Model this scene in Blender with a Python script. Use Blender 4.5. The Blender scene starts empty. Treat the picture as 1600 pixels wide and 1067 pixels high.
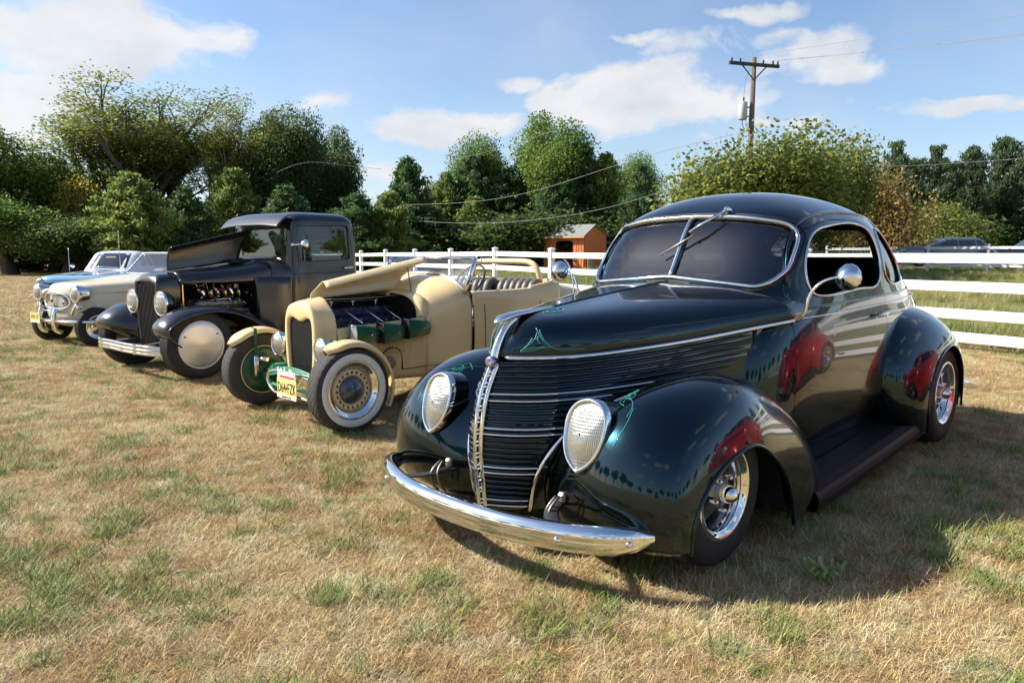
import bpy, bmesh, math, random
import numpy as np
from mathutils import Vector, Matrix
from mathutils.bvhtree import BVHTree
random.seed(7); rng = np.random.default_rng(7)
R = math.radians
sc = bpy.context.scene
COL = sc.collection
# ---------------------------------------------------------------- camera, sky, sun, exposure
FPX, CAMH, HORIZON = 1150.0, 1.25, 398.0          # focal length in photo pixels, eye height, horizon row
cam = bpy.data.cameras.new('camera')
cam.sensor_width = 36.0; cam.lens = 36.0*FPX/1600.0
cam.clip_start = 0.05; cam.clip_end = 3000
camo = bpy.data.objects.new('camera', cam); COL.objects.link(camo)
camo.location = (0, 0, CAMH)
camo.rotation_euler = (R(90)-math.atan((533.5-HORIZON)/FPX), 0, 0)
sc.camera = camo
SUN_AZ, SUN_EL = -84.0, 38.0                      # azimuth clockwise from +Y, elevation
w = bpy.data.worlds.new('World'); sc.world = w; w.use_nodes = True
nt = w.node_tree; nt.nodes.clear()
def N(nt, t, **k):
    n = nt.nodes.new(t)
    for a, b in k.items():
        if a.startswith('i_'): n.inputs[a[2:].replace('_', ' ')].default_value = b
        else: setattr(n, a, b)
    return n
out = N(nt, 'ShaderNodeOutputWorld'); bg = N(nt, 'ShaderNodeBackground'); bg.inputs[1].default_value = 0.105
sky = N(nt, 'ShaderNodeTexSky', sky_type='NISHITA', sun_disc=False, sun_elevation=R(SUN_EL), sun_rotation=R(SUN_AZ))
sky.air_density = 1.0; sky.dust_density = 0.9; sky.ozone_density = 3.6; sky.altitude = 0
tc = N(nt, 'ShaderNodeTexCoord')
def math_node(nt, op, a, b=None, c=None, clamp=False):
    m = N(nt, 'ShaderNodeMath', operation=op); m.use_clamp = clamp
    for i, x in enumerate((a, b, c)):
        if x is None: continue
        if isinstance(x, (int, float)): m.inputs[i].default_value = x
        else: nt.links.new(x, m.inputs[i])
    return m.outputs[0]
# clouds: a noise field in the direction (x/z, y/z) of a flat layer, plus a set of named cumulus
sep = N(nt, 'ShaderNodeSeparateXYZ'); nt.links.new(tc.outputs['Generated'], sep.inputs[0])
def cam_dir(px, py):
    a = (px-800)/FPX; b = (533.5-py)/FPX; p = math.atan((533.5-HORIZON)/FPX)
    v = Vector((a, math.cos(p)+b*math.sin(p), -math.sin(p)+b*math.cos(p)))
    return v.normalized()
# azimuth / elevation of the direction
wn = N(nt, 'ShaderNodeTexNoise'); wn.inputs['Scale'].default_value = 14.0; wn.inputs['Detail'].default_value = 5.0; nt.links.new(tc.outputs['Generated'], wn.inputs['Vector'])
ws_ = N(nt, 'ShaderNodeSeparateColor'); nt.links.new(wn.outputs['Color'], ws_.inputs[0])
az = math_node(nt, 'ADD', math_node(nt, 'ARCTAN2', sep.outputs[0], sep.outputs[1]), math_node(nt, 'MULTIPLY', math_node(nt, 'SUBTRACT', ws_.outputs[0], .5), .055))
el = math_node(nt, 'ADD', math_node(nt, 'ARCSINE', sep.outputs[2]), math_node(nt, 'MULTIPLY', math_node(nt, 'SUBTRACT', ws_.outputs[1], .5), .045))
comb = N(nt, 'ShaderNodeCombineXYZ'); nt.links.new(az, comb.inputs[0])
nt.links.new(math_node(nt, 'MULTIPLY', el, 1.7), comb.inputs[1])
nz = N(nt, 'ShaderNodeTexNoise'); nz.inputs['Scale'].default_value = 9.0; nz.inputs['Detail'].default_value = 9.0; nz.inputs['Roughness'].default_value = 0.56
nt.links.new(comb.outputs[0], nz.inputs['Vector'])
nz2 = N(nt, 'ShaderNodeTexNoise'); nz2.inputs['Scale'].default_value = 3.0; nz2.inputs['Detail'].default_value = 4.0
nt.links.new(comb.outputs[0], nz2.inputs['Vector'])
CLOUDS = [  # px, py, half width px, half height px
 (60,68,130,46,1.2),(190,48,120,46,1.2),(290,55,90,28,1.1),(30,165,95,46,1.25),(150,18,90,20),(500,162,46,20),
 (680,205,90,25,1.15),(765,195,55,22,1.15),(915,158,85,40,1.25),(1000,152,150,50,1.3),(1100,160,95,40,1.2),(1035,112,80,22),(820,132,34,16),
 (1130,66,110,22,.75),(1250,86,110,30,.85),(1340,108,60,18,.8),(1170,20,60,10,.7),(1000,55,40,9,.7),(1255,190,50,8,.7),(1330,160,14,8,.7),(1490,170,190,12,.75),
 (1090,215,34,10,.7),(620,275,60,20),(1190,190,60,8,.7)]
# further cumulus over the rest of the sky, outside the frame, of the same kind
r2 = random.Random(3); extra = []
for k in range(26):
    a_ = r2.uniform(0.75, 2*math.pi-0.75); e_ = r2.uniform(0.08, 0.75); s_ = r2.uniform(0.05, 0.12)
    extra.append((a_ if a_ < math.pi else a_-2*math.pi, e_, s_*1.2, s_*0.4))
ell = []
for (px, py, hw, hh, *st) in CLOUDS:
    d = cam_dir(px, py); ell.append((math.atan2(d.x, d.y), math.asin(d.z), hw/FPX, hh/FPX, *st))
mask = None
for (a0, e0, wa, we, *st) in ell + extra:
    da = math_node(nt, 'MULTIPLY', math_node(nt, 'SUBTRACT', az, a0), 1.0/wa)
    de = math_node(nt, 'MULTIPLY', math_node(nt, 'SUBTRACT', el, e0), 1.0/we)
    q = math_node(nt, 'ADD', math_node(nt, 'MULTIPLY', da, da), math_node(nt, 'MULTIPLY', de, de))
    g = math_node(nt, 'SUBTRACT', 1.0, math_node(nt, 'MULTIPLY', q, 0.5))
    g = math_node(nt, 'MAXIMUM', g, 0.0)
    if st: g = math_node(nt, 'MULTIPLY', g, st[0])
    mask = g if mask is None else math_node(nt, 'MAXIMUM', mask, g)
dens = math_node(nt, 'ADD', math_node(nt, 'MULTIPLY', mask, 0.62), math_node(nt, 'MULTIPLY', math_node(nt, 'SUBTRACT', nz.outputs['Fac'], 0.5), 1.9))
dens = math_node(nt, 'MULTIPLY', math_node(nt, 'SUBTRACT', dens, 0.21), 3.0, clamp=True)
dens = math_node(nt, 'MULTIPLY', dens, math_node(nt, 'MULTIPLY', mask, 4.0, clamp=True), clamp=True)
thin = math_node(nt, 'MULTIPLY', math_node(nt, 'SUBTRACT', nz2.outputs['Fac'], 0.33), 1.15, clamp=True)   # faint veil near the horizon
thin = math_node(nt, 'MULTIPLY', thin, math_node(nt, 'SUBTRACT', 1.0, math_node(nt, 'MULTIPLY', el, 1.3), clamp=True))
dens = math_node(nt, 'MAXIMUM', math_node(nt, 'MULTIPLY', dens, 0.90), thin, clamp=True)
# cloud brightness: lit tops, grey bases from a larger noise sample a little higher up
sh = N(nt, 'ShaderNodeVectorMath', operation='ADD'); nt.links.new(comb.outputs[0], sh.inputs[0]); sh.inputs[1].default_value = (-0.012, 0.028, 0)
nz3 = N(nt, 'ShaderNodeTexNoise'); nz3.inputs['Scale'].default_value = 9.0; nz3.inputs['Detail'].default_value = 6.0
nt.links.new(sh.outputs[0], nz3.inputs['Vector'])
shade = math_node(nt, 'MULTIPLY', math_node(nt, 'SUBTRACT', nz3.outputs['Fac'], 0.42), 2.4, clamp=True)
cr = N(nt, 'ShaderNodeMixRGB'); cr.inputs[1].default_value = (5.0, 4.98, 4.95, 1); cr.inputs[2].default_value = (3.4, 3.65, 4.05, 1)
nt.links.new(shade, cr.inputs[0])
mx = N(nt, 'ShaderNodeMixRGB'); nt.links.new(dens, mx.inputs[0]); nt.links.new(sky.outputs[0], mx.inputs[1]); nt.links.new(cr.outputs[0], mx.inputs[2])
nt.links.new(mx.outputs[0], bg.inputs[0]); nt.links.new(bg.outputs[0], out.inputs[0])
sun = bpy.data.lights.new('sun', 'SUN'); sun.energy = 5.0; sun.angle = R(0.55); sun.color = (1.0, 0.95, 0.87)
suno = bpy.data.objects.new('sun', sun); COL.objects.link(suno)
sdir = Vector((math.sin(R(SUN_AZ))*math.cos(R(SUN_EL)), math.cos(R(SUN_AZ))*math.cos(R(SUN_EL)), math.sin(R(SUN_EL))))
suno.rotation_euler = sdir.to_track_quat('Z', 'Y').to_euler()
sc.view_settings.view_transform = 'Standard'; sc.view_settings.look = 'None'
sc.view_settings.gamma = 1; sc.view_settings.use_curve_mapping = False
sc.view_settings.exposure = 0.82
sc.render.engine = 'CYCLES'
sc.cycles.max_bounces = 8; sc.cycles.transparent_max_bounces = 16; sc.cycles.transmission_bounces = 8
sc.cycles.caustics_reflective = False; sc.cycles.caustics_refractive = False
sc.cycles.sample_clamp_indirect = 6.0; sc.cycles.use_denoising = True
# ---------------------------------------------------------------- materials
def mat(name, c, rough=0.5, metal=0.0, coat=0.0, coat_rough=0.02, var=0.0, vscale=8.0, bump=0.0, bscale=60.0, spec=0.5, trans=0.0, ior=1.5, emit=None, coords='Object', stretch=None, rvar=0.0):
    m = bpy.data.materials.new(name); m.use_nodes = True; t = m.node_tree; b = t.nodes['Principled BSDF']
    b.inputs['Base Color'].default_value = (*c, 1); b.inputs['Roughness'].default_value = rough; b.inputs['Metallic'].default_value = metal
    b.inputs['Coat Weight'].default_value = coat; b.inputs['Coat Roughness'].default_value = coat_rough
    b.inputs['Specular IOR Level'].default_value = spec; b.inputs['Transmission Weight'].default_value = trans; b.inputs['IOR'].default_value = ior
    if var or bump or rvar:
        c0 = N(t, 'ShaderNodeTexCoord'); mp = N(t, 'ShaderNodeMapping'); t.links.new(c0.outputs[coords], mp.inputs[0])
        if stretch: mp.inputs['Scale'].default_value = stretch
        n = N(t, 'ShaderNodeTexNoise'); n.inputs['Scale'].default_value = vscale; n.inputs['Detail'].default_value = 6
        t.links.new(mp.outputs[0], n.inputs['Vector'])
        if var:
            rmp = N(t, 'ShaderNodeMapRange'); rmp.inputs['From Min'].default_value = 0.3; rmp.inputs['From Max'].default_value = 0.7
            rmp.inputs['To Min'].default_value = 1-var; rmp.inputs['To Max'].default_value = 1+var*0.6
            t.links.new(n.outputs['Fac'], rmp.inputs[0])
            v = N(t, 'ShaderNodeVectorMath', operation='SCALE'); v.inputs[0].default_value = c; t.links.new(rmp.outputs[0], v.inputs['Scale'])
            t.links.new(v.outputs[0], b.inputs['Base Color'])
        if rvar:
            rr = N(t, 'ShaderNodeMapRange'); rr.inputs['From Min'].default_value = 0.3; rr.inputs['From Max'].default_value = 0.7
            rr.inputs['To Min'].default_value = max(0.02, rough-rvar); rr.inputs['To Max'].default_value = rough+rvar
            t.links.new(n.outputs['Fac'], rr.inputs[0]); t.links.new(rr.outputs[0], b.inputs['Roughness'])
        if bump:
            n2 = N(t, 'ShaderNodeTexNoise'); n2.inputs['Scale'].default_value = bscale; n2.inputs['Detail'].default_value = 4
            t.links.new(mp.outputs[0], n2.inputs['Vector'])
            bp = N(t, 'ShaderNodeBump'); bp.inputs['Strength'].default_value = bump; bp.inputs['Distance'].default_value = 0.01
            t.links.new(n2.outputs['Fac'], bp.inputs['Height']); t.links.new(bp.outputs[0], b.inputs['Normal'])
    return m
def glass_mat(name, tint, refl=1.0, dust=0.0, f0=0.06):
    """thin pane: mirror reflection over a tinted see-through sheet, with specks of dust"""
    m = bpy.data.materials.new(name); m.use_nodes = True; t = m.node_tree; t.nodes.clear()
    o = N(t, 'ShaderNodeOutputMaterial'); tr = N(t, 'ShaderNodeBsdfTransparent'); tr.inputs[0].default_value = (*tint, 1)
    gl = N(t, 'ShaderNodeBsdfGlossy'); gl.inputs['Roughness'].default_value = 0.0; gl.inputs[0].default_value = (refl, refl, refl, 1)
    ge = N(t, 'ShaderNodeNewGeometry'); dp = N(t, 'ShaderNodeVectorMath', operation='DOT_PRODUCT'); t.links.new(ge.outputs['Normal'], dp.inputs[0]); t.links.new(ge.outputs['Incoming'], dp.inputs[1])
    cs = math_node(t, 'SUBTRACT', 1.0, math_node(t, 'ABSOLUTE', dp.outputs['Value']), clamp=True)
    fm = math_node(t, 'ADD', f0, math_node(t, 'MULTIPLY', math_node(t, 'POWER', cs, 5.0), 0.95), clamp=True)
    mx = N(t, 'ShaderNodeMixShader'); t.links.new(fm, mx.inputs[0]); t.links.new(tr.outputs[0], mx.inputs[1]); t.links.new(gl.outputs[0], mx.inputs[2])
    last = mx.outputs[0]
    if dust:
        c0 = N(t, 'ShaderNodeTexCoord'); vo = N(t, 'ShaderNodeTexVoronoi'); vo.inputs['Scale'].default_value = 26.0
        t.links.new(c0.outputs['Object'], vo.inputs['Vector'])
        nn = N(t, 'ShaderNodeTexNoise'); nn.inputs['Scale'].default_value = 5.0; nn.inputs['Detail'].default_value = 5.0; t.links.new(c0.outputs['Object'], nn.inputs['Vector'])
        spots = math_node(t, 'LESS_THAN', vo.outputs['Distance'], 0.09)
        film = math_node(t, 'MULTIPLY', math_node(t, 'SUBTRACT', nn.outputs['Fac'], 0.35), 0.5, clamp=True)
        spots = math_node(t, 'MULTIPLY', spots, math_node(t, 'GREATER_THAN', nn.outputs['Fac'], 0.52))
        fac = math_node(t, 'MULTIPLY', math_node(t, 'ADD', math_node(t, 'MULTIPLY', spots, 1.6), film), dust, clamp=True)
        df = N(t, 'ShaderNodeBsdfDiffuse'); df.inputs[0].default_value = (0.5, 0.48, 0.44, 1)
        m2 = N(t, 'ShaderNodeMixShader'); t.links.new(fac, m2.inputs[0]); t.links.new(last, m2.inputs[1]); t.links.new(df.outputs[0], m2.inputs[2]); last = m2.outputs[0]
    t.links.new(last, o.inputs[0])
    return m
def lens_mat(name):
    """fluted headlamp lens: clear glass with moulded ribs over the reflector"""
    m = bpy.data.materials.new(name); m.use_nodes = True; t = m.node_tree; b = t.nodes['Principled BSDF']
    b.inputs['Base Color'].default_value = (0.40, 0.39, 0.34, 1); b.inputs['Roughness'].default_value = 0.20; b.inputs['Metallic'].default_value = 0.6
    b.inputs['Coat Weight'].default_value = 1.0; b.inputs['Coat Roughness'].default_value = 0.02
    c0 = N(t, 'ShaderNodeTexCoord'); s = N(t, 'ShaderNodeSeparateXYZ'); t.links.new(c0.outputs['Object'], s.inputs[0])
    a = math_node(t, 'SINE', math_node(t, 'MULTIPLY', s.outputs[1], 900.0)); h = math_node(t, 'SINE', math_node(t, 'MULTIPLY', s.outputs[2], 520.0))
    up = math_node(t, 'GREATER_THAN', math_node(t, 'SINE', math_node(t, 'MULTIPLY', s.outputs[2], 34.0)), 0.0)
    hh = math_node(t, 'ADD', a, math_node(t, 'MULTIPLY', h, up))
    n = N(t, 'ShaderNodeTexNoise'); n.inputs['Scale'].default_value = 14; t.links.new(c0.outputs['Object'], n.inputs['Vector'])
    hh = math_node(t, 'ADD', hh, math_node(t, 'MULTIPLY', n.outputs['Fac'], 14.0))
    bp = N(t, 'ShaderNodeBump'); bp.inputs['Strength'].default_value = 0.32; bp.inputs['Distance'].default_value = 0.0025
    t.links.new(hh, bp.inputs['Height']); t.links.new(bp.outputs[0], b.inputs['Normal'])
    return m
M = {}
M['teal'] = mat('dark teal metallic paint', (0.0024, 0.019, 0.028), 0.24, 1.0, 1.0, 0.03, rvar=0.03, vscale=900)
M['tealstripe'] = mat('teal pinstripe paint', (0.04, 0.30, 0.25), 0.3, 0, 1.0)
M['slat'] = mat('grille slat paint', (0.003, 0.014, 0.019), 0.25, 0.6, 0.9, 0.04)
M['chrome'] = mat('chrome', (0.86, 0.85, 0.83), 0.055, 1.0, rvar=0.02, vscale=30)
M['oldchrome'] = mat('worn chrome', (0.76, 0.75, 0.72), 0.12, 1.0, rvar=0.05, vscale=40)
M['alu'] = mat('spun aluminium', (0.62, 0.63, 0.65), 0.30, 0.65, var=0.02, vscale=12, rvar=0.03)
M['alugrey'] = mat('grey cast spokes', (0.20, 0.20, 0.21), 0.35, 0.8)
M['rubber'] = mat('tyre rubber', (0.017, 0.017, 0.017), 0.72, var=0.3, vscale=30, bump=0.3, bscale=300)
M['rubberdust'] = mat('dusty tyre tread', (0.06, 0.055, 0.05), 0.85, var=0.35, vscale=60, bump=0.4, bscale=200)
M['whitewall'] = mat('whitewall rubber', (0.84, 0.82, 0.77), 0.6, var=0.06, vscale=20)
M['dark'] = mat('dark underbody', (0.012, 0.012, 0.013), 0.8, var=0.3)
M['interior'] = mat('dark interior trim', (0.010, 0.010, 0.010), 0.7, var=0.3)
M['gasket'] = mat('black gasket', (0.008, 0.008, 0.008), 0.6)
M['satin'] = mat('satin black paint', (0.010, 0.0095, 0.009), 0.24, 0.0, 0.6, 0.14, rvar=0.04, vscale=6, spec=0.6)
M['satininner'] = mat('flat black paint', (0.008, 0.008, 0.009), 0.6)
M['cream'] = mat('cream yellow paint', (0.82, 0.605, 0.30), 0.32, 0, 0.55, 0.08, var=0.03, vscale=3)
M['creamdirty'] = mat('cream yellow paint, weathered', (0.72, 0.52, 0.255), 0.36, 0, 0.45, 0.1, var=0.10, vscale=9, stretch=(3, 3, 0.5))
M['ivory'] = mat('ivory paint', (0.76, 0.64, 0.43), 0.28, 0, 0.7, 0.05)
M['ivorylow'] = mat('pale ivory paint', (0.70, 0.65, 0.52), 0.28, 0, 0.7, 0.05)
M['green'] = mat('dark green enamel', (0.008, 0.085, 0.042), 0.32, 0, 0.6, 0.06, var=0.1)
M['greenlight'] = mat('green frame paint', (0.03, 0.22, 0.10), 0.35, 0, 0.5)
M['mesh'] = mat('radiator mesh', (0.016, 0.016, 0.015), 0.6, 0.3)
M['engineblue'] = mat('engine blue enamel', (0.035, 0.05, 0.13), 0.4, 0, 0.4, var=0.2)
M['steel'] = mat('dull steel', (0.28, 0.26, 0.23), 0.45, 0.9, var=0.25, vscale=25)
M['rust'] = mat('heat browned iron', (0.11, 0.075, 0.05), 0.6, 0.5, var=0.3, vscale=30)
M['leather'] = mat('grey brown vinyl', (0.115, 0.105, 0.09), 0.42, bump=0.25, bscale=120, var=0.12)
M['blue'] = mat('light blue paint', (0.20, 0.42, 0.66), 0.25, 0, 0.9)
M['carwhite'] = mat('white paint', (0.74, 0.75, 0.77), 0.25, 0, 0.9)
M['suvblue'] = mat('grey blue paint', (0.12, 0.15, 0.20), 0.25, 0.3, 0.9)
M['suvblack'] = mat('black paint', (0.012, 0.013, 0.017), 0.2, 0, 1.0)
M['red'] = mat('deep red paint', (0.42, 0.006, 0.012), 0.3, 0.2, 1.0, 0.02)
M['glasstint'] = glass_mat('smoked glass', (0.38, 0.39, 0.41), 1.0, 0.015)
M['windshield'] = glass_mat('dusty windshield glass', (0.34, 0.36, 0.41), 1.0, 0.018, 0.085)
M['glass'] = glass_mat('clear glass', (0.86, 0.89, 0.90), 1.0, 0.04, 0.10)
M['cabglass'] = glass_mat('cab glass', (0.62, 0.66, 0.64), 1.0, 0.012, 0.045)
M['darkglass'] = mat('dark car glass', (0.02, 0.025, 0.03), 0.04, 0, 1.0)
M['lens'] = lens_mat('fluted lamp glass')
M['amber'] = mat('amber lens', (0.6, 0.22, 0.05), 0.2, 0, 1.0)
M['redlens'] = mat('red lens', (0.45, 0.01, 0.01), 0.15, 0, 1.0)
M['plateyellow'] = mat('yellow plate', (0.74, 0.60, 0.20), 0.45)
M['platewhite'] = mat('white plate', (0.74, 0.73, 0.68), 0.45)
M['ink'] = mat('black lettering', (0.015, 0.015, 0.02), 0.5)
M['redink'] = mat('red lettering', (0.55, 0.05, 0.06), 0.5)
M['vinyl'] = mat('white vinyl fence', (0.80, 0.79, 0.76), 0.42, var=0.06, vscale=2.5, coords='Object')
M['wood'] = mat('weathered pole wood', (0.17, 0.125, 0.095), 0.85, var=0.35, vscale=5, stretch=(8, 8, 0.5), bump=0.4, bscale=20)
M['darkwood'] = mat('dark crossarm wood', (0.055, 0.06, 0.055), 0.85, var=0.3)
M['orange'] = mat('orange barn stain', (0.66, 0.20, 0.055), 0.6, var=0.16, vscale=3, stretch=(6, 6, 0.6))
M['orangetrim'] = mat('pale orange trim', (0.62, 0.33, 0.18), 0.6)
M['shingle'] = mat('grey green shingle', (0.23, 0.25, 0.215), 0.9, var=0.25, vscale=9)
M['greyboard'] = mat('weathered grey board', (0.33, 0.31, 0.28), 0.85, var=0.2)
M['galv'] = mat('galvanised grey paint', (0.50, 0.51, 0.50), 0.45, 0.2, var=0.12)
M['wire'] = mat('aluminium cable', (0.24, 0.24, 0.24), 0.6, 0.3)
M['porcelain'] = mat('brown insulator', (0.05, 0.04, 0.035), 0.25)
# ---------------------------------------------------------------- geometry helpers (car axes: u rearward, v to the car's left, z up)
def cspline(P, n=None, t=None, T=None, closed=False):
    """natural cubic spline through the rows of P; sampled at n even parameters (or at T)"""
    P = np.asarray(P, float)
    if closed:
        k = len(P); pad = min(k, 4); Q = np.concatenate([P[-pad:], P, P[:pad+1]])
        d = np.linalg.norm(np.diff(Q.reshape(len(Q), -1), axis=0), axis=1); tt = np.concatenate([[0], np.cumsum(np.maximum(d, 1e-9)**0.75)])
        return cspline(Q, t=tt, T=np.linspace(tt[pad], tt[pad+k], n, endpoint=False))
    m = len(P)
    if t is None:
        d = np.linalg.norm(np.diff(P.reshape(m, -1), axis=0), axis=1); t = np.concatenate([[0], np.cumsum(np.maximum(d, 1e-9)**0.85)])
    t = np.asarray(t, float)
    if T is None: T = np.linspace(t[0], t[-1], n)
    sh = P.shape[1:]; Y = P.reshape(m, -1); h = np.diff(t)
    if m == 2: return (Y[0]+(Y[1]-Y[0])*((T-t[0])/h[0])[:, None]).reshape((len(T),)+sh)
    A = np.zeros((m, m)); B = np.zeros_like(Y); A[0, 0] = A[-1, -1] = 1
    for i in range(1, m-1):
        A[i, i-1] = h[i-1]; A[i, i] = 2*(h[i-1]+h[i]); A[i, i+1] = h[i]
        B[i] = 6*((Y[i+1]-Y[i])/h[i]-(Y[i]-Y[i-1])/h[i-1])
    S = np.linalg.solve(A, B); i = np.clip(np.searchsorted(t, T, side='right')-1, 0, m-2)
    hi = h[i][:, None]; a = ((t[i+1]-T)[:, None])/hi; b = ((T-t[i])[:, None])/hi
    r = a*Y[i]+b*Y[i+1]+((a**3-a)*S[i]+(b**3-b)*S[i+1])*hi*hi/6
    return r.reshape((len(T),)+sh)
def tensor(C, n, m):
    """smooth surface through a net of control points C[a][b][3] -> (n, m, 3)"""
    C = np.asarray(C, float)
    d = np.linalg.norm(np.diff(C, axis=1), axis=2).mean(0); t1 = np.concatenate([[0], np.cumsum(d**0.8)])
    G = cspline(np.swapaxes(C, 0, 1), t=t1, T=np.linspace(0, t1[-1], m)); G = np.swapaxes(G, 0, 1)
    d = np.linalg.norm(np.diff(C, axis=0), axis=2).mean(1); t0 = np.concatenate([[0], np.cumsum(d**0.8)])
    return cspline(G, t=t0, T=np.linspace(0, t0[-1], n))
def L(P):
    """car axes (u, v, z) -> object axes (x forward, y left, z up)"""
    P = np.array(P, float).copy(); P[..., 0] *= -1; return P
class MB:
    """collects shapes for ONE mesh object"""
    def __init__(s): s.v = []; s.f = []; s.n = 0; s.mi = []; s.sm = []
    def add(s, V, F, mi=0, smooth=True):
        V = np.asarray(V, float).reshape(-1, 3); s.v.append(V); s.f += [tuple(int(i)+s.n for i in f) for f in F]
        s.n += len(V); s.mi += [mi]*len(F); s.sm += [smooth]*len(F); return s
    def grid(s, G, cu=False, cv=False, mi=0, smooth=True):
        n, m = G.shape[:2]; F = []
        for i in range(n if cu else n-1):
            a = i*m; b = ((i+1) % n)*m
            for j in range(m if cv else m-1):
                k = (j+1) % m; F.append((a+j, b+j, b+k, a+k))
        return s.add(G, F, mi, smooth)
    def tube(s, P, r, seg=8, closed=False, mi=0, caps=True, flat=1.0, up=None):
        P = np.asarray(P, float); n = len(P); r = np.broadcast_to(r, (n,))
        T = np.gradient(P, axis=0) if not closed else (np.roll(P, -1, 0)-np.roll(P, 1, 0))
        T /= np.linalg.norm(T, axis=1)[:, None]+1e-12
        a = np.array([0, 0, 1.0]) if up is None else np.asarray(up, float)
        if abs(T[0]@a) > 0.9: a = np.array([0, 1.0, 0])
        rings = []; N0 = np.cross(T[0], a); N0 /= np.linalg.norm(N0)
        for i in range(n):
            if up is not None:
                N0 = np.cross(T[i], a)
                if np.linalg.norm(N0) < 1e-6: N0 = np.array([0, 1.0, 0])
            N0 = N0-T[i]*(N0@T[i]); N0 /= np.linalg.norm(N0)+1e-12; B = np.cross(T[i], N0)
            th = np.arange(seg)*2*math.pi/seg
            rings.append(P[i]+r[i]*(np.cos(th)[:, None]*N0+flat*np.sin(th)[:, None]*B))
        G = np.array(rings); s.grid(G, cu=closed, cv=True, mi=mi)
        if caps and not closed:
            o = s.n-n*seg; s.f += [tuple(o+i for i in range(seg)), tuple(o+(n-1)*seg+i for i in range(seg-1, -1, -1))]; s.mi += [mi]*2; s.sm += [False]*2
        return s
    def sweep(s, P, prof, outv, upv, mi=0, smooth=True, closedprof=True, caps=True):
        """profile points (a, b) swept along P: a along outv[i], b along upv[i]"""
        P = np.asarray(P, float); prof = np.asarray(prof, float)
        outv = np.broadcast_to(outv, P.shape); upv = np.broadcast_to(upv, P.shape)
        G = P[:, None]+prof[None, :, :1]*outv[:, None]+prof[None, :, 1:]*upv[:, None]
        s.grid(G, cv=closedprof, mi=mi, smooth=smooth)
        if caps and closedprof:
            m = len(prof); n = len(P); o = s.n-n*m
            s.f += [tuple(o+i for i in range(m)), tuple(o+(n-1)*m+i for i in range(m-1, -1, -1))]; s.mi += [mi]*2; s.sm += [False]*2
        return s
    def lathe(s, prof, c=(0, 0, 0), axis=(0, 1, 0), seg=48, mi=0, smooth=True):
        """profile of (distance along axis, radius)"""
        ax = Vector(axis).normalized(); e = ax.orthogonal().normalized(); g = ax.cross(e)
        ax, e, g = map(np.array, (ax, e, g)); th = np.arange(seg)*2*math.pi/seg
        ring = np.cos(th)[:, None]*e+np.sin(th)[:, None]*g
        G = np.array([np.asarray(c)+a*ax+max(r, 1e-5)*ring for a, r in prof]); return s.grid(G, cv=True, mi=mi, smooth=smooth)
    def box(s, c, d, rot=None, mi=0, bev=0.0):
        c = np.asarray(c, float); d = np.asarray(d, float)/2
        if bev:
            b = min(bev, d.min()*0.9); V = []
            for sx in (-1, 1):
                for sy in (-1, 1):
                    for sz in (-1, 1):
                        V += [(sx*(d[0]-b), sy*(d[1]-b), sz*d[2]), (sx*(d[0]-b), sy*d[1], sz*(d[2]-b)), (sx*d[0], sy*(d[1]-b), sz*(d[2]-b))]
            bm = bmesh.new(); [bm.verts.new(v) for v in V]; h = bmesh.ops.convex_hull(bm, input=bm.verts)
            bm.verts.index_update(); V = np.array([v.co for v in bm.verts]); F = [[v.index for v in f.verts] for f in bm.faces]; bm.free()
        else:
            V = np.array([(x, y, z) for x in (-1, 1) for y in (-1, 1) for z in (-1, 1)])*d
            F = [(0, 1, 3, 2), (4, 6, 7, 5), (0, 4, 5, 1), (2, 3, 7, 6), (0, 2, 6, 4), (1, 5, 7, 3)]
        if rot is not None: V = V@np.array(rot).T
        return s.add(V+c, F, mi, False)
    def prism(s, poly, a0, a1, axis=1, mi=0, smooth=False):
        """polygon in the two other axes, extruded from a0 to a1 along axis"""
        o = [i for i in range(3) if i != axis]; n = len(poly); V = np.zeros((2*n, 3))
        for k, a in enumerate((a0, a1)):
            V[k*n:(k+1)*n, axis] = a; V[k*n:(k+1)*n, o[0]] = [p[0] for p in poly]; V[k*n:(k+1)*n, o[1]] = [p[1] for p in poly]
        F = [tuple(range(n)), tuple(range(2*n-1, n-1, -1))]+[(i, (i+1) % n, n+(i+1) % n, n+i) for i in range(n)]
        s.add(V, F, mi, smooth); s.sm[-len(F)] = s.sm[-len(F)+1] = False; return s
    def build(s, name, mats, parent=None, car=True, solid=0.0, auto=None, normals=True):
        V = np.concatenate(s.v); V = L(V) if car else V
        me = bpy.data.meshes.new(name); me.from_pydata(V.tolist(), [], s.f)
        mats = mats if isinstance(mats, (list, tuple)) else [mats]
        for m in mats: me.materials.append(M[m] if isinstance(m, str) else m)
        me.polygons.foreach_set('material_index', s.mi); me.polygons.foreach_set('use_smooth', s.sm); me.update()
        if normals:
            bm = bmesh.new(); bm.from_mesh(me); bmesh.ops.recalc_face_normals(bm, faces=bm.faces); bm.to_mesh(me); bm.free()
        if auto: me.set_sharp_from_angle(angle=R(auto))
        o = bpy.data.objects.new(name, me); COL.objects.link(o)
        if parent is not None: o.parent = parent
        if solid:
            md = o.modifiers.new('thickness', 'SOLIDIFY'); md.thickness = abs(solid); md.offset = 0 if solid > 0 else -1
        return o
def thing(name, label, cat, loc=(0, 0, 0), rz=0.0, group=None):
    o = bpy.data.objects.new(name, None); COL.objects.link(o); o.empty_display_size = 0.1
    o.location = loc; o.rotation_euler = (0, 0, rz); o['label'] = label; o['category'] = cat
    if group: o['group'] = group
    return o
def tag(o, label, cat, group=None, kind=None):
    if label: o['label'] = label
    if cat: o['category'] = cat
    if group: o['group'] = group
    if kind: o['kind'] = kind
    return o
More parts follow.
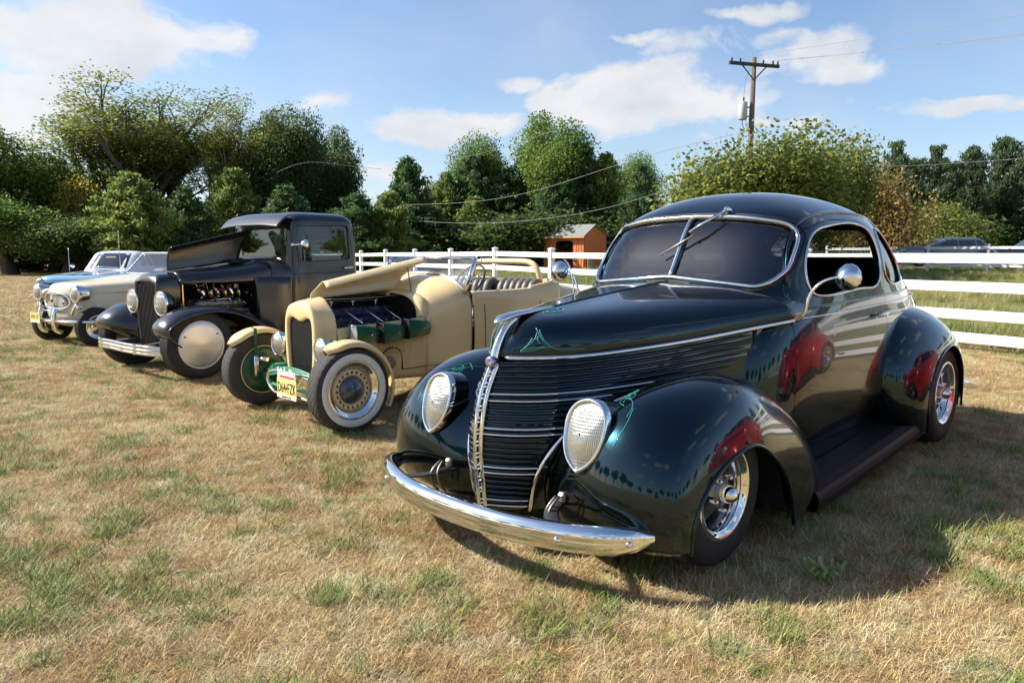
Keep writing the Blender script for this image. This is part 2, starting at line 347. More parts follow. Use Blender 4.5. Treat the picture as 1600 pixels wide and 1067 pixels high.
def part(name, parent):
    o = bpy.data.objects.new(name, None); COL.objects.link(o); o.parent = parent; o.empty_display_size = 0.05; return o
def copy_tree(o, parent=None):
    c = o.copy(); COL.objects.link(c)
    if parent is not None: c.parent = parent
    for ch in list(o.children): copy_tree(ch, c)
    return c
def car_rz(yaw): return math.atan2(-math.cos(R(yaw)), -math.sin(R(yaw)))
def mir(G): G = np.array(G, float).copy(); G[..., 1] *= -1; return G
def rpoly(P, n=10, r=0.05):
    """polygon with rounded corners; r a number or a list per corner"""
    P = [np.asarray(p, float) for p in P]; out_ = []; k = len(P)
    for i in range(k):
        ri = r[i] if isinstance(r, (list, tuple)) else r
        a, b, c = P[i-1], P[i], P[(i+1) % k]; d0 = a-b; d1 = c-b; l0 = np.linalg.norm(d0); l1 = np.linalg.norm(d1)
        q = min(ri, l0*0.48, l1*0.48); p0 = b+d0/l0*q; p1 = b+d1/l1*q
        for j in range(n+1):
            t = j/n; out_.append((1-t)**2*p0+2*t*(1-t)*b+t*t*p1)
    return np.array(out_)
def tmp_obj(mb, name='tmp'):
    return mb.build(name, 'gasket')
def bool_mesh(a, b, op):
    md = a.modifiers.new('b', 'BOOLEAN'); md.operation = op; md.object = b; md.solver = 'EXACT'
    bpy.context.view_layer.update(); dg = bpy.context.evaluated_depsgraph_get()
    me = bpy.data.meshes.new_from_object(a.evaluated_get(dg)); a.modifiers.clear()
    return me
def kill(*os):
    for o in os:
        me = o.data; bpy.data.objects.remove(o)
        if me and me.users == 0: bpy.data.meshes.remove(me)
def smooth_from(me, ref_bvh, ref_nrm, ref_co, tol=0.0045, ang=0.86):
    """shade a cut shell with the normals of the uncut surface, so cuts leave no dents in the reflections"""
    for p in me.polygons: p.use_smooth = True
    nl = [Vector((0, 0, 1))]*len(me.loops)
    for p in me.polygons:
        fn = p.normal
        for li in p.loop_indices:
            co = me.vertices[me.loops[li].vertex_index].co
            loc, n, idx, d = ref_bvh.find_nearest(co)
            if loc is not None and d < tol:
                tri = ref_co[idx]; ns = ref_nrm[idx]
                wts = bary(loc, tri); sn = sum((ns[k]*wts[k] for k in range(len(ns))), Vector()).normalized()
                if abs(sn.dot(fn)) > ang: nl[li] = sn if sn.dot(fn) > 0 else -sn; continue
            nl[li] = fn.copy()
    me.normals_split_custom_set(nl)
def bary(p, tri):
    w_ = []
    for q in tri: w_.append(1.0/max((p-q).length, 1e-6)**2)
    s_ = sum(w_); return [x/s_ for x in w_]
class Shell:
    """smooth closed-section surface grid with thickness: cut panels and panes out of it"""
    def __init__(s, G, t=0.02):                    # G in car axes, (n, m, 3), closed along m
        s.G = G; X = L(G); n, m = X.shape[:2]
        du = np.roll(X, -1, 1)-np.roll(X, 1, 1); dv = np.gradient(X, axis=0); Nn = np.cross(dv, du)
        Nn /= np.linalg.norm(Nn, axis=2)[..., None]+1e-9
        c = X.reshape(-1, 3).mean(0)
        if ((X-c)*Nn).sum() < 0: Nn = -Nn
        s.Nn = Nn; s.X = X; s.t = t
        tris = []; co = []; nr = []
        for i in range(n-1):
            for j in range(m):
                k = (j+1) % m; q = [(i, j), (i+1, j), (i+1, k), (i, k)]
                for tr in ((0, 1, 2), (0, 2, 3)):
                    a = [Vector(X[q[x]]) for x in tr]
                    co.append(a); nr.append([Vector(Nn[q[x]]) for x in tr]); tris.append(a)
        V = [v for t_ in tris for v in t_]; s.bvh = BVHTree.FromPolygons(V, [(3*i, 3*i+1, 3*i+2) for i in range(len(tris))]); s.co = co; s.nr = nr
    def solid(s, o0=0.0, o1=None):
        o1 = s.t if o1 is None else o1
        A = s.X-s.Nn*o0; B = s.X-s.Nn*o1; n, m = A.shape[:2]; mb = MB()
        F = []; idx = lambda k, i, j: k*n*m+i*m+(j % m)
        for i in range(n-1):
            for j in range(m):
                F.append((idx(0, i, j), idx(0, i+1, j), idx(0, i+1, j+1), idx(0, i, j+1)))
                F.append((idx(1, i, j+1), idx(1, i+1, j+1), idx(1, i+1, j), idx(1, i, j)))
        for j in range(m):
            F.append((idx(0, 0, j), idx(0, 0, j+1), idx(1, 0, j+1), idx(1, 0, j)))
        top0 = [idx(0, n-1, j) for j in range(m)]; top1 = [idx(1, n-1, j) for j in range(m-1, -1, -1)]
        F.append(tuple(top0)); F.append(tuple(top1))
        mb.add(L(np.concatenate([A.reshape(-1, 3), B.reshape(-1, 3)])), F); return tmp_obj(mb)
    def cut(s, base, prisms, op='DIFFERENCE'):
        for p in prisms:
            me = bool_mesh(base, p, op); base.data = me
        return base
    def finish(s, o, name, m, parent, smooth=True, tol=None):
        o.name = name; me = o.data; me.name = name; me.materials.clear(); me.materials.append(M[m] if isinstance(m, str) else m)
        for p in me.polygons: p.material_index = 0
        if smooth: smooth_from(me, s.bvh, s.nr, s.co, tol if tol else (.022 if ('glass' in name or 'pane' in name or name == 'windshield') else .0045))
        o.parent = parent; return o
    def hit(s, p, d, off=0.0):
        """ray in car axes; returns car-axes point lifted off the surface"""
        P = Vector((-p[0], p[1], p[2])); D = Vector((-d[0], d[1], d[2]))
        loc, n, i, _ = s.bvh.ray_cast(P, D)
        if loc is None: return None
        if n.dot(D) > 0: n = -n
        q = loc+n*off; return np.array([-q.x, q.y, q.z])
    def line(s, pts, axis, side=1, off=0.004):
        """points (u,z) thrown sideways or (v,z) thrown from the front or (u,v) from above onto the surface"""
        o_ = []
        for a, b in pts:
            if axis == 'v': h = s.hit((a, side*2.0, b), (0, -side, 0), off)
            elif axis == 'u': h = s.hit((-2.0 if side > 0 else 7.0, a, b), (side, 0, 0), off)
            else: h = s.hit((a, b, 4.0), (0, 0, -1), off)
            if h is not None: o_.append(h)
        return np.array(o_)
def ring(z, uf, ur, w_, uc, nf, nr, m=96, zr=0.0):
    """plan outline at height z (superellipse front and rear), evenly resampled, starting at the nose"""
    th = np.linspace(0, math.pi, 400); c = np.cos(th); s_ = np.abs(np.sin(th))
    nn = np.where(c > 0, nf, nr); v = w_*s_**(2/nn); a = np.where(c > 0, uc-uf, ur-uc); u = uc-a*np.sign(c)*np.abs(c)**(2/nn)
    P = np.stack([u, v], 1); d = np.concatenate([[0], np.cumsum(np.linalg.norm(np.diff(P, axis=0), axis=1))])
    h = m//2; T = np.linspace(0, d[-1], h+1); U = np.interp(T, d, u); V = np.interp(T, d, v)
    U = np.concatenate([U, U[-2:0:-1]]); V = np.concatenate([V, -V[-2:0:-1]])
    Z = z+zr*np.clip((U-uc)/(ur-uc), -1, 1)
    return np.stack([U, V, Z], 1)
def interp_rings(rings, n):
    C = np.array(rings); d = np.linalg.norm(np.diff(C, axis=0), axis=2).mean(1); t = np.concatenate([[0], np.cumsum(d**0.8)])
    return cspline(C, t=t, T=np.linspace(0, t[-1], n))
# ================================================================ terrain
def sstep(a, b, x): t = np.clip((np.asarray(x, float)-a)/(b-a), 0, 1); return t*t*(3-2*t)
def hgt(x, y):
    x = np.asarray(x, float); y = np.asarray(y, float)
    far = sstep(13, 38, y)*sstep(-14, 8, x-0.05*y)
    h = .34*far+.012*np.sin(x*1.3+.4*y)*np.cos(y*.9-.3*x)+.05*np.sin(x*.11+1)*np.sin(y*.13)*sstep(14, 30, np.hypot(x, y))
    return h-.012
def grid_sheet(name, xs, ys, z0=0.0):
    X, Y = np.meshgrid(xs, ys); Z = hgt(X, Y)+z0; V = np.stack([X, Y, Z], -1); mb = MB(); mb.grid(V); return mb
xs = np.concatenate([-np.geomspace(1200, 30, 16), np.arange(-29, 30, .5), np.geomspace(30, 1200, 16)])
ys = np.concatenate([-np.geomspace(800, 20, 12), np.arange(-19, 70, .5), np.geomspace(70, 1800, 16)])
def ground_mat():
    m = bpy.data.materials.new('dry mown grass'); m.use_nodes = True; t = m.node_tree; b = t.nodes['Principled BSDF']
    g = N(t, 'ShaderNodeNewGeometry'); pos = g.outputs['Position']
    col = grass_colour(t, pos, 0.5)
    n = N(t, 'ShaderNodeTexNoise'); n.inputs['Scale'].default_value = 60; n.inputs['Detail'].default_value = 8; n.inputs['Roughness'].default_value = .75; t.links.new(pos, n.inputs['Vector'])
    r = N(t, 'ShaderNodeMapRange'); r.inputs['From Min'].default_value = .3; r.inputs['From Max'].default_value = .7; r.inputs['To Min'].default_value = .45; r.inputs['To Max'].default_value = 1.2; t.links.new(n.outputs['Fac'], r.inputs[0])
    s = N(t, 'ShaderNodeVectorMath', operation='SCALE'); t.links.new(col, s.inputs[0]); t.links.new(r.outputs[0], s.inputs['Scale']); t.links.new(s.outputs[0], b.inputs['Base Color'])
    b.inputs['Roughness'].default_value = .95; b.inputs['Specular IOR Level'].default_value = .1
    bp = N(t, 'ShaderNodeBump'); bp.inputs['Strength'].default_value = .8; bp.inputs['Distance'].default_value = .03; t.links.new(n.outputs['Fac'], bp.inputs['Height']); t.links.new(bp.outputs[0], b.inputs['Normal'])
    return m
def grass_colour(t, pos, rnd):
    """dry straw with greener and redder patches, by place; rnd is a per-clump or constant value"""
    def noise(sc_, det=4, off=0):
        n = N(t, 'ShaderNodeTexNoise'); n.inputs['Scale'].default_value = sc_; n.inputs['Detail'].default_value = det
        if off:
            a = N(t, 'ShaderNodeVectorMath', operation='ADD'); a.inputs[1].default_value = (off, off, 0); t.links.new(pos, a.inputs[0]); t.links.new(a.outputs[0], n.inputs['Vector'])
        else: t.links.new(pos, n.inputs['Vector'])
        return n.outputs['Fac']
    def mix(f, a, b):
        m_ = N(t, 'ShaderNodeMixRGB')
        if isinstance(f, (int, float)): m_.inputs[0].default_value = f
        else: t.links.new(f, m_.inputs[0])
        for i, x in ((1, a), (2, b)):
            if isinstance(x, tuple): m_.inputs[i].default_value = (*x, 1)
            else: t.links.new(x, m_.inputs[i])
        return m_.outputs[0]
    straw = mix(math_node(t, 'MULTIPLY', math_node(t, 'SUBTRACT', noise(1.1, 5, 7), .38), 4, clamp=True), (.52, .39, .20), (.41, .262, .118))
    straw = mix(math_node(t, 'MULTIPLY', math_node(t, 'SUBTRACT', noise(5.0, 5, 31), .45), 4, clamp=True), straw, (.57, .48, .29))
    gr = math_node(t, 'ADD', math_node(t, 'MULTIPLY', math_node(t, 'SUBTRACT', noise(.55, 4, 13), .60), 1.2), math_node(t, 'MULTIPLY', math_node(t, 'SUBTRACT', noise(6.5, 4, 3), .53), 5.5), clamp=True)
    sp = N(t, 'ShaderNodeSeparateXYZ'); t.links.new(pos, sp.inputs[0])
    # beyond the near fence (line through (6.1, 9.8) heading (-5.1, 8.8)) the meadow is unmown and greener
    side = math_node(t, 'ADD', math_node(t, 'MULTIPLY', math_node(t, 'SUBTRACT', sp.outputs[0], 6.1), .865), math_node(t, 'MULTIPLY', math_node(t, 'SUBTRACT', sp.outputs[1], 9.8), .501))
    side = math_node(t, 'ADD', side, math_node(t, 'MULTIPLY', noise(1.5, 3, 5), .8))
    mead = math_node(t, 'MULTIPLY', math_node(t, 'SUBTRACT', side, .35), 1.6, clamp=True)
    col = mix(math_node(t, 'MULTIPLY', gr, .8), straw, (.14, .205, .038))
    meadow = mix(math_node(t, 'MULTIPLY', math_node(t, 'SUBTRACT', noise(.5, 5, 17), .40), 4, clamp=True), (.17, .20, .055), (.36, .30, .13))
    return mix(mead, col, meadow)
ground = grid_sheet('ground', xs, ys).build('ground', [ground_mat()], None, car=False, normals=False); ground['kind'] = 'structure'
# ---------------------------------------------------------------- grass
def blade_mat(name, green=0.0):
    m = bpy.data.materials.new(name); m.use_nodes = True; t = m.node_tree; b = t.nodes['Principled BSDF']; o = t.nodes['Material Output']
    g = N(t, 'ShaderNodeNewGeometry'); oi = N(t, 'ShaderNodeObjectInfo')
    col = grass_colour(t, g.outputs['Position'], 0.5)
    at = N(t, 'ShaderNodeAttribute', attribute_name='tint')
    hs = N(t, 'ShaderNodeHueSaturation'); t.links.new(col, hs.inputs['Color'])
    v = math_node(t, 'ADD', math_node(t, 'MULTIPLY', at.outputs['Fac'], 1.15), math_node(t, 'ADD', .35, math_node(t, 'MULTIPLY', oi.outputs['Random'], .35)))
    t.links.new(v, hs.inputs['Value']); hs.inputs['Saturation'].default_value = 1.0
    hue = math_node(t, 'ADD', .485, math_node(t, 'MULTIPLY', at.outputs['Fac'], .03)); t.links.new(hue, hs.inputs['Hue'])
    mx = N(t, 'ShaderNodeMixRGB'); mx.inputs[0].default_value = green; t.links.new(hs.outputs[0], mx.inputs[1]); mx.inputs[2].default_value = (.115, .235, .030, 1)
    b.inputs['Roughness'].default_value = .55; b.inputs['Specular IOR Level'].default_value = .25
    t.links.new(mx.outputs[0], b.inputs['Base Color'])
    tr = N(t, 'ShaderNodeBsdfTranslucent'); t.links.new(mx.outputs[0], tr.inputs[0]); ms = N(t, 'ShaderNodeMixShader'); ms.inputs[0].default_value = .18
    t.links.new(b.outputs[0], ms.inputs[1]); t.links.new(tr.outputs[0], ms.inputs[2]); t.links.new(ms.outputs[0], o.inputs[0]); return m
M['straw'] = blade_mat('dry grass blades'); M['greenblade'] = blade_mat('green grass blades', .72)
def fast_mesh(name, V, nper, tint=None, mats=()):
    """V (N, nper, 3): N separate polygons"""
    n_ = V.shape[0]; me = bpy.data.meshes.new(name); me.vertices.add(n_*nper); me.vertices.foreach_set('co', V.reshape(-1).astype(np.float32))
    me.loops.add(n_*nper); me.loops.foreach_set('vertex_index', np.arange(n_*nper, dtype=np.int32)); me.polygons.add(n_)
    me.polygons.foreach_set('loop_start', np.arange(0, n_*nper, nper, dtype=np.int32)); me.update(calc_edges=True)
    if tint is not None:
        a = me.attributes.new('tint', 'FLOAT', 'FACE'); a.data.foreach_set('value', tint.astype(np.float32))
    for m in mats: me.materials.append(m)
    return me
def tuft(seed, nb, rad, h0, h1, w0, flat, segs=2):
    r_ = np.random.default_rng(seed); P = []; T = []
    for k in range(nb):
        a = r_.uniform(0, 2*math.pi); q = rad*math.sqrt(r_.uniform(0, 1)); x, y = q*math.cos(a), q*math.sin(a); L_ = r_.uniform(h0, h1); d = r_.uniform(0, 2*math.pi)
        lean = flat*r_.uniform(.5, 1.3); wd = w0*r_.uniform(.6, 1.3); side = np.array([-math.sin(d), math.cos(d), 0])*wd; side = side+np.array([0, 0, r_.uniform(-.5, .5)*wd]); p = np.array([x, y, 0.0]); tt = r_.uniform(0, 1); ang = lean*.55
        prev = p; pw = 1.0
        for s_ in range(segs):
            f1 = (s_+1)/segs; ang2 = ang+lean*.55*f1; st = np.array([math.cos(d)*math.sin(ang2), math.sin(d)*math.sin(ang2), max(math.cos(ang2), -.1)])*L_/segs
            nx = prev+st; nw = 1-f1*.85; P.append([prev-side*pw/2, prev+side*pw/2, nx+side*nw/2, nx-side*nw/2]); T.append(tt); prev = nx; pw = nw
    return fast_mesh('tuft', np.array(P), 4, np.array(T), [])
def proto(me, m):
    me.materials.append(m); return bpy.data.objects.new('tuft', me)
def instancer(name, pts, rot, scl, protos, label=None):
    """one object: points that carry copies of the given clumps (geometry nodes)"""
    me = bpy.data.meshes.new(name); me.vertices.add(len(pts)); me.vertices.foreach_set('co', pts.reshape(-1).astype(np.float32))
    for nm, ty, arr in (('rotz', 'FLOAT', rot), ('scl', 'FLOAT', scl), ('pick', 'INT', np.arange(len(pts)) % len(protos))):
        a = me.attributes.new(nm, ty, 'POINT'); a.data.foreach_set('value', arr.astype(np.float32 if ty == 'FLOAT' else np.int32))
    o = bpy.data.objects.new(name, me); COL.objects.link(o); o['kind'] = 'stuff'
    ng = bpy.data.node_groups.new(name, 'GeometryNodeTree'); ng.interface.new_socket('Geometry', in_out='INPUT', socket_type='NodeSocketGeometry'); ng.interface.new_socket('Geometry', in_out='OUTPUT', socket_type='NodeSocketGeometry')
    gi = ng.nodes.new('NodeGroupInput'); go = ng.nodes.new('NodeGroupOutput'); ga = ng.nodes.new('GeometryNodeGeometryToInstance')
    for p in protos:
        inf = ng.nodes.new('GeometryNodeObjectInfo'); inf.inputs['Object'].default_value = p; inf.inputs['As Instance'].default_value = True
        ng.links.new(inf.outputs['Geometry'], ga.inputs[0])
    gi2 = ng.nodes.new('GeometryNodeInstanceOnPoints'); gi2.inputs['Pick Instance'].default_value = True
    # a join of instances keeps one instance per prototype
    jn = ng.nodes.new('GeometryNodeJoinGeometry')
    for p in list(ng.nodes):
        if p.bl_idname == 'GeometryNodeObjectInfo': ng.links.new(p.outputs['Geometry'], jn.inputs[0])
    ng.nodes.remove(ga)
    def attr(nm, ty):
        a = ng.nodes.new('GeometryNodeInputNamedAttribute'); a.data_type = ty; a.inputs[0].default_value = nm; return a.outputs[0]
    cx = ng.nodes.new('ShaderNodeCombineXYZ'); ng.links.new(attr('rotz', 'FLOAT'), cx.inputs[2])
    ng.links.new(gi.outputs[0], gi2.inputs['Points']); ng.links.new(jn.outputs[0], gi2.inputs['Instance']); ng.links.new(cx.outputs[0], gi2.inputs['Rotation'])
    ng.links.new(attr('scl', 'FLOAT'), gi2.inputs['Scale']); ng.links.new(attr('pick', 'INT'), gi2.inputs['Instance Index'])
    ng.links.new(gi2.outputs[0], go.inputs[0]); md = o.modifiers.new('grass', 'NODES'); md.node_group = ng; return o
def scatter(n, dmin, dmax, seed, power=1.0, xlim=.80):
    r_ = np.random.default_rng(seed); d = dmin+(dmax-dmin)*r_.uniform(0, 1, n)**power; x = d*r_.uniform(-xlim, xlim, n); return x, d, r_
straws = [proto(tuft(s_, 54, .075, .02, .058, .0023, 1.25), M['straw']) for s_ in range(5)]
finer = [proto(tuft(s_+20, 26, .10, .04, .10, .0020, 1.6, 3), M['straw']) for s_ in range(4)]
greens = [proto(tuft(s_+40, 22, .055, .035, .085, .0044, 1.0, 3), M['greenblade']) for s_ in range(4)]
talls = [proto(tuft(s_+60, 60, .22, .14, .42, .008, .7, 3), M['straw']) for s_ in range(4)]
lawn = [proto(tuft(s_+80, 60, .20, .03, .075, .006, 1.0), M['straw']) for s_ in range(4)]
def beyond(x, y): return (x-6.1)*.865+(y-9.8)*.501
def vnoise(x, y, sc_, seed):
    r_ = np.random.default_rng(seed); g = r_.uniform(0, 1, (64, 64)); u = (x*sc_) % 63; v = (y*sc_) % 63; i = u.astype(int); j = v.astype(int); f = u-i; k = v-j
    f = f*f*(3-2*f); k = k*k*(3-2*k); return (g[j, i]*(1-f)+g[j, i+1]*f)*(1-k)+(g[j+1, i]*(1-f)+g[j+1, i+1]*f)*k
def lay(name, x, y, r_, s0, s1, protos, keep):
    x = x[keep]; y = y[keep]; P = np.stack([x, y, hgt(x, y)], 1); return instancer(name, P, r_.uniform(0, 6.28, len(x)), r_.uniform(s0, s1, len(x)), protos)
x, y, r_ = scatter(30000, 1.7, 13.5, 1, .80); lay('dry_grass', x, y, r_, .6, 1.15, straws, beyond(x, y) < .5)
x, y, r_ = scatter(9000, 1.7, 9, 2, .9); lay('straw_litter', x, y, r_, .45, .9, finer, beyond(x, y) < .3)
x, y, r_ = scatter(26000, 1.7, 16, 3, .95); nz_ = .25*vnoise(x, y, 1.1, 4)+.40*vnoise(x, y, 4.2, 5)+.35*vnoise(x, y, 9.0, 6); lay('green_grass', x, y, r_, .6, 1.25, greens, (nz_ > .585) & (beyond(x, y) < .6))
x, y, r_ = scatter(22000, 12, 52, 4, .9); lay('far_lawn', x, y, r_, .8, 1.4, lawn, beyond(x, y) < .3)
x, y, r_ = scatter(16000, 8.5, 60, 5, 1.1, .85); k_ = (beyond(x, y) > .25) & ((vnoise(x, y, .5, 8) > .35) | (beyond(x, y) < 1.0)); lay('meadow_grass', x, y, r_, .35, .85, talls, k_)
# a weed clump in the foreground, right of the coupe's front wheel
def weed(name, px, py, seed, sc_, label):
    dd = 1.25*FPX/(py-HORIZON); X = (px-800)/FPX*dd; r_ = np.random.default_rng(seed); P = []
    for k in range(34):
        a = r_.uniform(0, 6.28); L_ = r_.uniform(.04, .13)*sc_; wd = .008*sc_*r_.uniform(.7, 1.2); base = np.array([r_.normal(0, .03), r_.normal(0, .03), .005]); dr = np.array([math.cos(a), math.sin(a), 0]); sd = np.array([-math.sin(a), math.cos(a), 0])
        pts = [base+dr*L_*f*.9+np.array([0, 0, L_*.55*math.sin(f*2.2)]) for f in (0, .35, .7, 1.0)]; ws_ = [.3, 1, .9, .05]
        for i in range(3): P.append([pts[i]-sd*wd*ws_[i], pts[i]+sd*wd*ws_[i], pts[i+1]+sd*wd*ws_[i+1], pts[i+1]-sd*wd*ws_[i+1]])
    me = fast_mesh(name, np.array(P), 4, r_.uniform(.2, .9, len(P)), [M['greenblade']]); o = bpy.data.objects.new(name, me); COL.objects.link(o); o.location = (X, dd, float(hgt(X, dd))+.01); tag(o, label, 'weed'); return o
weed('weed', 1312, 925, 1, .95, 'broad-leaved green weed at the edge of the coupe shadow, lower right')
# ================================================================ trees
def leaf_mat(name, dark, light, yellow, yf=.3):
    m = bpy.data.materials.new(name); m.use_nodes = True; t = m.node_tree; b = t.nodes['Principled BSDF']; o = t.nodes['Material Output']
    at = N(t, 'ShaderNodeAttribute', attribute_name='tint'); cr = N(t, 'ShaderNodeValToRGB'); e = cr.color_ramp.elements; e[0].color = (*dark, 1); e[0].position = .05; e[1].color = (*light, 1); e[1].position = 1-yf
    e2 = cr.color_ramp.elements.new(1.0); e2.color = (*yellow, 1); t.links.new(at.outputs['Fac'], cr.inputs[0])
    b.inputs['Roughness'].default_value = .5; b.inputs['Specular IOR Level'].default_value = .3; t.links.new(cr.outputs[0], b.inputs['Base Color'])
    tr = N(t, 'ShaderNodeBsdfTranslucent'); sc2 = N(t, 'ShaderNodeVectorMath', operation='SCALE'); sc2.inputs['Scale'].default_value = 1.5; t.links.new(cr.outputs[0], sc2.inputs[0]); t.links.new(sc2.outputs[0], tr.inputs[0]); ms = N(t, 'ShaderNodeMixShader'); ms.inputs[0].default_value = .45
    t.links.new(b.outputs[0], ms.inputs[1]); t.links.new(tr.outputs[0], ms.inputs[2]); t.links.new(ms.outputs[0], o.inputs[0]); return m
LM = {'green': leaf_mat('maple leaves', (0.062, 0.115, 0.024), (0.150, 0.239, 0.044), (0.354, 0.336, 0.052), .2), 'dark': leaf_mat('dark leaves', (0.039, 0.071, 0.024), (0.098, 0.150, 0.039), (0.177, 0.195, 0.052), .15),
 'olive': leaf_mat('thinning olive leaves', (0.085, 0.115, 0.030), (0.185, 0.225, 0.055), (0.38, 0.32, 0.062), .3), 'gold': leaf_mat('yellowing leaves', (0.142, 0.150, 0.032), (0.336, 0.300, 0.052), (0.601, 0.354, 0.062), .4),
 'pine': leaf_mat('pine needles', (0.039, 0.085, 0.035), (0.106, 0.177, 0.056), (0.212, 0.248, 0.071), .2), 'pinelight': leaf_mat('young pine needles', (0.088, 0.142, 0.035), (0.212, 0.265, 0.062), (0.354, 0.318, 0.088), .3),
 'cedar': leaf_mat('cedar foliage', (0.044, 0.074, 0.039), (0.106, 0.150, 0.062), (0.177, 0.195, 0.071), .2), 'brown': leaf_mat('turning leaves', (0.124, 0.098, 0.035), (0.283, 0.204, 0.062), (0.460, 0.283, 0.088), .4)}
M['bark'] = mat('bark', (.085, .07, .055), .9, var=.35, vscale=3, stretch=(4, 4, .6), bump=.5, bscale=18)
M['palebark'] = mat('pale bark', (.17, .15, .12), .9, var=.35, vscale=3, stretch=(4, 4, .6), bump=.5, bscale=18)
def leaves(C, size, seed, up=.4, asp=1.6):
    r_ = np.random.default_rng(seed); n_ = len(C); nr = r_.normal(0, 1, (n_, 3)); nr[:, 2] = np.abs(nr[:, 2])+up; nr /= np.linalg.norm(nr, axis=1)[:, None]
    a = np.cross(nr, r_.normal(0, 1, (n_, 3))); a /= np.linalg.norm(a, axis=1)[:, None]; b = np.cross(nr, a); s_ = size*r_.uniform(.6, 1.3, n_)[:, None]
    return np.stack([C-a*s_*asp*.5, C+b*s_*.5, C+a*s_*asp*.5, C-b*s_*.5], 1)
def broadleaf(seed, nleaf, leafsize, trunk_h=.22, spread=1.0, airy=0.0, clumps=60, lowest=.18, bark='bark', fork=5, deep=3):
    """unit-height tree (height 1, width about 1): trunk, forking limbs, leaf clumps at the twig ends"""
    r_ = np.random.default_rng(seed); m = MB(); tips = []
    def limb(p, d, L_, rad, lev):  # recursion ends in twigs
        n_ = 6; pts = [p]; dd = d.copy()
        for i in range(n_):
            dd = dd+r_.normal(0, .11, 3)+np.array([0, 0, .05 if lev else .0]); dd /= np.linalg.norm(dd); pts.append(pts[-1]+dd*L_/n_)
        m.tube(np.array(pts), np.linspace(rad, rad*.45, n_+1), 6 if lev < 2 else 4, caps=False)
        if lev >= deep: tips.append((pts[-1], lev)); tips.append((pts[-3], lev)); return
        k = fork if lev == 0 else (4 if lev == 1 else 3)
        for j in range(k):
            f = 1.0 if j == 0 else r_.uniform(.45, 1.0); q = pts[int(f*n_)]; a = r_.uniform(0, 2*math.pi) if lev else 2*math.pi*(j+r_.uniform(-.3, .3))/k
            tilt = r_.uniform(.30, .85)*spread if j else r_.uniform(.05, .3); ax = np.array([math.cos(a), math.sin(a), 0]); nd = dd*math.cos(tilt)+ax*math.sin(tilt)+np.array([0, 0, .12]); nd /= np.linalg.norm(nd)
            limb(q, nd, L_*r_.uniform(.60, .84)*(1.15 if lev == 0 else 1), rad*.52, lev+1)
    limb(np.array([0, 0, -.02]), np.array([0, 0, 1.0]), trunk_h+.02, .022, 0)
    tp = np.array([t[0] for t in tips]); sc_h = .93/tp[:, 2].max(); V = []
    P = tp.copy(); nC = len(P)
    if nC > clumps*3: P = P[r_.permutation(nC)[:clumps*3]]
    per = max(1, nleaf//len(P)); C = []
    for c in P:
        rad = r_.uniform(.04, .075)*(1-.5*airy); q = r_.normal(0, 1, (per, 3)); q /= np.linalg.norm(q, axis=1)[:, None]; q *= (r_.uniform(.25, 1, per)**.5)[:, None]*rad*np.array([1.25, 1.25, .8]); C.append(c+q)
    C = np.concatenate(C); sc_h = .985/np.percentile(C[:, 2], 99.7); C = C[C[:, 2]*sc_h > lowest]; mid = (np.percentile(C[:, :2], 99, axis=0)+np.percentile(C[:, :2], 1, axis=0))/2
    V = leaves(C, leafsize/sc_h, seed+1)*1.0; tint = np.clip(.5+.28*r_.normal(0, 1, len(C))+.25*(vnoise(C[:, 0]*9+5, C[:, 2]*9+C[:, 1]*4, 1, seed)-.5), 0, 1)
    w_ = np.percentile(np.abs(C[:, :2]), 98.5)*2
    S_ = np.array([1/w_, 1/w_, sc_h]); V = V*S_
    me = fast_mesh('crown', V, 4, tint, []); tr = MB(); tr.v = [v*S_ for v in m.v]; tr.f = m.f; tr.n = m.n; tr.mi = m.mi; tr.sm = m.sm
    return me, tr, bark
def conifer(seed, nleaf, leafsize, shape=1.0, base=.10, ragged=.25, levels=24, droop=.0):
    r_ = np.random.default_rng(seed); m = MB(); m.tube(np.array([[0, 0, -.02], [.004, 0, .5], [0, .002, .99]]), [.014, .009, .002], 6, caps=False); C = []; W = []
    for k in range(levels):
        f = (k+r_.uniform(-.3, .3))/levels; z = base+(.97-base)*f; Rm = (.5*(1-f)**(.75*shape)*(.55+.45*min(1, f*5+.25)))*r_.uniform(1-ragged, 1.05)+.02; nb = int(5+4*(1-f))
        a0 = r_.uniform(0, 6.28)
        for j in range(nb):
            a = a0+6.28*j/nb+r_.uniform(-.35, .35); L_ = Rm*r_.uniform(.65, 1.12); rise = (.10+.35*f-droop)*L_*.45; tip = np.array([math.cos(a)*L_, math.sin(a)*L_, z+rise]); b0 = np.array([0, 0, z-.01])
            m.tube(np.array([b0, (b0+tip)/2-[0, 0, .012*L_], tip]), [.0035*(1.2-f), .0022, .0008], 4, caps=False)
            q = int(nleaf/(levels*7)*(.35+L_*2.6)); t_ = r_.uniform(.25, 1.05, q)**.8; ctr = b0+(tip-b0)*t_[:, None]; sp = .020+.055*L_*np.minimum(1, 1.4*(1.15-t_)+.35)
            off = r_.normal(0, 1, (q, 3))*np.stack([sp, sp, sp*.45+.004], 1); C.append(ctr+off); W.append(np.full(q, r_.uniform(-.22, .22)))
    C = np.concatenate(C); W = np.concatenate(W); V = leaves(C, leafsize, seed+3, up=.1, asp=2.8); tint = np.clip(.45+W+.22*r_.normal(0, 1, len(C)), 0, 1); me = fast_mesh('crown', V, 4, tint, []); return me, m, 'bark'
PROTO = {}
def reg(key, built): me, tr, bark = built; PROTO[key] = (me, tr.build('trunk', bark, None, car=False, normals=False).data, bark); o = bpy.data.objects.get('trunk'); bpy.data.objects.remove(o)
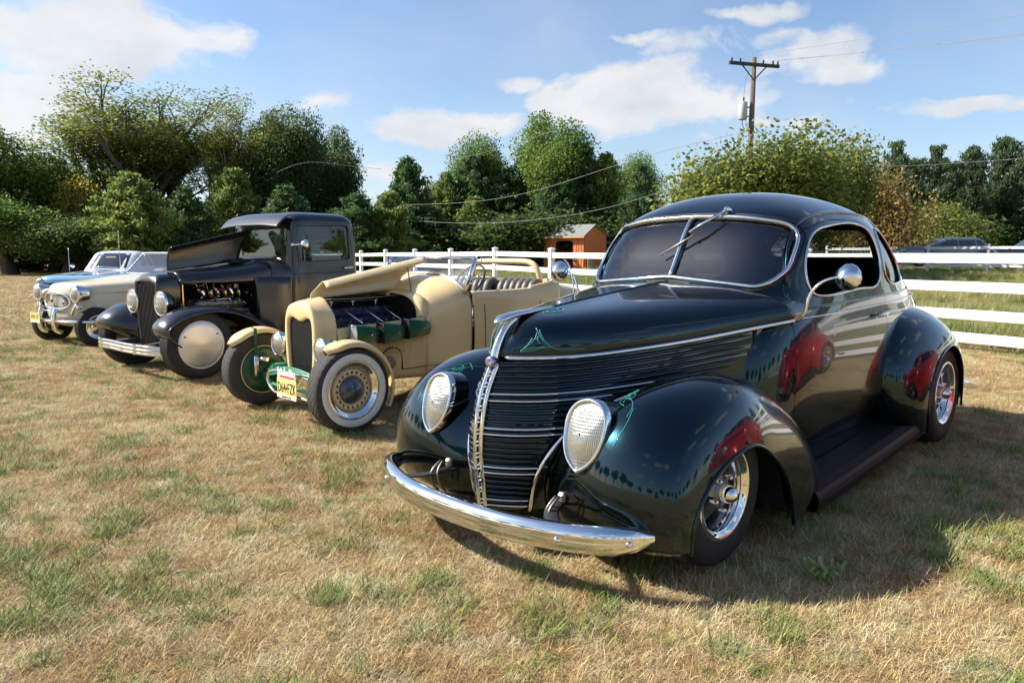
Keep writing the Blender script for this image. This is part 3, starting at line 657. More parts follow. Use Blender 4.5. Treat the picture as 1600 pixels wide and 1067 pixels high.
reg('broadA', broadleaf(1, 38000, .0125, .16, 1.0, 0, 90, .08)); reg('broadB', broadleaf(2, 38000, .0125, .13, 1.1, 0, 90, .08)); reg('airyA', broadleaf(5, 42000, .0066, .17, .52, .9, 600, .20, 'palebark', 8, 4)); reg('airyB', broadleaf(8, 30000, .0075, .22, .46, .9, 600, .20, 'palebark', 6, 4))
reg('pineA', conifer(11, 17000, .017, 1.0)); reg('pineB', conifer(12, 16000, .018, .85, .12, .4, 20)); reg('pineC', conifer(13, 16000, .017, .7, .16, .5, 17)); reg('cedar', conifer(14, 9000, .018, .8, .30, .6, 15, .02)); reg('cedarB', conifer(15, 5200, .019, .65, .42, .8, 12))
reg('bushA', broadleaf(21, 24000, .022, .07, 1.3, 0, 80, .02)); reg('bushB', broadleaf(22, 15000, .026, .06, 1.3, 0, 80, .02)); reg('bushC', broadleaf(23, 7000, .038, .06, 1.3, 0, 80, .02)); reg('farA', broadleaf(24, 5000, .042, .2, 1.1, 0, 80)); reg('farP', conifer(25, 4000, .04, .9))
crown_cache = {}
def tree(name, kind, leaf, px, top, wpx, d, label, cat='tree', group=None, rz=None, x=None):
    me, trd, bark = PROTO[kind]; key = (kind, leaf)
    if key not in crown_cache:
        c = me.copy(); c.materials.clear(); c.materials.append(LM[leaf]); crown_cache[key] = c
    X = (px-800)/FPX*d if x is None else x; z = float(hgt(X, d)); H_ = CAMH+(HORIZON-top)/FPX*d-z if top is not None else wpx; W_ = wpx/FPX*d if top is not None else wpx
    root = thing(name, label, cat, (X, d, z-.02), (px*7.3) % 6.28 if rz is None else rz, group); root.scale = (W_*1.08, W_*1.08, H_)
    for nm, dat in (('trunk', trd), ('crown', crown_cache[key])):
        o = bpy.data.objects.new(nm, dat); COL.objects.link(o); o.parent = root
    return root
WG = 'trees along the edge of the field'
T_ = [
 ('maple_tree', 'broadA', 'green', 5, 202, 200, 50, 'rounded green tree at the far left edge behind the ivory convertible'),
 ('broadleaf_tree', 'broadB', 'green', 765, 222, 120, 65, 'green leafy tree filling the gap left of the highest tree'), ('broadleaf_tree', 'broadA', 'green', 888, 236, 130, 66, 'green leafy tree filling the gap right of the highest tree'), ('broadleaf_tree', 'broadB', 'green', 958, 244, 110, 66, 'green leafy tree between the last tall pines of the middle stand'), ('broadleaf_tree', 'broadA', 'olive', 690, 290, 120, 64, 'olive leafy tree right of the lone pointed pine'),
 ('leafy_shrub', 'bushA', 'green', 22, 300, 170, 47, 'green shrub filling the foot of the rounded tree at the left edge'), ('leafy_shrub', 'bushA', 'dark', 105, 338, 130, 46, 'dark shrub behind the front of the blue and white car'),
 ('cedar_tree', 'cedar', 'cedar', 1420, 246, 90, 65, 'cedar set back behind the grey SUV, between two taller ones'), ('cedar_tree', 'cedar', 'cedar', 1478, 250, 90, 66, 'shorter cedar set back above the gap between the parked SUVs'),
 ('broadleaf_tree', 'broadB', 'dark', 85, 250, 120, 55, 'dark tree between the rounded green one and the tall spreading one'),
 ('spreading_tree', 'airyA', 'olive', 212, 152, 270, 60, 'tallest tree at left, wide crown of thin olive leaves on fanned bare limbs'),
 ('spreading_tree', 'airyB', 'olive', 352, 172, 175, 58, 'thin-leaved yellowing tree just right of the tallest tree, sky between its limbs'),
 ('broadleaf_tree', 'broadB', 'olive', 415, 205, 130, 63, 'yellowing tree between the airy one and the dark willowy one'),
 ('willowy_tree', 'broadB', 'dark', 470, 188, 150, 60, 'left half of the dark willowy pair above the pickup cab'), ('willowy_tree', 'broadA', 'dark', 548, 208, 130, 62, 'right half of the dark willowy pair above the pickup cab'),
 ('young_pine', 'pineB', 'pinelight', 214, 268, 150, 46, 'feathery light green pine in front of the tallest tree'), ('golden_shrub', 'bushB', 'gold', 128, 282, 100, 52, 'golden shrub left of the feathery light green pine'),
 ('pine_tree', 'pineA', 'pine', 298, 290, 120, 49, 'dark pine behind the raised hood of the pickup'), ('pine_tree', 'pineB', 'pinelight', 372, 262, 130, 52, 'lighter pine behind the front of the pickup roof'), ('pine_tree', 'pineA', 'pine', 452, 288, 140, 50, 'dark pine behind the middle of the pickup roof'),
 ('pine_tree', 'pineC', 'pine', 562, 300, 130, 49, 'low pine just right of the pickup cab'), ('pine_tree', 'pineB', 'pine', 640, 246, 112, 56, 'lone pointed pine with a gap of sky on each side'), ('pine_tree', 'pineC', 'pinelight', 612, 296, 110, 50, 'pale low pine at the foot of the lone pointed one'),
 ('pine_tree', 'pineA', 'pinelight', 700, 268, 110, 60, 'light pine at the left end of the middle pine stand'), ('pine_tree', 'pineC', 'pine', 742, 236, 130, 61, 'second tall pine of the middle stand, left of the highest tree'), ('oak_tree', 'broadA', 'green', 828, 186, 160, 62, 'highest tree of the middle stand, broad rounded green top'),
 ('pine_tree', 'pineB', 'pine', 790, 262, 125, 61, 'pine in front of the highest tree of the middle stand'), ('pine_tree', 'pineA', 'pine', 868, 262, 120, 57, 'pine to the left above the orange shed'), ('pine_tree', 'pineC', 'pine', 905, 220, 125, 60, 'broad tall pine above the orange shed'), ('pine_tree', 'pineB', 'pinelight', 942, 240, 110, 59, 'light tall pine right of the shed'),
 ('pine_tree', 'pineA', 'pine', 998, 256, 95, 55, 'last pine on the right of the middle stand beside the coupe roof'), ('pine_tree', 'pineB', 'pine', 978, 300, 90, 56, 'low pine in front of the last one of the middle stand'), ('pine_tree', 'pineA', 'pinelight', 742, 306, 120, 58, 'small pale pine behind the roadster windshield'), ('pine_tree', 'pineC', 'pine', 672, 320, 110, 55, 'small dark pine behind the roadster raised hood'),
 ('leafy_tree', 'bushA', 'olive', 1175, 210, 220, 33, 'big leafy tree behind the coupe roof at the foot of the utility pole'), ('leafy_tree', 'bushB', 'olive', 1082, 268, 95, 36, 'small leafy tree left of the big one behind the coupe roof'), ('leafy_tree', 'bushA', 'olive', 1268, 222, 165, 38, 'olive leafy tree joined to the big one behind the coupe roof'),
 ('turning_tree', 'bushB', 'brown', 1352, 262, 150, 44, 'brownish turning tree above the right end of the coupe roof'), ('cedar_tree', 'cedar', 'cedar', 1318, 240, 90, 60, 'cedar rising behind the brownish tree'), ('cedar_tree', 'cedarB', 'cedar', 1388, 222, 100, 62, 'ragged tall cedar left of the group at right'),
 ('cedar_tree', 'cedarB', 'cedar', 1450, 228, 95, 61, 'bare-stemmed cedar with sky round its top above the grey SUV'), ('cedar_tree', 'cedar', 'cedar', 1505, 226, 95, 60, 'cedar above the gap between the two parked SUVs'), ('cedar_tree', 'cedar', 'cedar', 1552, 212, 100, 62, 'cedar above the black SUV'), ('cedar_tree', 'pineB', 'cedar', 1602, 208, 110, 60, 'tallest cedar, cut by the right edge'),
 ('broadleaf_tree', 'broadB', 'dark', 1420, 305, 120, 64, 'low dark tree behind the grey SUV'), ('broadleaf_tree', 'broadA', 'cedar', 1540, 296, 130, 65, 'low dark tree behind the black SUV'), ('broadleaf_tree', 'broadB', 'green', 1620, 280, 120, 62, 'green tree at the right edge behind the black SUV'), ('golden_shrub', 'bushB', 'olive', 1462, 318, 130, 56, 'golden bush above and between the parked SUVs'),
]
for t_ in T_: tree(*t_, group=WG)
r2 = random.Random(9)
for k in range(30):
    px = -60+38*k; kind, leaf = r2.choice([('bushC', 'dark'), ('bushC', 'green'), ('farP', 'pine'), ('bushC', 'olive')])
    tree('undergrowth_bush', kind, leaf, px, r2.uniform(320, 360), r2.uniform(110, 150), r2.uniform(53, 60), ('%s %s at the foot of the trees %s' % ({'dark': 'dark', 'green': 'green', 'pine': 'needle-leaved', 'olive': 'olive'}[leaf], 'seedling pine' if kind == 'farP' else 'bush', next(w_ for lim, w_ in ((40, 'at the left edge'), (130, 'behind the blue and white car'), (260, 'behind the ivory convertible'), (400, 'behind the pickup hood'), (560, 'behind the pickup cab'), (700, 'behind the roadster hood'), (840, 'left of the orange shed'), (960, 'behind the orange shed'), (9999, 'beside the coupe roof')) if px < lim))), 'bush', 'undergrowth bushes below the trees')
for k in range(9):
    tree('undergrowth_bush', 'bushC', 'dark', 1330+42*k, r2.uniform(335, 352), 120, r2.uniform(60, 64), 'dark bush at the foot of the cedars ' + ['left of the grey SUV', 'behind the left half of the grey SUV', 'behind the right half of the grey SUV', 'in the gap between the parked SUVs', 'behind the front of the black SUV', 'behind the middle of the black SUV', 'behind the tail of the black SUV', 'just outside the right edge', 'farthest right, outside the frame'][k], 'bush', 'bushes below the cedars')
# trees all round the field, which show as reflections in the paint
for k in range(26):
    a = R(50+10.4*k); dd = r2.uniform(55, 75); kind, leaf = r2.choice([('farA', 'green'), ('farA', 'dark'), ('farP', 'pine'), ('farA', 'olive')]); h_ = r2.uniform(9, 14)
    me, trd, bark = PROTO[kind]; o_ = tree('field_tree', kind, leaf, 0, None, h_, dd*math.cos(a), 'tree on the unseen side of the field, mirrored in the car paint', 'tree', 'trees round the rest of the field', rz=k*1.7, x=dd*math.sin(a)); o_.scale = (h_*.8, h_*.8, h_)
def wood_mass():
    r_ = np.random.default_rng(77); n_ = 42000; px = r_.uniform(-250, 1060, n_); d = r_.uniform(62, 70, n_); top = 4.2+2.2*vnoise(px*.05+9, d*0+3, 1, 3); z = r_.uniform(0, 1, n_)**.8*top; X = (px-800)/FPX*d
    n2 = 16000; px2 = r_.uniform(1290, 1800, n2); d2 = r_.uniform(66, 74, n2); z2 = r_.uniform(0, 1, n2)*(3.4+1.6*vnoise(px2*.05, d2*0+6, 1, 4)); X = np.concatenate([X, (px2-800)/FPX*d2]); Y = np.concatenate([d, d2]); Z = np.concatenate([z, z2]); C = np.stack([X, Y, Z], 1)
    me = fast_mesh('woodland', leaves(C, .34, 5), 4, r_.uniform(0, .8, len(C)), [LM['dark']]); o = bpy.data.objects.new('woodland', me); COL.objects.link(o); o['kind'] = 'stuff'
wood_mass()
# ================================================================ fences
def fence(name, label, pts, spacing, anchor, rails, post_w, post_h, rail_h, rail_t=.042, s0=0, s1=1e9, capped=True):
    root = thing(name, label, 'fence'); P = np.array(pts, float); seg = np.linalg.norm(np.diff(P, axis=0), axis=1); cum = np.concatenate([[0], np.cumsum(seg)])
    def at(s): return np.array([np.interp(s, cum, P[:, 0]), np.interp(s, cum, P[:, 1])])
    ks = [anchor+spacing*k for k in range(-60, 80) if 0 <= anchor+spacing*k <= cum[-1]]; rr_ = random.Random(3)
    pm = MB(); w_ = post_w/2; pm.box((0, 0, post_h/2-.1), (post_w, post_w, post_h+.2), bev=.008); pmesh = None
    cm = MB(); cm.add([(-w_-.012, -w_-.012, 0), (w_+.012, -w_-.012, 0), (w_+.012, w_+.012, 0), (-w_-.012, w_+.012, 0), (-w_-.012, -w_-.012, .02), (w_+.012, -w_-.012, .02), (w_+.012, w_+.012, .02), (-w_-.012, w_+.012, .02), (0, 0, .055)], [(0, 3, 2, 1), (0, 1, 5, 4), (1, 2, 6, 5), (2, 3, 7, 6), (3, 0, 4, 7), (4, 5, 8), (5, 6, 8), (6, 7, 8), (7, 4, 8)], smooth=False)
    po = pm.build('post', 'vinyl', root, car=False); co = cm.build('post_cap', 'vinyl', po, car=False); co.location = (0, 0, post_h); first = True
    rmeshes = {}
    for i, s in enumerate(ks):
        a = at(s); z = float(hgt(*a)); dirv = at(s+.1)-at(s-.1); ang = math.atan2(dirv[1], dirv[0])
        if first: p = po; first = False
        else: p = copy_tree(po, root)
        p.location = (a[0], a[1], z); p.rotation_euler = (rr_.uniform(-.006, .006), rr_.uniform(-.006, .006), ang)
        if i+1 < len(ks):
            b = at(ks[i+1]); zb = float(hgt(*b)); Ln = float(np.linalg.norm(b-a)); key = round(Ln-post_w*.8, 2)
            for q in rails:
                if key not in rmeshes:
                    rm = MB(); rm.box((0, 0, 0), (key, rail_t, rail_h), bev=.006); o = rm.build('rail', 'vinyl', root, car=False); rmeshes[key] = o.data
                else: o = bpy.data.objects.new('rail', rmeshes[key]); COL.objects.link(o); o.parent = root
                o.location = ((a[0]+b[0])/2, (a[1]+b[1])/2, (z+zb)/2+q+rr_.uniform(-.006, .006)); o.rotation_euler = (0, -math.atan2(zb-z, Ln), math.atan2(b[1]-a[1], b[0]-a[0]))
    return root
A0 = np.array([6.1, 9.8]); dF = np.array([-5.1, 8.8])/10.17
pF = [tuple(A0-dF*34), tuple(A0-dF*10), tuple(A0), tuple(A0+dF*34)]
fence('white_fence', 'white four-rail fence running behind the cars from the right foreground', pF, 2.94, 34+10.2, (.16, .46, .835, 1.215), .125, 1.36, .135)
fence('paddock_fence', 'thinner white fence farther off, in front of the parked SUVs and the shed', [(38, 17), (30.4, 27.2), (23.6, 36.6), (6.6, 60), (-12, 99)], 2.85, 24.4, (.35, .80, 1.24), .12, 1.38, .13)
# short ramp rails beside the shed
g = thing('gate_rails', 'pair of sloping white rails left of the shed opening', 'gate')
for dz in (0, -.45):
    m = MB(); m.tube([(1.2, 56, 1.55+dz), (2.5, 52.6, 2.25+dz)], .06, 4); m.build('rail', 'vinyl', g, car=False)
# ================================================================ shed
sh = thing('orange_shed', 'small orange board run-in shed with grey green roof and arched opening', 'shed', (4.87, 50, .22), math.atan2(2.0, -2.67))
# local x along the front (to the left), local y: depth is -y
W_, D_, He, Hr = 3.3, 3.0, 2.36, 3.0
op = [(.0, 0), (.0, He), (W_, He), (W_, 0), (2.32, 0)]+[tuple(p) for p in rpoly([(2.32, 1.0), (2.32, 1.98), (.88, 1.98), (.88, 1.0)], r=[.01, .34, .34, .01], n=6)]+[(.88, 0)]
m = MB(); m.prism(op, -.04, 0, axis=1); m.build('front_wall', 'orange', sh, car=False)
gab = [(0, 0), (0, He), (-D_*.42, Hr), (-D_, He), (-D_, 0)]
for x_ in (0, W_-.04): m = MB(); m.prism(gab, x_, x_+.04, axis=0); m.build('gable_wall', 'orange', sh, car=False)
m = MB(); m.prism([(0, 0), (0, He), (W_, He), (W_, 0)], -D_, -D_+.04, axis=1); m.build('back_wall', 'orange', sh, car=False)
m = MB()
for k in range(17):
    x_ = .06+k*(W_-.1)/16
    if 1.9 > 0: m.box((x_, .012, He/2 if (x_ < .84 or x_ > 2.36) else (2.0+He)/2), (.035, .022, He-.02 if (x_ < .84 or x_ > 2.36) else He-2.02))
for k in range(15):
    y_ = -.1-k*(D_-.2)/14; hz_ = He+(Hr-He)*(1-abs(-y_-D_*.42)/(D_*.42 if -y_ < D_*.42 else D_*.58)); m.box((-.012, y_, hz_/2), (.022, .035, hz_-.02))
o = m.build('battens', 'orange', sh, car=False); o['kind'] = 'stuff'
for nm, y0, y1, z0, z1 in (('roof_slope', .28, -D_*.42, He-.13, Hr+.06), ('roof_slope', -D_*.42, -D_-.22, Hr+.06, He-.11)):
    m = MB(); m.add([(-.15, y0, z0), (W_+.15, y0, z0), (W_+.15, y1, z1), (-.15, y1, z1), (-.15, y0, z0+.05), (W_+.15, y0, z0+.05), (W_+.15, y1, z1+.05), (-.15, y1, z1+.05)], [(0, 1, 2, 3), (7, 6, 5, 4), (0, 4, 5, 1), (1, 5, 6, 2), (2, 6, 7, 3), (3, 7, 4, 0)], smooth=False); m.build(nm, 'shingle', sh, car=False)
m = MB(); m.box((W_/2, .30, He-.15), (W_+.32, .03, .12)); m.build('fascia', 'orangetrim', sh, car=False)
m = MB(); m.box((W_/2, -D_/2, .01), (W_-.1, D_-.1, .02)); m.build('shed_floor', 'dark', sh, car=False)
m = MB(); m.prism([(0, 0), (0, 1.15), (-.9, .35), (-.9, 0)], -.30, -.26, axis=0); wb = m.build('wing_board', 'greyboard', sh, car=False)
# ================================================================ pole and wires
PX, PY = (1164-800)/FPX*34, 34.0
pole = thing('utility_pole', 'wooden utility pole with crossarm and grey transformer rising behind the leafy tree', 'utility pole', (PX, PY, 0))
m = MB(); m.tube([(0, 0, -.3), (-.02, 0, 5), (.02, 0, 9.95)], [.17, .14, .10], 12); m.build('post', 'wood', pole, car=False)
ca = math.atan2(1.2, 2.1); cx_, sx_ = math.cos(ca), math.sin(ca); m = MB(); m.box((0, -.12, 9.62), (2.55, .11, .14), rot=Matrix.Rotation(ca*.55, 3, 'Z'), bev=.01); ar = m.build('crossarm', 'darkwood', pole, car=False)
c5, s5 = math.cos(ca*.55), math.sin(ca*.55); ends = []
for q in (-1.15, -.72, .45, .95, 1.2):
    m = MB(); m.lathe([(0, .03), (.04, .05), (.07, .03), (.10, .055), (.13, .035), (.16, .03), (.17, 0)], c=(q*c5, -.12+q*s5, 9.69), axis=(0, 0, 1), seg=10); m.build('insulator', 'porcelain', ar, car=False); ends.append((PX+q*c5, PY-.12+q*s5, 9.86))
for q in (-.62, .62): m = MB(); m.tube([(q*c5, -.12+q*s5, 9.57), (0, -.12, 8.95)], .028, 6); m.build('brace', 'darkwood', pole, car=False)
tz = 7.25; m = MB(); m.lathe([(0, 0), (.0, .17), (.03, .19), (.72, .19), (.76, .17), (.80, .10), (.81, 0)], c=(-.42, -.06, tz), axis=(0, 0, 1), seg=20); tf = m.build('transformer', 'galv', pole, car=False)
m = MB(); m.lathe([(0, .03), (.05, .05), (.09, .03), (.13, .05), (.2, .02), (.21, 0)], c=(-.40, -.05, tz+.8), axis=(0, 0, 1), seg=10); m.build('bushing', 'porcelain', tf, car=False)
m = MB(); m.box((-.18, -.02, tz+.55), (.2, .06, .06)); m.box((-.18, -.02, tz+.15), (.2, .06, .06)); m.build('hanger', 'steel', tf, car=False)
m = MB(); m.tube(cspline([(-.42, -.05, tz), (-.40, -.08, tz-.3), (-.15, -.1, tz-.5), (.05, -.12, tz-.35)], 12), .015, 5); m.tube(cspline([(-.3, -.12, tz), (-.2, -.14, tz-.4), (0, -.16, tz-.6), (.12, -.12, tz-.5)], 12), .012, 5); m.tube([(-.40, -.06, tz+1.0), (-.36, -.05, 8.9), (-.1, -.05, 9.6)], .006, 4); m.build('drop_wires', 'gasket', tf, car=False)
def at_px(px, py, d): return np.array([(px-800)/FPX*d, d, CAMH+(HORIZON-py)/FPX*d])
def wire(pts, r, label, cat='power line', mt='wire'):
    m = MB(); m.tube(cspline(np.array(pts), 50), r, 5); o = m.build('power_line', mt, None, car=False); tag(o, label, cat, 'overhead wires'); return o
base_w = np.array([PX-.1, PY-.15, 6.75])
wire([base_w, at_px(1000, 250, 38), at_px(830, 302, 43), at_px(700, 320, 48), at_px(570, 321, 54)], .012, 'cable sagging left from the pole across the middle pines, the upper of two')
wire([at_px(1060, 292, 36), at_px(960, 323, 38), at_px(850, 343, 41), at_px(740, 350, 45), at_px(640, 345, 50)], .011, 'lower cable sagging in front of the middle pines just above the shed')
wire([ends[4], at_px(1370, 92, 27), at_px(1620, 66, 20)], .008, 'wire from the right end of the crossarm to the right edge, lowest of three')
wire([ends[3], at_px(1390, 90, 27), at_px(1620, 62, 20.5)], .008, 'wire from the crossarm to the right edge, middle of three')
wire([ends[1], at_px(1360, 72, 27), at_px(1620, 34, 20)], .008, 'wire from the crossarm to the right edge, highest of three')
wire([np.array([PX, PY-.15, 7.0]), at_px(1300, 263, 40), at_px(1450, 261, 38), at_px(1620, 249, 35)], .012, 'bright cable crossing in front of the cedars at right')
wire([at_px(440, 273, 44), at_px(480, 259, 44), at_px(540, 262, 44), at_px(600, 268, 44)], .010, 'short bright cable in front of the willowy trees')
wire([at_px(700, 255, 44), at_px(780, 238, 42), at_px(870, 208, 40)], .008, 'faint wire rising past the highest tree of the middle stand')
# ================================================================ wheels
def make_wheel(parent, c, side, Rt, wd, rr, style, tyremat='rubber', seg=64, tread=False, whitewall=False, steer=0.0):
    wlo = part('wheel', parent); wlo.location = (-c[0], c[1], c[2]); wlo.rotation_euler = (0, 0, R(steer)); s = side
    h = Rt-rr; pr = [(-.40, 0, -.01), (-.47, .12, 0), (-.50, .42, 0), (-.485, .68, 0), (-.44, .86, 0), (-.38, .955, 0), (-.30, .985, 0)]
    P = [(a*wd, rr+b*h+e) for a, b, e in pr]
    mid = []
    for k in range(-4, 5):
        y = k/4*.27*wd; mid += [(y-.018*wd, Rt), (y+.018*wd, Rt)] if not tread else [(y, Rt)]
        if k < 4 and not tread: mid += [(y+.024*wd, Rt-.006), (y+.043*wd, Rt-.006)]
    prof = P+mid+[(-a, b) for a, b in P[::-1]]
    mb = MB(); mb.lathe(prof, seg=seg if not tread else 156)
    if tread:
        sg = 156; V = mb.v[0].reshape(len(prof), sg, 3)
        for i in range(len(P)-2, len(prof)-len(P)+2):
            for j in range(sg):
                if (j+[0, 2, 1, 3, 0, 2, 1, 3][i % 8]) % 4 < 1: V[i, j, [0, 2]] *= (Rt-.011)/Rt
        mb.v[0] = V.reshape(-1, 3)
    mb.build('tyre', tyremat, wlo)
    if whitewall:
        m2 = MB(); pr2 = [(.36, .02), (.475, .12), (.503, .36), (.498, .56), (.48, .60), (.46, .56)]
        m2.lathe([(s*a*wd, rr+b*h) for a, b in pr2], seg=seg); m2.build('whitewall', 'whitewall', wlo)
    if style == 'steps':
        m = MB(); a = [(.42, .012), (.475, .012), (.485, .002), (.47, -.012), (.40, -.018), (.385, -.026), (.36, -.03), (.345, -.022), (.33, -.026), (.26, -.03), (.20, -.034), (-.1, -.05), (-.2, -.04)]
        m.lathe([(s*x*wd, rr+y) for x, y in a], seg=seg); m.build('rim', 'chrome', wlo)
        d = MB(); r0 = rr-.045
        for k in range(5):
            t = 2*math.pi*k/5+.3
            ca, sa = math.cos(t), math.sin(t)
            def pt(r_, w_, y): return (ca*r_-sa*w_, s*y, sa*r_+ca*w_)
            Q = [pt(.03, -.022, .075), pt(.03, .022, .075), pt(r0, .030, .02), pt(r0, -.030, .02), pt(.03, -.03, .02), pt(.03, .03, .02), pt(r0, .036, -.02), pt(r0, -.036, -.02)]
            d.add(Q, [(0, 1, 2, 3), (4, 7, 6, 5), (0, 4, 5, 1), (1, 5, 6, 2), (2, 6, 7, 3), (3, 7, 4, 0)], smooth=False)
        d.lathe([(s*-.02, .05), (s*.05, .058), (s*.078, .05), (s*.08, .0)], seg=24)
        d.build('spokes', 'alugrey', wlo)
        d = MB(); d.lathe([(s*-.03, r0+.005), (s*-.028, .02)], seg=32); d.build('brake_drum', 'dark', wlo)
        d = MB(); d.lathe([(s*.075, .04), (s*.10, .038), (s*.125, .030), (s*.137, .015), (s*.14, 0)], seg=24); d.build('hub_cap', 'chrome', wlo)
        for k in range(5):
            t = 2*math.pi*(k+.5)/5+.3; d = MB(); d.lathe([(s*.05, .009), (s*.088, .009), (s*.093, .004), (s*.094, 0)], c=(math.cos(t)*.07, 0, math.sin(t)*.07), seg=8); d.build('wheel_nut', 'chrome', wlo)
    elif style == 'moon':
        m = MB(); m.lathe([(s*.38*wd, rr+.012), (s*.47*wd, rr+.012), (s*.475*wd, rr+.004), (s*.45*wd, rr-.002)], seg=seg); m.build('rim', 'alu', wlo)
        m = MB(); m.lathe([(s*.455*wd, rr+.003), (s*.475*wd, rr-.004), (s*.50*wd, rr*.8), (s*.56*wd, rr*.5), (s*.63*wd, rr*.12), (s*.635*wd, 0)], seg=seg); m.build('wheel_disc', 'alu', wlo)
        for k in range(3):
            t = 2*math.pi*k/3+.55; b = MB(); b.lathe([(s*.45*wd, .010), (s*.515*wd, .010), (s*.52*wd, 0)], c=(math.cos(t)*rr*.84, 0, math.sin(t)*rr*.84), seg=12); b.build('fastener', 'steel', wlo)
    elif style == 'holes':
        m = MB(); m.lathe([(s*x*wd, rr+y) for x, y in [(.40, .012), (.46, .014), (.475, .006), (.46, -.006), (.38, -.014), (.35, -.03), (.33, -.033), (.20, -.045), (.10, -.05)]], seg=seg); m.build('rim', 'chrome', wlo)
        r1 = rr-.042; m = MB(); m.lathe([(s*.12*wd, r1+.004), (s*.22*wd, r1-.002), (s*.28*wd, r1-.018), (s*.285*wd, r1-.05), (s*.22*wd, r1-.06), (s*.2*wd, .02)], seg=seg)
        m.build('wheel_disc', 'cream', wlo)
        h_ = MB(); g_ = MB()
        for k in range(20):
            t = 2*math.pi*k/20; ctr = (math.cos(t)*(r1-.032), 0, math.sin(t)*(r1-.032))
            h_.lathe([(s*.27*wd, .0085), (s*.292*wd, .0085), (s*.293*wd, 0)], c=ctr, seg=10)
            g_.lathe([(s*.27*wd, .0142), (s*.291*wd, .0142), (s*.297*wd, .0115), (s*.285*wd, .0085)], c=ctr, seg=10)
        h_.build('wheel_holes', 'dark', wlo)['kind'] = 'stuff'; g_.build('grommets', 'chrome', wlo)['kind'] = 'stuff'
        m = MB(); m.lathe([(s*.22*wd, r1-.058), (s*.33*wd, r1-.064), (s*.42*wd, r1*.42), (s*.52*wd, r1*.2), (s*.535*wd, r1*.13), (s*.56*wd, r1*.12), (s*.565*wd, 0)], seg=32); m.build('hub_cap', 'hubblue', wlo)
    elif style == 'plain':
        m = MB(); m.lathe([(s*.40*wd, rr+.008), (s*.47*wd, rr+.006), (s*.40*wd, rr-.02), (s*.25*wd, rr-.03), (s*.20*wd, rr*.6), (s*.30*wd, rr*.5), (s*.34*wd, rr*.2), (s*.36*wd, 0)], seg=32); m.build('rim', 'oldchrome', wlo)
    return wlo
M['hubblue'] = mat('dark satin hub paint', (0.09, 0.10, 0.14), 0.3, 0.5, 0.5)
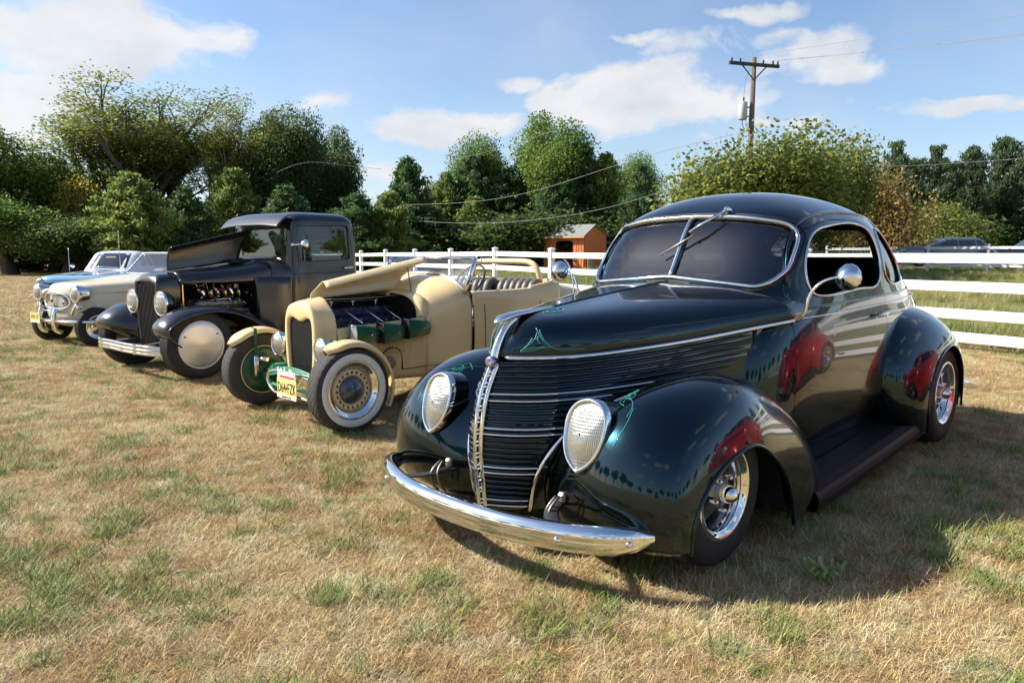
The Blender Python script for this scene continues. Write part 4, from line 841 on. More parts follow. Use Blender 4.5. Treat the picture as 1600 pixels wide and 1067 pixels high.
# ================================================================ the dark coupe
def build_coupe(root, P):
    P = dict(body='teal', slat='slat', **P) if 'body' not in P else P
    bodym = P['body']; slatm = P['slat']; mk = {}
    # --- body shell
    RG = [ring(.17, .64, 3.72, .69, 1.9, 7, 3.0), ring(.40, .62, 3.84, .725, 1.9, 7, 2.8), ring(.70, .64, 3.83, .735, 1.9, 7, 2.6),
          ring(.92, .72, 3.66, .715, 1.9, 6.5, 2.4, zr=.02), ring(1.06, .85, 3.44, .695, 1.9, 5.0, 2.3, zr=.02), ring(1.20, .955, 3.22, .675, 1.9, 5.0, 2.3, zr=.02), ring(1.34, 1.035, 2.98, .640, 1.88, 4.8, 2.3, zr=.02),
          ring(1.45, 1.12, 2.76, .585, 1.86, 4.2, 2.3, zr=.012), ring(1.53, 1.24, 2.52, .49, 1.84, 3.4, 2.2, zr=.008), ring(1.585, 1.40, 2.26, .36, 1.82, 2.7, 2.1), ring(1.617, 1.59, 2.04, .20, 1.81, 2.2, 2.0), ring(1.628, 1.77, 1.85, .035, 1.81, 2, 2)]
    G = interp_rings(RG, 74); SH = Shell(G, 0.03)
    def sideprism(poly, s, a=.35, b=1.1):
        mb = MB(); q = [(-p[0], p[1]) for p in poly]; 
        mb.prism(q, s*a, s*b, axis=1); o = mb.build('tmp', 'gasket', car=False); return o
    def frontprism(poly, x0, x1):
        mb = MB(); mb.prism(poly, x0, x1, axis=0); return mb.build('tmp', 'gasket', car=False)
    def grow(poly, d):
        poly = np.asarray(poly); n = len(poly); a = np.roll(poly, 1, 0); b = np.roll(poly, -1, 0); t = b-a; t /= np.linalg.norm(t, axis=1)[:, None]+1e-9
        nrm = np.stack([t[:, 1], -t[:, 0]], 1); ar = 0.5*np.sum(poly[:, 0]*b[:, 1]-b[:, 0]*poly[:, 1])
        return poly+nrm*d*(1 if ar > 0 else -1)
    win = cspline([(1.19, 1.06), (1.17, 1.15), (1.22, 1.27), (1.32, 1.36), (1.48, 1.40), (1.74, 1.425), (1.95, 1.418), (2.07, 1.37), (2.115, 1.25), (2.105, 1.14), (2.03, 1.075), (1.85, 1.062), (1.5, 1.045), (1.27, 1.038)], 72, closed=True)
    qw = cspline([(2.215, 1.13), (2.20, 1.28), (2.22, 1.385), (2.29, 1.41), (2.40, 1.375), (2.53, 1.28), (2.62, 1.16), (2.60, 1.095), (2.51, 1.075), (2.32, 1.075)], 56, closed=True)
    wsL = rpoly([(.018, 1.135), (.52, 1.092), (.588, 1.17), (.575, 1.395), (.30, 1.440), (.018, 1.450)], r=[.015, .10, .10, .13, .1, .015])
    wsR = np.array([(-a, b) for a, b in wsL])
    rw = rpoly([(-.41, 1.232), (.41, 1.232), (.37, 1.407), (0, 1.425), (-.37, 1.407)], r=[.05, .05, .06, .1, .06]); rwR = np.array([(-a, b) for a, b in rw])
    door = rpoly([(.93, .27), (2.14, .27), (2.165, .95), (2.155, 1.2), (2.14, 1.41), (1.95, 1.452), (1.5, 1.44), (1.2, 1.365), (1.06, 1.18), (1.0, 1.05), (.95, .93)], r=[.05, .05, .1, .1, .05, .1, .2, .12, .1, .1, .1])
    base = SH.solid(0, .03)
    pr = [frontprism(rw, -3.6, -2.2)]+[sideprism(door, s) for s in (1, -1)]+[sideprism(qw, s) for s in (1, -1)]+[frontprism(wsL, -1.9, 0), frontprism(wsR, -1.9, 0)]
    SH.cut(base, pr); kill(*pr); body = SH.finish(base, 'body', bodym, root)
    for s in (1, -1):
        d = SH.solid(0.0, .03); a = sideprism(grow(door, -.004), s, .3); b = sideprism(win, s, .3, 1.2)
        SH.cut(d, [a], 'INTERSECT'); SH.cut(d, [b]); kill(a, b); dr = SH.finish(d, 'door', bodym, root)
        g = SH.solid(.012, .016); a = sideprism(grow(win, .008), s, .3); SH.cut(g, [a], 'INTERSECT'); kill(a)
        if s == 1: kill(g)          # the near window is wound down
        else:
            # side glass wound up only on the far side and the quarter panes; the near pane is clear and tinted
            SH.finish(g, 'door_glass', 'glasstint', dr, True)
        t = SH.line(win, 'v', s, .002); m = MB(); m.tube(t, .0075, 6, closed=True); m.build('window_trim', 'oldchrome', dr)
        hd = SH.line([(1.95, .90), (1.99, .90), (2.05, .90), (2.11, .90)], 'v', s, .03); m = MB(); m.tube(hd, [.008, .011, .011, .007], 8)
        f0 = SH.line([(2.09, .90)], 'v', s, 0)[0]; m.tube([f0, f0+[0, s*.03, 0]], .012, 8); m.build('handle', 'chrome', dr)
        g = SH.solid(.012, .016); a = sideprism(grow(qw, .008), s, .3); SH.cut(g, [a], 'INTERSECT'); kill(a)
        qg = SH.finish(g, 'quarter_glass', 'glasstint', root)
        t = SH.line(qw, 'v', s, .002); m = MB(); m.tube(t, .0075, 6, closed=True); m.build('window_trim', 'oldchrome', qg)
        # raised moulding and bright belt strip
        bl = SH.line([(u, .927+.045*(u-.70)/1.8-.03*max(0, (u-2.6))**2) for u in np.linspace(.70, 3.45, 60)], 'v', s, .004)
        m = MB(); m.tube(bl, .0085, 8, flat=.6); m.build('belt_strip', 'chrome', root)
        b2 = SH.line([(u, .927+.048+.045*(u-.70)/1.8-.03*max(0, (u-2.6))**2) for u in np.linspace(.98, 3.4, 60)], 'v', s, -.004)
        m = MB(); m.tube(b2, .012, 8, flat=.7); m.build('belt_moulding', bodym, root)
        # drip rail over the doors
        dl = cspline([(1.04, 1.10), (1.12, 1.28), (1.24, 1.40), (1.45, 1.462), (1.8, 1.487), (2.15, 1.48), (2.45, 1.44), (2.66, 1.33), (2.78, 1.2)], 50)
        t = SH.line(dl, 'v', s, .003); m = MB(); m.tube(t, .008, 6); m.build('drip_rail', bodym, root)
    for s, wp in ((1, wsL), (-1, wsR)):
        g = SH.solid(.012, .017); a = frontprism(grow(wp, .01), -1.9, 0); SH.cut(g, [a], 'INTERSECT'); kill(a)
        SH.finish(g, 'windshield_pane', 'windshield', root)
        if s == 1:
            g = SH.solid(.012, .016); a = frontprism(grow(rw, .01), -3.6, -2.2); SH.cut(g, [a], 'INTERSECT'); kill(a); SH.finish(g, 'rear_pane', 'glass', root)
    full = np.array([p for p in wsL if p[0] > .03]); full = np.concatenate([full, full[::-1]*[-1, 1]])
    t = SH.line(grow(full, .006), 'u', 1, .003); m = MB(); m.tube(t, .0155, 8, closed=True, flat=.75); m.build('windshield_frame', 'oldchrome', root)
    t2 = SH.line(grow(full, .026), 'u', 1, .0); m = MB(); m.tube(t2, .007, 6, closed=True); m.build('windshield_gasket', 'gasket', root)
    t = SH.line([(0, z) for z in np.linspace(1.13, 1.443, 12)], 'u', 1, .004); m = MB(); m.tube(t, .011, 8); m.build('windshield_divider', 'chrome', root)
    # wiper hung from the header
    a = SH.line([(.21, 1.475)], 'u', 1, .012)[0]; b = SH.line([(.06, 1.345)], 'u', 1, .05)[0]; c1 = SH.line([(.13, 1.375)], 'u', 1, .022)[0]; c2 = SH.line([(-.095, 1.24)], 'u', 1, .018)[0]
    wp = MB(); wp.tube([a+[-.03, 0, .004], a*.5+b*.5+[-.028, 0, 0], b], [.011, .009, .005], 8); wo = wp.build('wiper', 'oldchrome', root)
    wp = MB(); wp.tube([c1, (c1+c2)/2+[-.004, 0, 0], c2], .006, 6); wp.build('wiper_blade', 'steel', wo)
    wp = MB(); wp.lathe([(0, .018), (.03, .016), (.045, .006), (.046, 0)], c=a, axis=(-1, 0, .35), seg=16); wp.build('wiper_pivot', 'chrome', wo)
    # --- hood: alligator top from the prow to the cowl
    belt = cspline([(-.385, .0, .815), (-.365, .045, .815), (-.29, .135, .816), (-.14, .245, .820), (.10, .365, .838), (.42, .485, .868), (.72, .60, .905), (.94, .690, .932)], 70)
    crest = cspline([(-.385, 0, .82), (-.355, 0, .885), (-.315, 0, .94), (-.24, 0, .978), (-.09, 0, 1.005), (.2, 0, 1.038), (.6, 0, 1.078), (.90, 0, 1.105)], 70)
    secs = []
    k = len(belt)
    for i in range(k):
        b = belt[i]; c = crest[i]; f = i/(k-1); hh = c[2]-b[2]
        q = [(b[0], b[1], b[2]), (b[0]+.0*f, b[1]*1.015, b[2]+hh*.22), (b[0]+(c[0]-b[0])*.25, b[1]*.94, b[2]+hh*.52), (b[0]+(c[0]-b[0])*.5, b[1]*.74, b[2]+hh*.79), (b[0]+(c[0]-b[0])*.75, b[1]*.42, b[2]+hh*.935), (b[0]+(c[0]-b[0])*.92, b[1]*.14, b[2]+hh*.985), (c[0], 0, c[2]+.003)]
        s_ = cspline(q, 22); s_ = np.concatenate([s_, mir(s_[-2::-1])]); secs.append(s_)
    HG = np.array(secs); m = MB(); m.grid(HG); hood = m.build('hood', bodym, root, solid=-.012)
    HB = Shell.__new__(Shell); X = L(HG); tri = []; V = []
    for i in range(HG.shape[0]-1):
        for j in range(HG.shape[1]-1):
            q = [Vector(X[i, j]), Vector(X[i+1, j]), Vector(X[i+1, j+1]), Vector(X[i, j+1])]; V += q; tri.append((len(V)-4, len(V)-3, len(V)-2, len(V)-1))
    HB.bvh = BVHTree.FromPolygons(V, tri)
    for s in (1, -1):
        bb = belt.copy(); bb[:, 1] = (bb[:, 1]+.006)*s; m = MB(); m.tube(bb[2:], .0105, 8); m.build('hood_strip', 'chrome', root)
    t = np.array([c+[0, 0, .004] for c in crest[24:]]); m = MB(); m.tube(t, .006, 6, flat=.7); m.build('hood_crease', bodym, root)
    # cowl panel between the hood and the windshield
    cw = []
    for f, du in ((0, 0), (.33, .05), (.66, .09), (1, .14)):
        r_ = HG[-1].copy(); r_[:, 0] += .006+du+.14*f*(np.abs(r_[:, 1])/.66)**3; r_[:, 1] *= 1-.012*f; r_[:, 2] += .012*f-.003; cw.append(r_)
    m = MB(); m.grid(cspline(np.array(cw), 10)); m.build('cowl', bodym, root)
    vt = np.array([[.99, -.10, 1.118], [.97, -.10, 1.124], [.955, 0, 1.128], [.97, .10, 1.124], [.99, .10, 1.118]]); 
    # hood ornament, prow badge and centre bar
    ct = cspline([(-.405, 0, .80), (-.388, 0, .855), (-.352, 0, .915), (-.315, 0, .952), (-.27, 0, .975)], 16)
    m = MB(); m.tube(ct, np.linspace(.020, .017, 16), 10, up=(0, 1, 0)); orn = m.build('hood_ornament', 'chrome', root)
    m = MB(); fin = cspline([(-.40, 0, .962), (-.36, 0, .978), (-.28, 0, .992), (-.16, 0, 1.003), (-.02, 0, 1.016)], 20)
    m.tube(fin, np.interp(np.linspace(0, 1, 20), [0, .12, .5, 1], [.006, .036, .030, .007]), 12, flat=.42, up=(0, 0, 1)); m.build('ornament_wing', 'chrome', orn)
    m = MB(); m.lathe([(-.012, .026), (.008, .026), (.018, .017), (.021, 0)], c=(-.415, 0, .80), axis=(1, 0, 0), seg=20); m.lathe([(-.0, .0), (-.012, .02), (0, .024)], c=(-.425, 0, .80), axis=(1, 0, 0), seg=20); m.build('badge', 'purplebadge', orn)
    prow = cspline([(-.470, 0, .155), (-.485, 0, .30), (-.497, 0, .44), (-.487, 0, .56), (-.455, 0, .68), (-.398, 0, .79)], 40)
    m = MB()
    for s in (1, -1):
        o = prow.copy(); o[:, 1] += s*.018; m.tube(o, .0105, 8)
    cbar = m.build('grille_centre_bar', 'chrome', root)
    m = MB()
    for i in np.linspace(1, 38, 26).astype(int):
        p = prow[i]; m.tube([p+[.0, -.016, .0], p+[-.010, -.004, .004], p+[-.012, .008, .010], p+[-.002, .018, .016]], .0038, 6)
    m.build('twisted_inlay', 'chrome', cbar)
    # --- grille / hood side surface: three plan curves (bottom, middle, trim line)
    def gs(s_, t_):
        C0 = cspline([(-.465, .012, .17), (-.43, .07, .17), (-.37, .14, .17), (-.29, .20, .17), (-.15, .26, .17), (.1, .32, .17), (.5, .46, .17), (1.0, .69, .20)], t=np.array([0, .08, .17, .27, .4, .56, .78, 1]), T=np.atleast_1d(s_))
        C1 = cspline([(-.487, .012, .50), (-.455, .08, .50), (-.39, .165, .50), (-.29, .245, .502), (-.12, .325, .505), (.12, .395, .51), (.5, .52, .53), (1.0, .722, .56)], t=np.array([0, .08, .17, .27, .4, .56, .78, 1]), T=np.atleast_1d(s_))
        C2 = cspline([(-.395, .012, .795), (-.365, .055, .798), (-.29, .137, .80), (-.14, .245, .805), (.10, .362, .823), (.42, .480, .853), (.70, .588, .888), (.98, .702, .918)], t=np.array([0, .05, .14, .28, .45, .65, .83, 1]), T=np.atleast_1d(s_))
        A = np.stack([C0, C1, C2]); return cspline(A, t=np.array([0, .52, 1.0]), T=np.atleast_1d(t_))
    def gpt(s_, t_): return gs(s_, t_)[0]
    SS = np.linspace(0, 1, 60); GG = gs(SS, np.linspace(0, 1, 30))
    for s in (1, -1):
        g = GG.copy(); g[..., 1] = (g[..., 1]-.012)*s; m = MB(); m.grid(g); m.build('grille_backing', bodym, root)
    # edge where the slats stop (s as a function of t)
    te = np.array([0, .12, .25, .38, .5, .60, .68, .735, .78, .85, .95, 1.0]); se = np.array([.19, .20, .215, .245, .285, .335, .40, .47, .80, .82, .84, .85])
    NS = 27
    chrome_at = {0: 0, 3: 0}
    for i in range(NS):
        t_ = .02+.955*i/(NS-1); e = float(np.interp(t_, te, se)); kk = 26
        ss = np.linspace(0.004, e, kk); A = gs(ss, [t_])[0]; up = np.array([0, 0, 1.0]); d = np.gradient(A, axis=0); o_ = np.cross(up, d); o_ /= np.linalg.norm(o_, axis=1)[:, None]
        if o_[3, 0] > 0 and abs(o_[3, 0]) > abs(o_[3, 1]): o_ = -o_
        if o_[-1, 1] < 0: o_ = -o_
        ft = np.clip((e-ss)/.05, .15, 1)
        for s in (1,):
            A2 = np.concatenate([mir(A)[::-1], A]); O2 = np.concatenate([mir(o_)[::-1], o_]); f2 = np.concatenate([ft[::-1], ft])
            prof = np.array([(-.012, .0085), (.0, .0085), (.006, .004), (.007, -.001), (.004, -.006), (-.012, -.004)])
            Gd = A2[:, None]+prof[None, :, :1]*O2[:, None]*1.0+prof[None, :, 1:]*up*f2[:, None, None]
            m = MB(); m.grid(Gd, cv=True); m.build('slat', slatm, root)
        ck = {1: 1, 3: 1, 8: 1, 10: 1, 15: 1, 17: 1}
        row = {0: .03, 1: .065, 7: .26, 8: .29, 14: .515, 15: .545, 21: .735, 22: .77}
    for t_, e in ((.035, .19), (.075, .195), (.265, .22), (.305, .228), (.525, .295), (.565, .31), (.745, .42), (.79, .55)):
        ss = np.linspace(.006, e, 30); A = gs(ss, [t_])[0]; d = np.gradient(A, axis=0); o_ = np.cross([0, 0, 1.0], d); o_ /= np.linalg.norm(o_, axis=1)[:, None]
        if o_[-1, 1] < 0: o_ = -o_
        A = A+o_*.009
        for s in (1, -1):
            q = A if s == 1 else mir(A); m = MB(); m.tube(q, .0042, 6); m.build('grille_strip', 'chrome', root)
    # --- front fenders
    FN = [
     [(-.30, .20, .13), (-.37, .30, .135), (-.41, .42, .14), (-.425, .55, .15), (-.405, .68, .155), (-.35, .79, .155), (-.27, .855, .15), (-.225, .875, .145)],
     [(-.345, .225, .27), (-.40, .31, .27), (-.45, .42, .27), (-.475, .55, .275), (-.455, .68, .275), (-.39, .79, .27), (-.29, .86, .25), (-.235, .882, .225)],
     [(-.325, .25, .41), (-.375, .32, .415), (-.435, .42, .43), (-.470, .54, .435), (-.455, .67, .43), (-.39, .785, .405), (-.285, .862, .355), (-.215, .888, .305)],
     [(-.24, .285, .54), (-.29, .34, .55), (-.365, .43, .58), (-.405, .54, .595), (-.395, .66, .585), (-.33, .78, .54), (-.225, .865, .455), (-.155, .893, .385)],
     [(-.08, .335, .615), (-.13, .38, .625), (-.225, .46, .675), (-.265, .56, .70), (-.26, .67, .69), (-.205, .785, .64), (-.12, .87, .535), (-.06, .897, .445)],
     [(.12, .39, .655), (.08, .43, .655), (.0, .50, .72), (-.03, .59, .755), (-.03, .69, .75), (.0, .795, .70), (.035, .872, .585), (.06, .90, .482)],
     [(.34, .445, .655), (.31, .48, .655), (.27, .54, .72), (.25, .62, .755), (.24, .71, .75), (.23, .80, .70), (.21, .872, .59), (.20, .90, .488)],
     [(.58, .505, .62), (.57, .54, .61), (.56, .59, .64), (.54, .65, .665), (.52, .73, .66), (.47, .81, .60), (.40, .873, .50), (.35, .90, .415)],
     [(.84, .575, .50), (.84, .60, .485), (.83, .64, .50), (.815, .69, .515), (.78, .76, .505), (.70, .825, .45), (.57, .88, .35), (.49, .90, .285)],
     [(1.06, .625, .33), (1.06, .65, .32), (1.05, .68, .325), (1.03, .72, .335), (.98, .78, .325), (.87, .84, .28), (.67, .885, .20), (.555, .90, .15)],
     [(1.22, .65, .15), (1.22, .67, .145), (1.21, .70, .145), (1.18, .74, .145), (1.10, .80, .14), (.95, .855, .12), (.71, .893, .085), (.57, .903, .06)]]
    FN = np.array(FN)
    for i_, wgt in enumerate((.07, .075, .08, .085, .09, .09, .075, .05, .02, 0, 0)):
        for j_, wj in enumerate((.5, .8, 1, 1, .9, .6, .1, 0)):
            FN[i_, j_, 0] += wgt*wj; FN[i_, j_, 2] -= .018*wj*min(1, wgt/.05)
    FG = tensor(FN, 84, 56)
    lip = FG[:, -1:].copy(); rim_ = np.concatenate([FG, lip+[0, .004, 0], lip+[0, -.004, -.002], lip+[0, -.02, .002]], 1) if False else FG
    for s in (1, -1):
        m = MB(); m.grid(FG if s == 1 else mir(FG)); fo = m.build('front_fender', bodym, root, solid=-.006)
        l_ = FG[:, -1].copy(); l_[:, 1] *= s; m = MB(); m.tube(l_, .008, 8); m.build('fender_bead', bodym, fo)
        # dark inner well
        wl = np.array([[(-.2, .42, .10), (-.2, .84, .10)], [(-.28, .42, .4), (-.24, .84, .34)], [(-.05, .42, .62), (-.02, .85, .50)], [(.3, .42, .62), (.25, .85, .52)], [(.6, .45, .45), (.48, .85, .36)], [(.68, .45, .1), (.6, .85, .10)]]); wl[..., 1] *= s
        m = MB(); m.grid(cspline(wl, 24)); m.build('wheel_well', 'dark', fo)
    # chrome edge that frames the grille (two pieces)
    FV = []; Xf = L(FG)
    tri = []
    for i in range(FG.shape[0]-1):
        for j in range(FG.shape[1]-1): tri.append((i*FG.shape[1]+j, (i+1)*FG.shape[1]+j, (i+1)*FG.shape[1]+j+1, i*FG.shape[1]+j+1))
    FB = Shell.__new__(Shell); FB.bvh = BVHTree.FromPolygons([Vector(x) for x in Xf.reshape(-1, 3)], tri)
    edge = [gpt(e+.012, t_)[0]+np.array([-.014, .012, 0]) for t_, e in ((.01, .19), (.12, .20), (.25, .215), (.38, .245), (.5, .285), (.60, .335), (.67, .39))]
    edge = cspline(edge, 40); e2 = cspline([gpt(.41, .685)[0], gpt(.47, .725)[0], gpt(.52, .745)[0], gpt(.57, .76)[0]], 16)+np.array([-.012, .014, 0])
    for s in (1, -1):
        for e_, nm in ((edge, 'grille_surround'), (e2, 'surround_tip')):
            q = e_.copy(); q[:, 1] *= s; m = MB(); m.tube(q, .009, 8); m.build(nm, 'chrome', root)
    # --- headlamps (rounded top, pointed foot)
    lo = cspline([(0, -.137), (.044, -.104), (.075, -.05), (.087, .018), (.079, .078), (.046, .116), (0, .129)], 26); lo = np.concatenate([lo, (lo*[-1, 1])[::-1][1:-1]])
    for s in (1, -1):
        ctr = np.array([-.346, .456, .550]); tilt = .30
        def lp(a, b, d):   # a lateral, b up in lamp plane, d outward
            return ctr+np.array([-d*math.cos(tilt)*1.0+b*math.sin(tilt)+.03*a, a, b*math.cos(tilt)+d*math.sin(tilt)*.6])
        lensG = [[lp(a*f, b*f, .030*(1-f**2)+.004) for a, b in lo] for f in (1, .85, .65, .45, .25, .05)]
        g = np.array(lensG); g[..., 1] *= s; m = MB(); m.grid(g, cv=True); lens = m.build('headlamp', 'lens', root)
        g = np.array([[lp(a*f, b*f, d) for a, b in lo] for f, d in ((1.17, -.10), (1.17, -.05), (1.165, -.015), (1.14, .006), (1.09, .017), (1.02, .014), (.985, .002))]); g[..., 1] *= s
        m = MB(); m.grid(g[:3], cv=True); m.build('lamp_pod', bodym, lens); m = MB(); m.grid(g[2:], cv=True); m.build('bezel', 'chrome', lens)
    # --- pinstripes
    def stripe(pts, shell, axis, s=1, wd=.0022):
        o_ = []
        for p in cspline(np.array(pts, float), 28):
            if axis == 'v': h = shell.hit((p[0], 1.2*s, p[1]), (0, -s, 0), .0012)
            elif axis == 'z': h = shell.hit((p[0], p[1]*s, 1.6), (0, 0, -1), .0012)
            else: h = shell.hit((-1.5, p[0]*s, p[1]), (1, 0, 0), .0012)
            if h is not None: o_.append(h)
        return o_
    if bodym == 'teal':
        for s in (1, -1):
            m = MB()
            for pts in ([(-.335, .845), (-.30, .87), (-.255, .905), (-.22, .945)], [(-.335, .843), (-.29, .846), (-.22, .862), (-.16, .868)], [(-.325, .853), (-.27, .862), (-.20, .868)], [(-.32, .856), (-.285, .888), (-.26, .915)],
                        [(-.245, .915), (-.225, .885), (-.235, .905), (-.222, .925)], [(-.21, .965), (-.215, .93), (-.20, .895), (-.16, .865), (-.06, .852), (.06, .853)], [(-.20, .955), (-.205, .925), (-.19, .893), (-.15, .866)]):
                q = stripe([(-.335+(a_+.335)*.55, .845+(b_-.845)*.78) for a_, b_ in pts], HB, 'v', s)
                if len(q) > 3: m = MB(); m.tube(q, .0019, 5); m.build('pinstripe', 'tealstripe', root)
            for pts in ([(-.14, .04), (-.08, .075), (-.03, .06), (.02, .03)], [(-.12, .05), (-.07, .09), (-.02, .085), (.01, .06), (-.03, .05)], [(-.08, .03), (-.02, .05), (.05, .035), (.10, .012)]):
                q = stripe([(-.14+(a_+.14)*.7, b_) for a_, b_ in pts], HB, 'z', s)
                if len(q) > 3: m = MB(); m.tube(q, .0018, 5); m.build('pinstripe', 'tealstripe', root)
            m = MB()
            for pts in ([(-.20, .53), (-.10, .50), (.02, .46), (.10, .45)], [(-.22, .55), (-.17, .50), (-.12, .53), (-.17, .55), (-.14, .49)], [(-.27, .60), (-.22, .59), (-.17, .545), (-.12, .50)], [(-.15, .52), (-.08, .52), (-.10, .48)]):
                q = stripe(pts, FB, 'z', 1); q = [np.array([a[0], a[1]*s, a[2]]) for a in q]
                if len(q) > 3: m = MB(); m.tube(q, .0015, 5); m.build('pinstripe', 'tealstripe', root)
            for pts in ([(.60, .66), (.615, .62), (.61, .57), (.60, .53)],):
                q = stripe(pts, FB, 'u', 1); q = [np.array([a[0], a[1]*s, a[2]]) for a in q]
                if len(q) > 3: m = MB(); m.tube(q, .0015, 5); m.build('pinstripe', 'tealstripe', root)
    # --- bumper
    bp = cspline([(-.335, -.765, .215), (-.40, -.745, .215), (-.475, -.69, .215), (-.565, -.54, .215), (-.642, -.30, .215), (-.668, 0, .215), (-.642, .30, .215), (-.565, .54, .215), (-.475, .69, .215), (-.40, .745, .215), (-.335, .765, .215)], 90)
    T = np.gradient(bp, axis=0); O = np.cross(T, [0, 0, 1.0]); O /= np.linalg.norm(O, axis=1)[:, None]
    if O[45, 0] > 0: O = -O
    prof = np.array([(-.030, .048), (-.018, .054), (.0, .052), (.014, .042), (.021, .027), (.024, .010), (.0225, .005), (.0225, .001), (.024, -.004), (.022, -.026), (.014, -.043), (-.002, -.053), (-.02, -.051), (-.02, -.044), (.002, -.046), (.008, -.026), (.01, 0), (.006, .026), (-.01, .044)])
    end = np.abs(bp[:, 1]); scz = np.interp(end, [0, .70, .748, .765], [1, 1, .85, .45])
    Gb = bp[:, None]+prof[None, :, :1]*O[:, None]+prof[None, :, 1:]*np.array([0, 0, 1.0])*scz[:, None, None]
    m = MB(); m.grid(Gb, cv=True); bumper = m.build('bumper', 'chrome', root)
    m = MB()
    for v in (-.53, .53, .725, -.725):
        i = int(np.argmin(np.abs(bp[:, 1]-v))); m = MB(); m.lathe([(0, .014), (.004, .014), (.011, .009), (.013, 0)], c=bp[i]+O[i]*.021+[0, 0, -.002], axis=tuple(O[i]), seg=14); m.build('bumper_bolt', 'chrome', bumper)
    for s in (1, -1):
        m = MB(); m.tube(cspline([(-.535, s*.49, .215), (-.50, s*.44, .225), (-.44, s*.37, .24), (-.36, s*.34, .25), (-.2, s*.33, .25)], 20), .028, 8, flat=.3, up=(0, 0, 1)); m.build('bumper_iron', 'dark', bumper)
        m = MB(); m.box((-.36, s*.355, .275), (.035, .04, .045), bev=.01); m.build('bracket', 'steel', bumper)
        m = MB(); m.tube(cspline([(-.40, s*.355, .29), (-.44, s*.345, .25), (-.44, s*.335, .20), (-.40, s*.34, .15)], 14), .006, 6); m.tube(cspline([(-.40, s*.37, .29), (-.46, s*.37, .24), (-.45, s*.37, .19), (-.41, s*.38, .15)], 14), .006, 6); m.build('cable', 'steel', bumper)
    # --- running boards
    for s in (1, -1):
        prof = [(.60, .215), (.70, .232), (.78, .226)]
        for k in range(6): a = .825+k*.009; prof += [(a, .221-k*.002), (a+.002, .225-k*.002), (a+.006, .225-k*.002)]
        prof += [(.888, .195), (.893, .17), (.888, .13), (.87, .12), (.60, .12)]
        st = []
        for u, dz, dv in ((.86, -.085, 0), (1.3, -.062, 0), (1.9, -.02, 0), (2.44, .02, 0)): st.append([(u, s*(v+dv), z+dz) for v, z in prof])
        m = MB(); m.grid(cspline(np.array(st), 24), smooth=False); m.build('running_board', 'runboard', root)
    # --- rear fenders
    RN = [
     [(2.18, .62, .16), (2.18, .70, .16), (2.20, .78, .16), (2.27, .855, .16), (2.345, .90, .16), (2.40, .915, .16)],
     [(2.10, .62, .36), (2.11, .70, .36), (2.14, .785, .36), (2.22, .86, .355), (2.32, .905, .345), (2.385, .917, .335)],
     [(2.10, .62, .60), (2.11, .70, .60), (2.15, .785, .585), (2.245, .86, .55), (2.36, .905, .51), (2.43, .917, .475)],
     [(2.24, .62, .80), (2.25, .695, .795), (2.295, .78, .76), (2.38, .855, .70), (2.47, .905, .63), (2.525, .917, .59)],
     [(2.53, .61, .90), (2.535, .69, .89), (2.56, .78, .85), (2.60, .855, .78), (2.64, .905, .70), (2.665, .917, .655)],
     [(2.86, .585, .905), (2.86, .67, .895), (2.855, .765, .855), (2.85, .85, .785), (2.84, .90, .71), (2.835, .912, .668)],
     [(3.18, .55, .83), (3.17, .64, .82), (3.14, .745, .78), (3.09, .84, .715), (3.04, .89, .65), (3.00, .905, .61)],
     [(3.42, .50, .67), (3.405, .60, .66), (3.37, .715, .63), (3.29, .825, .585), (3.20, .882, .53), (3.14, .898, .495)],
     [(3.54, .47, .46), (3.52, .57, .455), (3.475, .70, .44), (3.38, .815, .41), (3.27, .877, .38), (3.20, .892, .36)],
     [(3.56, .46, .25), (3.54, .56, .25), (3.495, .69, .25), (3.395, .81, .245), (3.28, .872, .24), (3.215, .888, .215)]]
    RGd = tensor(RN, 72, 40)
    for s in (1, -1):
        m = MB(); m.grid(RGd if s == 1 else mir(RGd)); fo = m.build('rear_fender', bodym, root, solid=-.006)
        l_ = RGd[:, -1].copy(); l_[:, 1] *= s; m = MB(); m.tube(l_, .008, 8); m.build('fender_bead', bodym, fo)
        wl = np.array([[(2.46, .5, .14), (2.43, .88, .14)], [(2.42, .5, .45), (2.44, .88, .44)], [(2.65, .5, .72), (2.67, .88, .63)], [(3.0, .5, .72), (2.98, .88, .60)], [(3.18, .5, .5), (3.14, .88, .46)], [(3.24, .5, .2), (3.18, .88, .22)]]); wl[..., 1] *= s
        m = MB(); m.grid(cspline(wl, 24)); m.build('wheel_well', 'dark', fo)
        m = MB(); m.lathe([(0, .034), (.02, .032), (.03, .02), (.033, 0)], c=(3.53, s*.62, .52), axis=(1, s*.4, 0), seg=20); m.build('tail_lamp', 'redlens', fo)
    # --- rear bumper
    bp = cspline([(3.55, -.86, .30), (3.78, -.72, .30), (3.92, -.4, .30), (3.96, 0, .30), (3.92, .4, .30), (3.78, .72, .30), (3.55, .86, .30)], 50)
    m = MB(); m.tube(bp, .05, 10, flat=.4, up=(0, 0, 1)); m.build('rear_bumper', 'chrome', root)
    # --- floor and interior
    m = MB(); m.box((2.1, 0, .17), (3.3, 1.2, .06)); m.box((.28, 0, .22), (.7, .5, .14)); m.box((.76, 0, .55), (.05, 1.2, .7)); m.box((1.9, 0, .25), (2.2, 1.3, .03)); m.build('floor_pan', 'dark', root)
    m = MB(); m.box((.12, 0, .42), (.7, .36, .44), bev=.04); m.box((-.24, 0, .42), (.05, .34, .44)); m.build('engine', 'dark', root)
    m = MB(); m.box((1.95, 0, .50), (.52, 1.14, .22), bev=.06); m.build('seat', 'interior', root)
    m = MB(); m.box((2.30, 0, .82), (.18, 1.16, .52), bev=.07, rot=Matrix.Rotation(-.18, 3, 'Y')); m.build('seat_back', 'interior', root)
